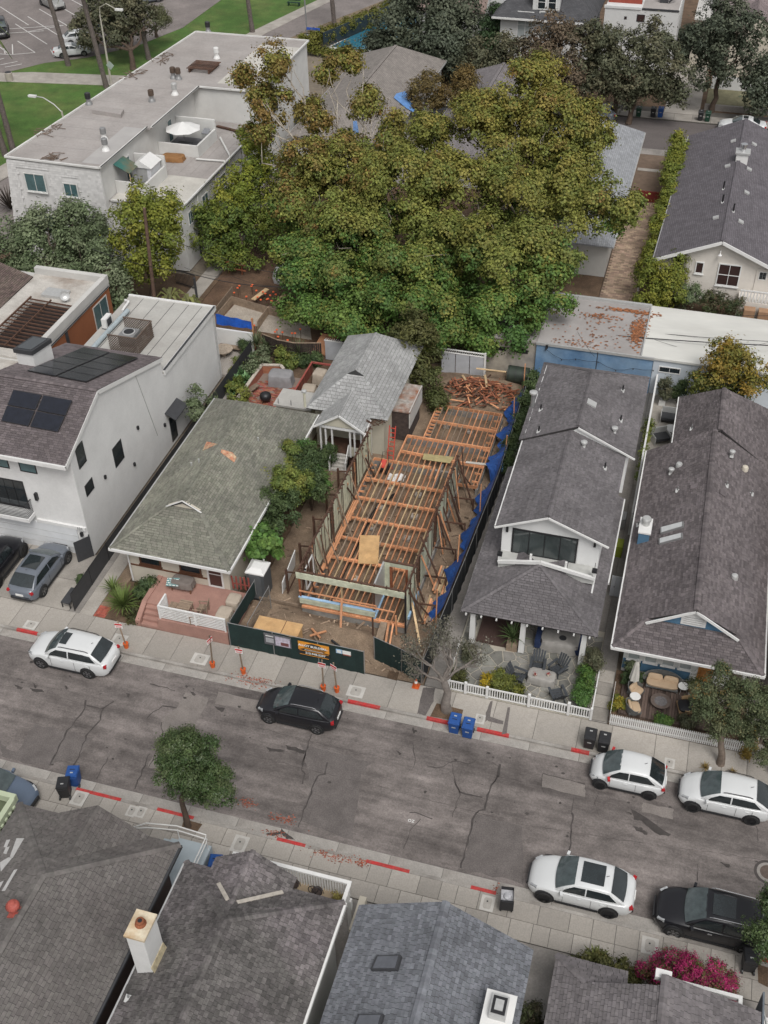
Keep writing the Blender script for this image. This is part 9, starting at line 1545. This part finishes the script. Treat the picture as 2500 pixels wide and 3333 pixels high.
def tub_chair(name,lab,cat,x,y,rz,w,d,wk,cu,group=None,cushions=1):
    c=thing(name,lab,cat,(x,y,.36),rz,group); n=22; sh_=MB()
    for i in range(n+1):
        a=math.pi*(-.12+1.24*i/n); f=max(0,math.sin(a));
        for r_,z in((.96,.12),(1.0,.4),(1.06,.45+.3*f)):sh_.v.append((w/2*r_*math.cos(a),d/2*r_*math.sin(a),z))
    for i in range(n):
        for k in range(2):sh_.f.append((i*3+k,(i+1)*3+k,(i+1)*3+k+1,i*3+k+1)); sh_.m.append(0)
    sh_.build('shell',wk,c,0,smooth=True); MB().tube([sh_.v[i*3+2]for i in range(n+1)],.022,6).build('rim',wk,c,0,smooth=True)
    MB().box(-w*.42,w*.42,-d*.45,d*.38,.14,.22).build('seat_frame',wk,c,0); rounded((0,-.03,.22),w*.86,d*.82,.14,MB()).build('seat_cushion',cu,c,0,smooth=50)
    for k in range(cushions):
        xo=(k-(cushions-1)/2)*w*.42; o=rounded((0,0,0),w*.78/cushions,.42,.13,MB()).build('back_cushion',cu,c,0,smooth=50); o.location=(xo,d*.26,.4); o.rotation_euler=(1.2,0,0)
    for sx in(-.38,.38):
        for sy in(-.36,.3):MB().tube([(sx*w,sy*d,.15),(sx*w*1.08,sy*d*1.1,0)],.018,5).build('leg',wk,c,0)
p=P(2158,2215,.8); tub_chair('wicker_sofa','grey wicker sofa with tan cushions on the deck','sofa',p.x,p.y,0,1.95,.85,WK,TANC,None,2)
p=P(2070,2240,.8); tub_chair('wicker_chair','grey wicker chair with tan cushion beside the folded parasol','chair',p.x,p.y,1.1,.8,.8,WK,TANC,'lounge chairs on the deck'); p=P(2062,2300,.7); tub_chair('wicker_chair','grey wicker chair with white pillow nearest the picket fence','chair',p.x,p.y,1.9,.85,.8,WK,TANC,'lounge chairs on the deck'); p=P(2235,2295,.7); tub_chair('rattan_chair','pale rattan chair with black cushions','chair',p.x,p.y,-1.3,.95,.95,NAT,DARK,'lounge chairs on the deck')
p=P(2150,2285,.6); fb=thing('fire_bowl','round dark fire bowl on the deck','fire bowl',(p.x,p.y,.36)); MB().lathe((0,0,0),[(.3,0),(.36,.12),(.5,.3),(.52,.34),(.46,.34),(.05,.28)],22).build('bowl',mat('bowl_brown',(.13,.10,.085),.7,.2,5),fb,0,smooth=50); MB().lathe((0,0,.29),[(.44,0),(.44,.03)],22).build('lava_bed',mat('ash',(.16,.15,.15),.95,.3,9),fb,0)
for px,py,lab in((2225,2232,'white round side table right of the wicker sofa'),(2068,2265,'white round side table between the two grey wicker chairs')):
    p=P(px,py,.85); k=thing('side_table',lab,'table',(p.x,p.y,.36),0,'white side tables on the deck'); MB().lathe((0,0,.45),[(.26,0),(.28,.02),(.26,.04)],18).build('top',WHITE,k,0)
    for a in(0,2.1,4.2):MB().tube([(.18*math.cos(a),.18*math.sin(a),.45),(.24*math.cos(a),.24*math.sin(a),0)],.012,5).build('leg',LGREY,k,0)
p=P(2062,2222,1.0); um2=thing('folded_parasol','folded white parasol standing on the deck','parasol',(p.x,p.y,.36)); mb=MB(); n=14; rings=[(.05,2.3),(.1,2.1),(.19,1.3),(.22,.95)]
for r_,z in rings:mb.v+=[(r_*(1+.25*(k%2))*math.cos(2*math.pi*k/n),r_*(1+.25*(k%2))*math.sin(2*math.pi*k/n),z)for k in range(n)]
for i in range(3):
    for k in range(n):mb.f.append((i*n+k,i*n+(k+1)%n,(i+1)*n+(k+1)%n,(i+1)*n+k)); mb.m.append(0)
mb.build('canopy',mat('canvas',(.50,.48,.44),.9,.1,4),um2,0); MB().tube([(0,0,0),(0,0,2.45)],.025,6).build('pole',LGREY,um2,0); MB().lathe((0,0,0),[(.25,0),(.25,.06),(.04,.1)],16).build('base',DGREY,um2,0)
p=P(2262,2245,.6); k=thing('planter_barrel','wide wooden planter with a grassy bush beside the orange door','planter',(p.x,p.y,.36)); MB().lathe((0,0,0),[(.28,0),(.36,.2),(.36,.42),(.33,.42)],18).build('tub',NAT,k,0); q=np.array([(RNG.normal()*.24,RNG.normal()*.24,.75+RNG.normal()*.16)for _ in range(700)]); leaf_mesh('bush',q,q*np.array((1,1,.2))+RNG.normal(size=(700,3))*.3,np.full(700,.17),np.tile([.06,.075,.024],(700,1))*RNG.uniform(.7,1.3,(700,1)),.2,None,k)
p=P(2035,2200,.4); k=thing('clay_pot','small clay pots at the left end of the deck','flower pot',(p.x,p.y,.2)); MB().lathe((0,0,0),[(.13,0),(.18,.3)],12).build('pot',mat('terracotta',(.30,.13,.08),.9),k,0)
# fences and gates between houses
bf=fence('black_side_fence','long black board fence between the white house and the green bungalow',[(-29.9,37.7),(-29.95,42.1),(-29.85,65.4)],.15,1.5,DGREY,step=2.3,post=DARK); bf2=thing('swung_side_gate','dark grey gate leaf standing open beside the driveway','gate',(-31.3,41.85,.15)); a,b=V((-31.05,42.2,.2)),V((-31.66,41.4,.2)); MB().prism([a,b,b+V((0,0,1.55)),a+V((0,0,1.55))],(.05,.0,0)).build('leaf',DGREY,bf2); MB().tube([a-V((0,0,.05)),a+V((0,0,1.65))],.04,8).build('post',DARK,bf2)
gb=thing('garden_bench','narrow black bench against the black fence by the driveway','bench',(-30.45,38.3,.15)); MB().box(-30.75,-30.2,37.75,39.0,.55,.6).build('seat',DGREY,gb)
for x in(-30.72,-30.23):
    for y in(37.8,38.95):MB().box(x-.025,x+.025,y-.025,y+.025,.15,.55).build('leg',DARK,gb)
shrub('potted_plant','small potted shrub behind the narrow black bench',[((-30.35,39.7,.7),.3)],60,.1,DKG,rc=.12,base=(-30.35,39.7,.15))
sgate=thing('white_side_gate','grey white gate between the two right hand houses','gate',(-.3,46.9,.14));
for i in range(4):MB().box(-.78+i*.25,-.54+i*.25,46.9,46.94,.2,1.75).build('board',mat('gate_grey_white',(.4,.41,.43)),sgate)
MB().box(-.6,-.56,46.87,46.9,.9,1.0).build('latch',DARK,sgate)
wwl=one('white_boundary_wall','narrow white boundary wall behind the gap between the right hand houses','wall',MB().box(-.36,-.24,52.5,68,.1,1.9),WHITE)
for px,py,lab,c in((2020,1690,'grey bin in the narrow gap between the houses',GREY),(2010,1780,'lime green box in the narrow gap between the houses',mat('lime_box',(.22,.26,.03),.6))):
    p=P(px,py,.6); one('stored_box',lab,'box',MB().prism([(p.x-.3,p.y-.4,.14),(p.x+.3,p.y-.4,.14),(p.x+.34,p.y+.4,.14),(p.x-.34,p.y+.4,.14)],(0,0,.8)),c)
# rear patio of 137
for px,py,rz,lab in((2178,1360,0,'dark cushioned patio sofa behind bungalow 137'),(2150,1425,.5,'dark cushioned patio chair behind bungalow 137')):
    p=P(px,py,.4); k=thing('patio_armchair',lab,'chair',(p.x,p.y,.14),rz,'rear patio seats'); MB().box(-.55,.55,-.4,.4,.25,.45).build('cushion',DGREY,k,0); MB().box(-.55,.55,.36,.42,.45,.9).build('backrest',LGREY,k,0)
    for s in(-.56,.56):MB().box(s-.03,s+.03,-.42,.42,0,.62).build('side_frame',LGREY,k,0)
p=P(2185,1400,.4); k=thing('round_fire_table','round white rimmed table on the rear patio','table',(p.x,p.y,.14)); MB().lathe((0,0,0),[(.35,0),(.45,.35),(.45,.42),(.34,.42)],18).build('rim',WHITE,k,0); MB().lathe((0,0,.36),[(.33,0),(.33,.03)],18).build('bed',DGREY,k,0)
p=P(2155,1310,.3); k=shrub('potted_olive','tall potted shrub on the rear patio',[((p.x,p.y,1.5),.5),((p.x,p.y,2.0),.4),((p.x+.1,p.y,1.0),.4)],160,.12,DGO,rc=.22,base=(p.x,p.y,.2)); MB().box(p.x-.22,p.x+.22,p.y-.22,p.y+.22,.14,.6).build('pot',WHITE,k)
p=P(2200,1305,.3); shrub('patio_bush','dark bush beside the potted shrub on the rear patio',[((p.x,p.y,1.0),.5),((p.x+.2,p.y,1.5),.4)],130,.13,DKG,rc=.22)
# back yards: brick patio, boarded fence, yard wall
bp=thing('brick_patio','red brick patio with low scalloped wall behind the green bungalow','patio',(-26.6,61,.1)); BR2=mat('old_brick',(.27,.095,.065),.9,.2,5,rnd=.4,hue=.02); MB().box(-28.3,-24.8,58.3,63.6,.08,.13).build('bed',mat('mortar',(.22,.17,.14),.95),bp); pmz=None; k=0
for j in range(36):
    for i in range(12):
        if k>=290 or random.random()<.2:continue
        x=-28.2+i*.28+(.14 if j%2 else 0); y=58.4+j*.142; k+=1
        if pmz is None:o=MB().box(0,.255,0,.125,0,.05).build('brick',BR2,bp,0); pmz=o.data; o.location=V((x,y,.1))-bp.location
        else:inst('brick',pmz,bp,V((x,y,.1+random.uniform(-.006,.01)))-bp.location,(0,0,random.uniform(-.05,.05)))
for(a,b)in(((-28.45,58.6),(-28.35,63.6)),((-28.35,63.6),(-27.0,63.9)),((-27.0,63.9),(-26.6,63.5))):MB().beam((*a,.45),(*b,.45),.2,.7).build('low_wall',BR2,bp); MB().beam((*a,.82),(*b,.82),.24,.07).build('coping',mat('pale_coping',(.45,.40,.34),.9,.2,6),bp)
rfz=thing('red_fence','low red brown board fence beside the cottage','fence',(-24.6,62.5,.1))
for i in range(24):MB().box(-24.82,-24.78,60.8+i*.16,60.95+i*.16,.1,.95).build('board',mat('redwood',(.20,.065,.045),.85,.2,4,rnd=.2),rfz)
MB().box(-24.86,-24.74,60.7,64.7,.951,1.0).build('cap_rail',mat('red_picket',(.3,.075,.06)),rfz); MB().box(-24.74,-22.5,64.6,64.72,.88,1.0).build('cap_rail',mat('red_picket',(.3,.075,.06)),rfz)
draped('covered_grill','large grey covered object on the brick patio','cover',(-26.5,62.6,.12),1.7,1.2,.95,mat('blue_grey_cover',(.24,.235,.24),.85,.12,3,bump=.6,bscale=6),.1); draped('covered_chair','tan covered chair nearest the flat annex','cover',(-24.0,61.6,.12),.95,1.0,.8,TAN,.1,'tan covers behind the red fence'); draped('covered_chair','tan covered chair behind the red fence at the back','cover',(-23.8,63.5,.12),.9,1.0,.95,TAN,-.1,'tan covers behind the red fence')
k=thing('kettle_fire_pit','round black fire pit on the brick patio','fire pit',(-26.75,60.1,.13)); MB().lathe((0,0,.12),[(.1,0),(.36,.15),(.42,.35),(.38,.55),(.2,.68),(.03,.7)],18).build('kettle',DARK,k,0,smooth=60)
for a in(0,2.1,4.2):MB().tube([(.2*math.cos(a),.2*math.sin(a),.2),(.34*math.cos(a),.34*math.sin(a),0)],.025,6).build('leg',DARK,k,0)
k=thing('plank_bench','simple plank bench by the scalloped brick wall','bench',(-28.1,60.9,.13)); MB().obox((-28.1,60.9,.52),.42,1.3,.06,-.3).build('seat',WOOD_G,k); MB().obox((-28.05,60.5,.3),.36,.06,.36,-.3).build('leg',WOOD_G,k); MB().obox((-28.15,61.3,.3),.36,.06,.36,-.3).build('leg',WOOD_G,k)
df=thing('dark_board_fence','dark curved board fence at the back of the bungalow yard','fence',(-26.8,66,.1)); pts=[(-29.2,66.1),(-27.8,65.6),(-26.4,65.5),(-24.5,66.0)]; DBD=mat('dark_board',(.035,.026,.022),.85,.3,3,rnd=.35)
for a,b in zip(pts,pts[1:]):
    A,B=V((*a,0)),V((*b,0)); n=int((B-A).length/.15); ang=math.atan2(B.y-A.y,B.x-A.x)
    for i in range(n):c=A.lerp(B,(i+.5)/n); MB().obox(c+V((0,0,.95+random.uniform(-.02,.02))),.135,.03,1.7,ang).build('board',DBD,df)
    MB().beam(A+V((0,0,1.84)),B+V((0,0,1.84)),.08,.04).build('cap_rail',WOOD_G,df)
wpn=thing('white_lattice_gate','white gate panel with lattice top left of the cottage','gate',(-23.6,66.6,.1)); MB().box(-24.4,-23.0,66.5,66.55,.15,1.75).build('panel',mat('gate_grey_white',(.4,.41,.43)),wpn); MB().box(-24.45,-22.95,66.48,66.57,1.76,1.82).build('rail',WHITE,wpn)
for i in range(9):MB().beam((-24.4+i*.16,66.52,1.82),(-24.25+i*.16,66.52,2.0),.02,.03).build('lattice_bar',WHITE,wpn)
yw=thing('white_yard_wall','low white wall behind the white house patio','wall',(-31.6,66.1,.1)); MB().box(-33.4,-29.95,66.0,66.15,.1,1.8).build('panel',WHITE,yw); struct('house_patio',MB().box(-37.0,-30.0,62.6,65.98,-.1,.16),mat('patio_boards',(.33,.30,.27),.85,.15,1.5,stretch=(8,1,1))); mb=MB()
for s in range(13):
    for t_ in range(4):mb.v.append((-33.0+s*.24,66.5+.05*math.sin(s*1.1+t_),2.75-t_*.3-.02*s*(t_==0)+.02*math.sin(s*2)))
mb.f=[(s*4+t_,(s+1)*4+t_,(s+1)*4+t_+1,s*4+t_+1)for s in range(12)for t_ in range(3)]; mb.m=[0]*36; one('yard_tarp','bright blue tarp stretched behind the white house patio','tarp',mb,mat('bright_tarp',(.02,.10,.46),.4,.2,2,bump=.5,bscale=4)); one('tarp_post','orange board at the end of the bright blue tarp','post',MB().box(-30.12,-30.0,66.45,66.55,.1,2.8),WOOD_O)
k=thing('stone_table','round mosaic stone table on the white house patio','table',(-32.0,65.0,.16)); MB().lathe((0,0,0),[(.2,0),(.2,.5),(.72,.52),(.74,.6),(.7,.62)],20).build('top',mat('mosaic_stone',(.34,.28,.22),.8,.35,6),k,0)
for px,py,lab in((738,1112,'left white drum planter on the patio wall bench'),(760,1118,'right white drum planter on the patio wall bench')):p=P(px,py,.5); k=thing('drum_planter',lab,'planter',(p.x,p.y,.16),0,'white drum planters'); MB().lathe((0,0,0),[(.24,0),(.27,.25),(.25,.45),(.2,.45)],16).build('pot',WHITE,k,0); MB().lathe((0,0,.42),[(.2,0),(.2,.02)],16).build('soil',SOIL,k,0)
one('patio_ledge','weathered plank bench against the white yard wall','bench',MB().box(-32.6,-30.6,65.5,65.95,.5,.58).box(-32.5,-32.4,65.55,65.9,.16,.5).box(-30.8,-30.7,65.55,65.9,.16,.5),WOOD_G)
shrub('patio_plant','dark leafy plant in the corner of the white house patio',[((-30.5,65.6,.9),.4),((-30.4,65.2,.6),.3)],100,.12,DKG,rc=.2); shrub('patio_plant_low','low green plants along the black fence of the patio',[((-30.4,63.8,.5),.4),((-30.4,63.0,.35),.3)],100,.12,GRN,rc=.2)
# vacant building site: form boards, rebar with orange caps, trestles, white sack
fb_=thing('form_boards','plywood form boards around the gravel pads','formwork',(-32,71,.05))
for a,b in(((-34.45,68.9),(-34.35,72.5)),((-34.35,72.5),(-29.0,71.2)),((-30.95,69.4),(-30.9,71.8)),((-30.9,71.8),(-29.9,71.9)),((-34.9,70),(-34.9,74))):MB().beam((*a,.4),(*b,.4),.05,.75).build('board',WOOD_G,fb_)
rbm=mat('rebar',(.09,.05,.035),.8,.3,4); capm=mat('orange_cap',(.75,.14,.05),.5); spots=[]
for r_,lst in(('w',[(760,815),(780,790),(845,820),(990,830),(955,830),(1050,785),(905,910),(795,870),(595,445),(680,435),(720,460),(705,395),(770,385),(740,355),(650,375),(545,340),(490,290),(500,275),(350,285),(330,310),(290,365),(430,410),(560,415),(620,355),(520,740),(665,440)]),):
    for x,y in lst:spots.append(Q(r_,x,y,.85))
rp0=None
for i,s in enumerate(spots):
    k=thing('rebar_stake','steel rebar with orange safety cap on the vacant building site','rebar',(s.x,s.y,.05),0,'capped rebar on the building site')if rp0 is None else copy_tree(rp0)
    if rp0 is None:MB().tube([(0,0,0),(0,0,.8)],.02,5).build('bar',rbm,k,0); MB().lathe((0,0,.76),[(.045,0),(.09,.04),(.09,.09),(.03,.12)],10).build('cap',capm,k,0); rp0=k
    k.location=(s.x,s.y,.05)
bag=thing('bulk_sack','white bulk sack on the brown building site','sack',(-31.6,77.2,.05)); mb=MB(); n=16
for r_,z in((.75,0),(.85,.5),(.8,.95),(.45,1.2),(.2,1.35)):mb.v+=[((r_*(abs(math.cos(a))**4+abs(math.sin(a))**4)**-.25*(1+.05*math.sin(a*5)))*math.cos(a),(r_*(abs(math.cos(a))**4+abs(math.sin(a))**4)**-.25)*math.sin(a),z+.04*math.sin(a*3))for a in[2*math.pi*i/n for i in range(n)]]
for i in range(4):
    for k in range(n):mb.f.append((i*n+k,i*n+(k+1)%n,(i+1)*n+(k+1)%n,(i+1)*n+k)); mb.m.append(0)
mb.f.append(tuple(4*n+k for k in range(n))); mb.m.append(0); mb.build('sack',mat('sack_white',(.52,.52,.53),.8,.15,3),bag,0,smooth=50); MB().tube([(-.3,0,1.25),(0,0,1.65),(.3,0,1.25)],.03,5).build('loop',mat('sack_white',(.5,.5,.5)),bag,0)
tr=thing('trestle_frame','rusty timber trestle on the brown building site','trestle',(-36,77,.05))
for x in(-36.6,-35.4):MB().beam((x,77.3,.05),(x+.1,77.2,1.2),.08,.08).build('leg',RUST,tr)
for z in(.6,1.1):MB().beam((-36.9,77.25,z),(-34.9,77.0,z),.06,.1).build('crossbar',RUST,tr)
for i,(a,b,lab)in enumerate((((-32.6,72.7),(-32.0,74.4),'left loose plank across the rebar trench'),((-30.5,72.4),(-30.3,74.0),'right loose plank across the rebar trench'))):one('loose_plank',lab,'plank',MB().beam((*a,.6),(*b,.75),.4,.05),WOOD_L,'loose planks on the building site')
one('stacked_planks','orange planks leaning behind the dark board fence','planks',MB().prism([(-25.8,67,.1),(-24.4,67,.1),(-24.0,68.2,1.2),(-25.2,68.2,1.2)],(0,0,.06)),WOOD_O)
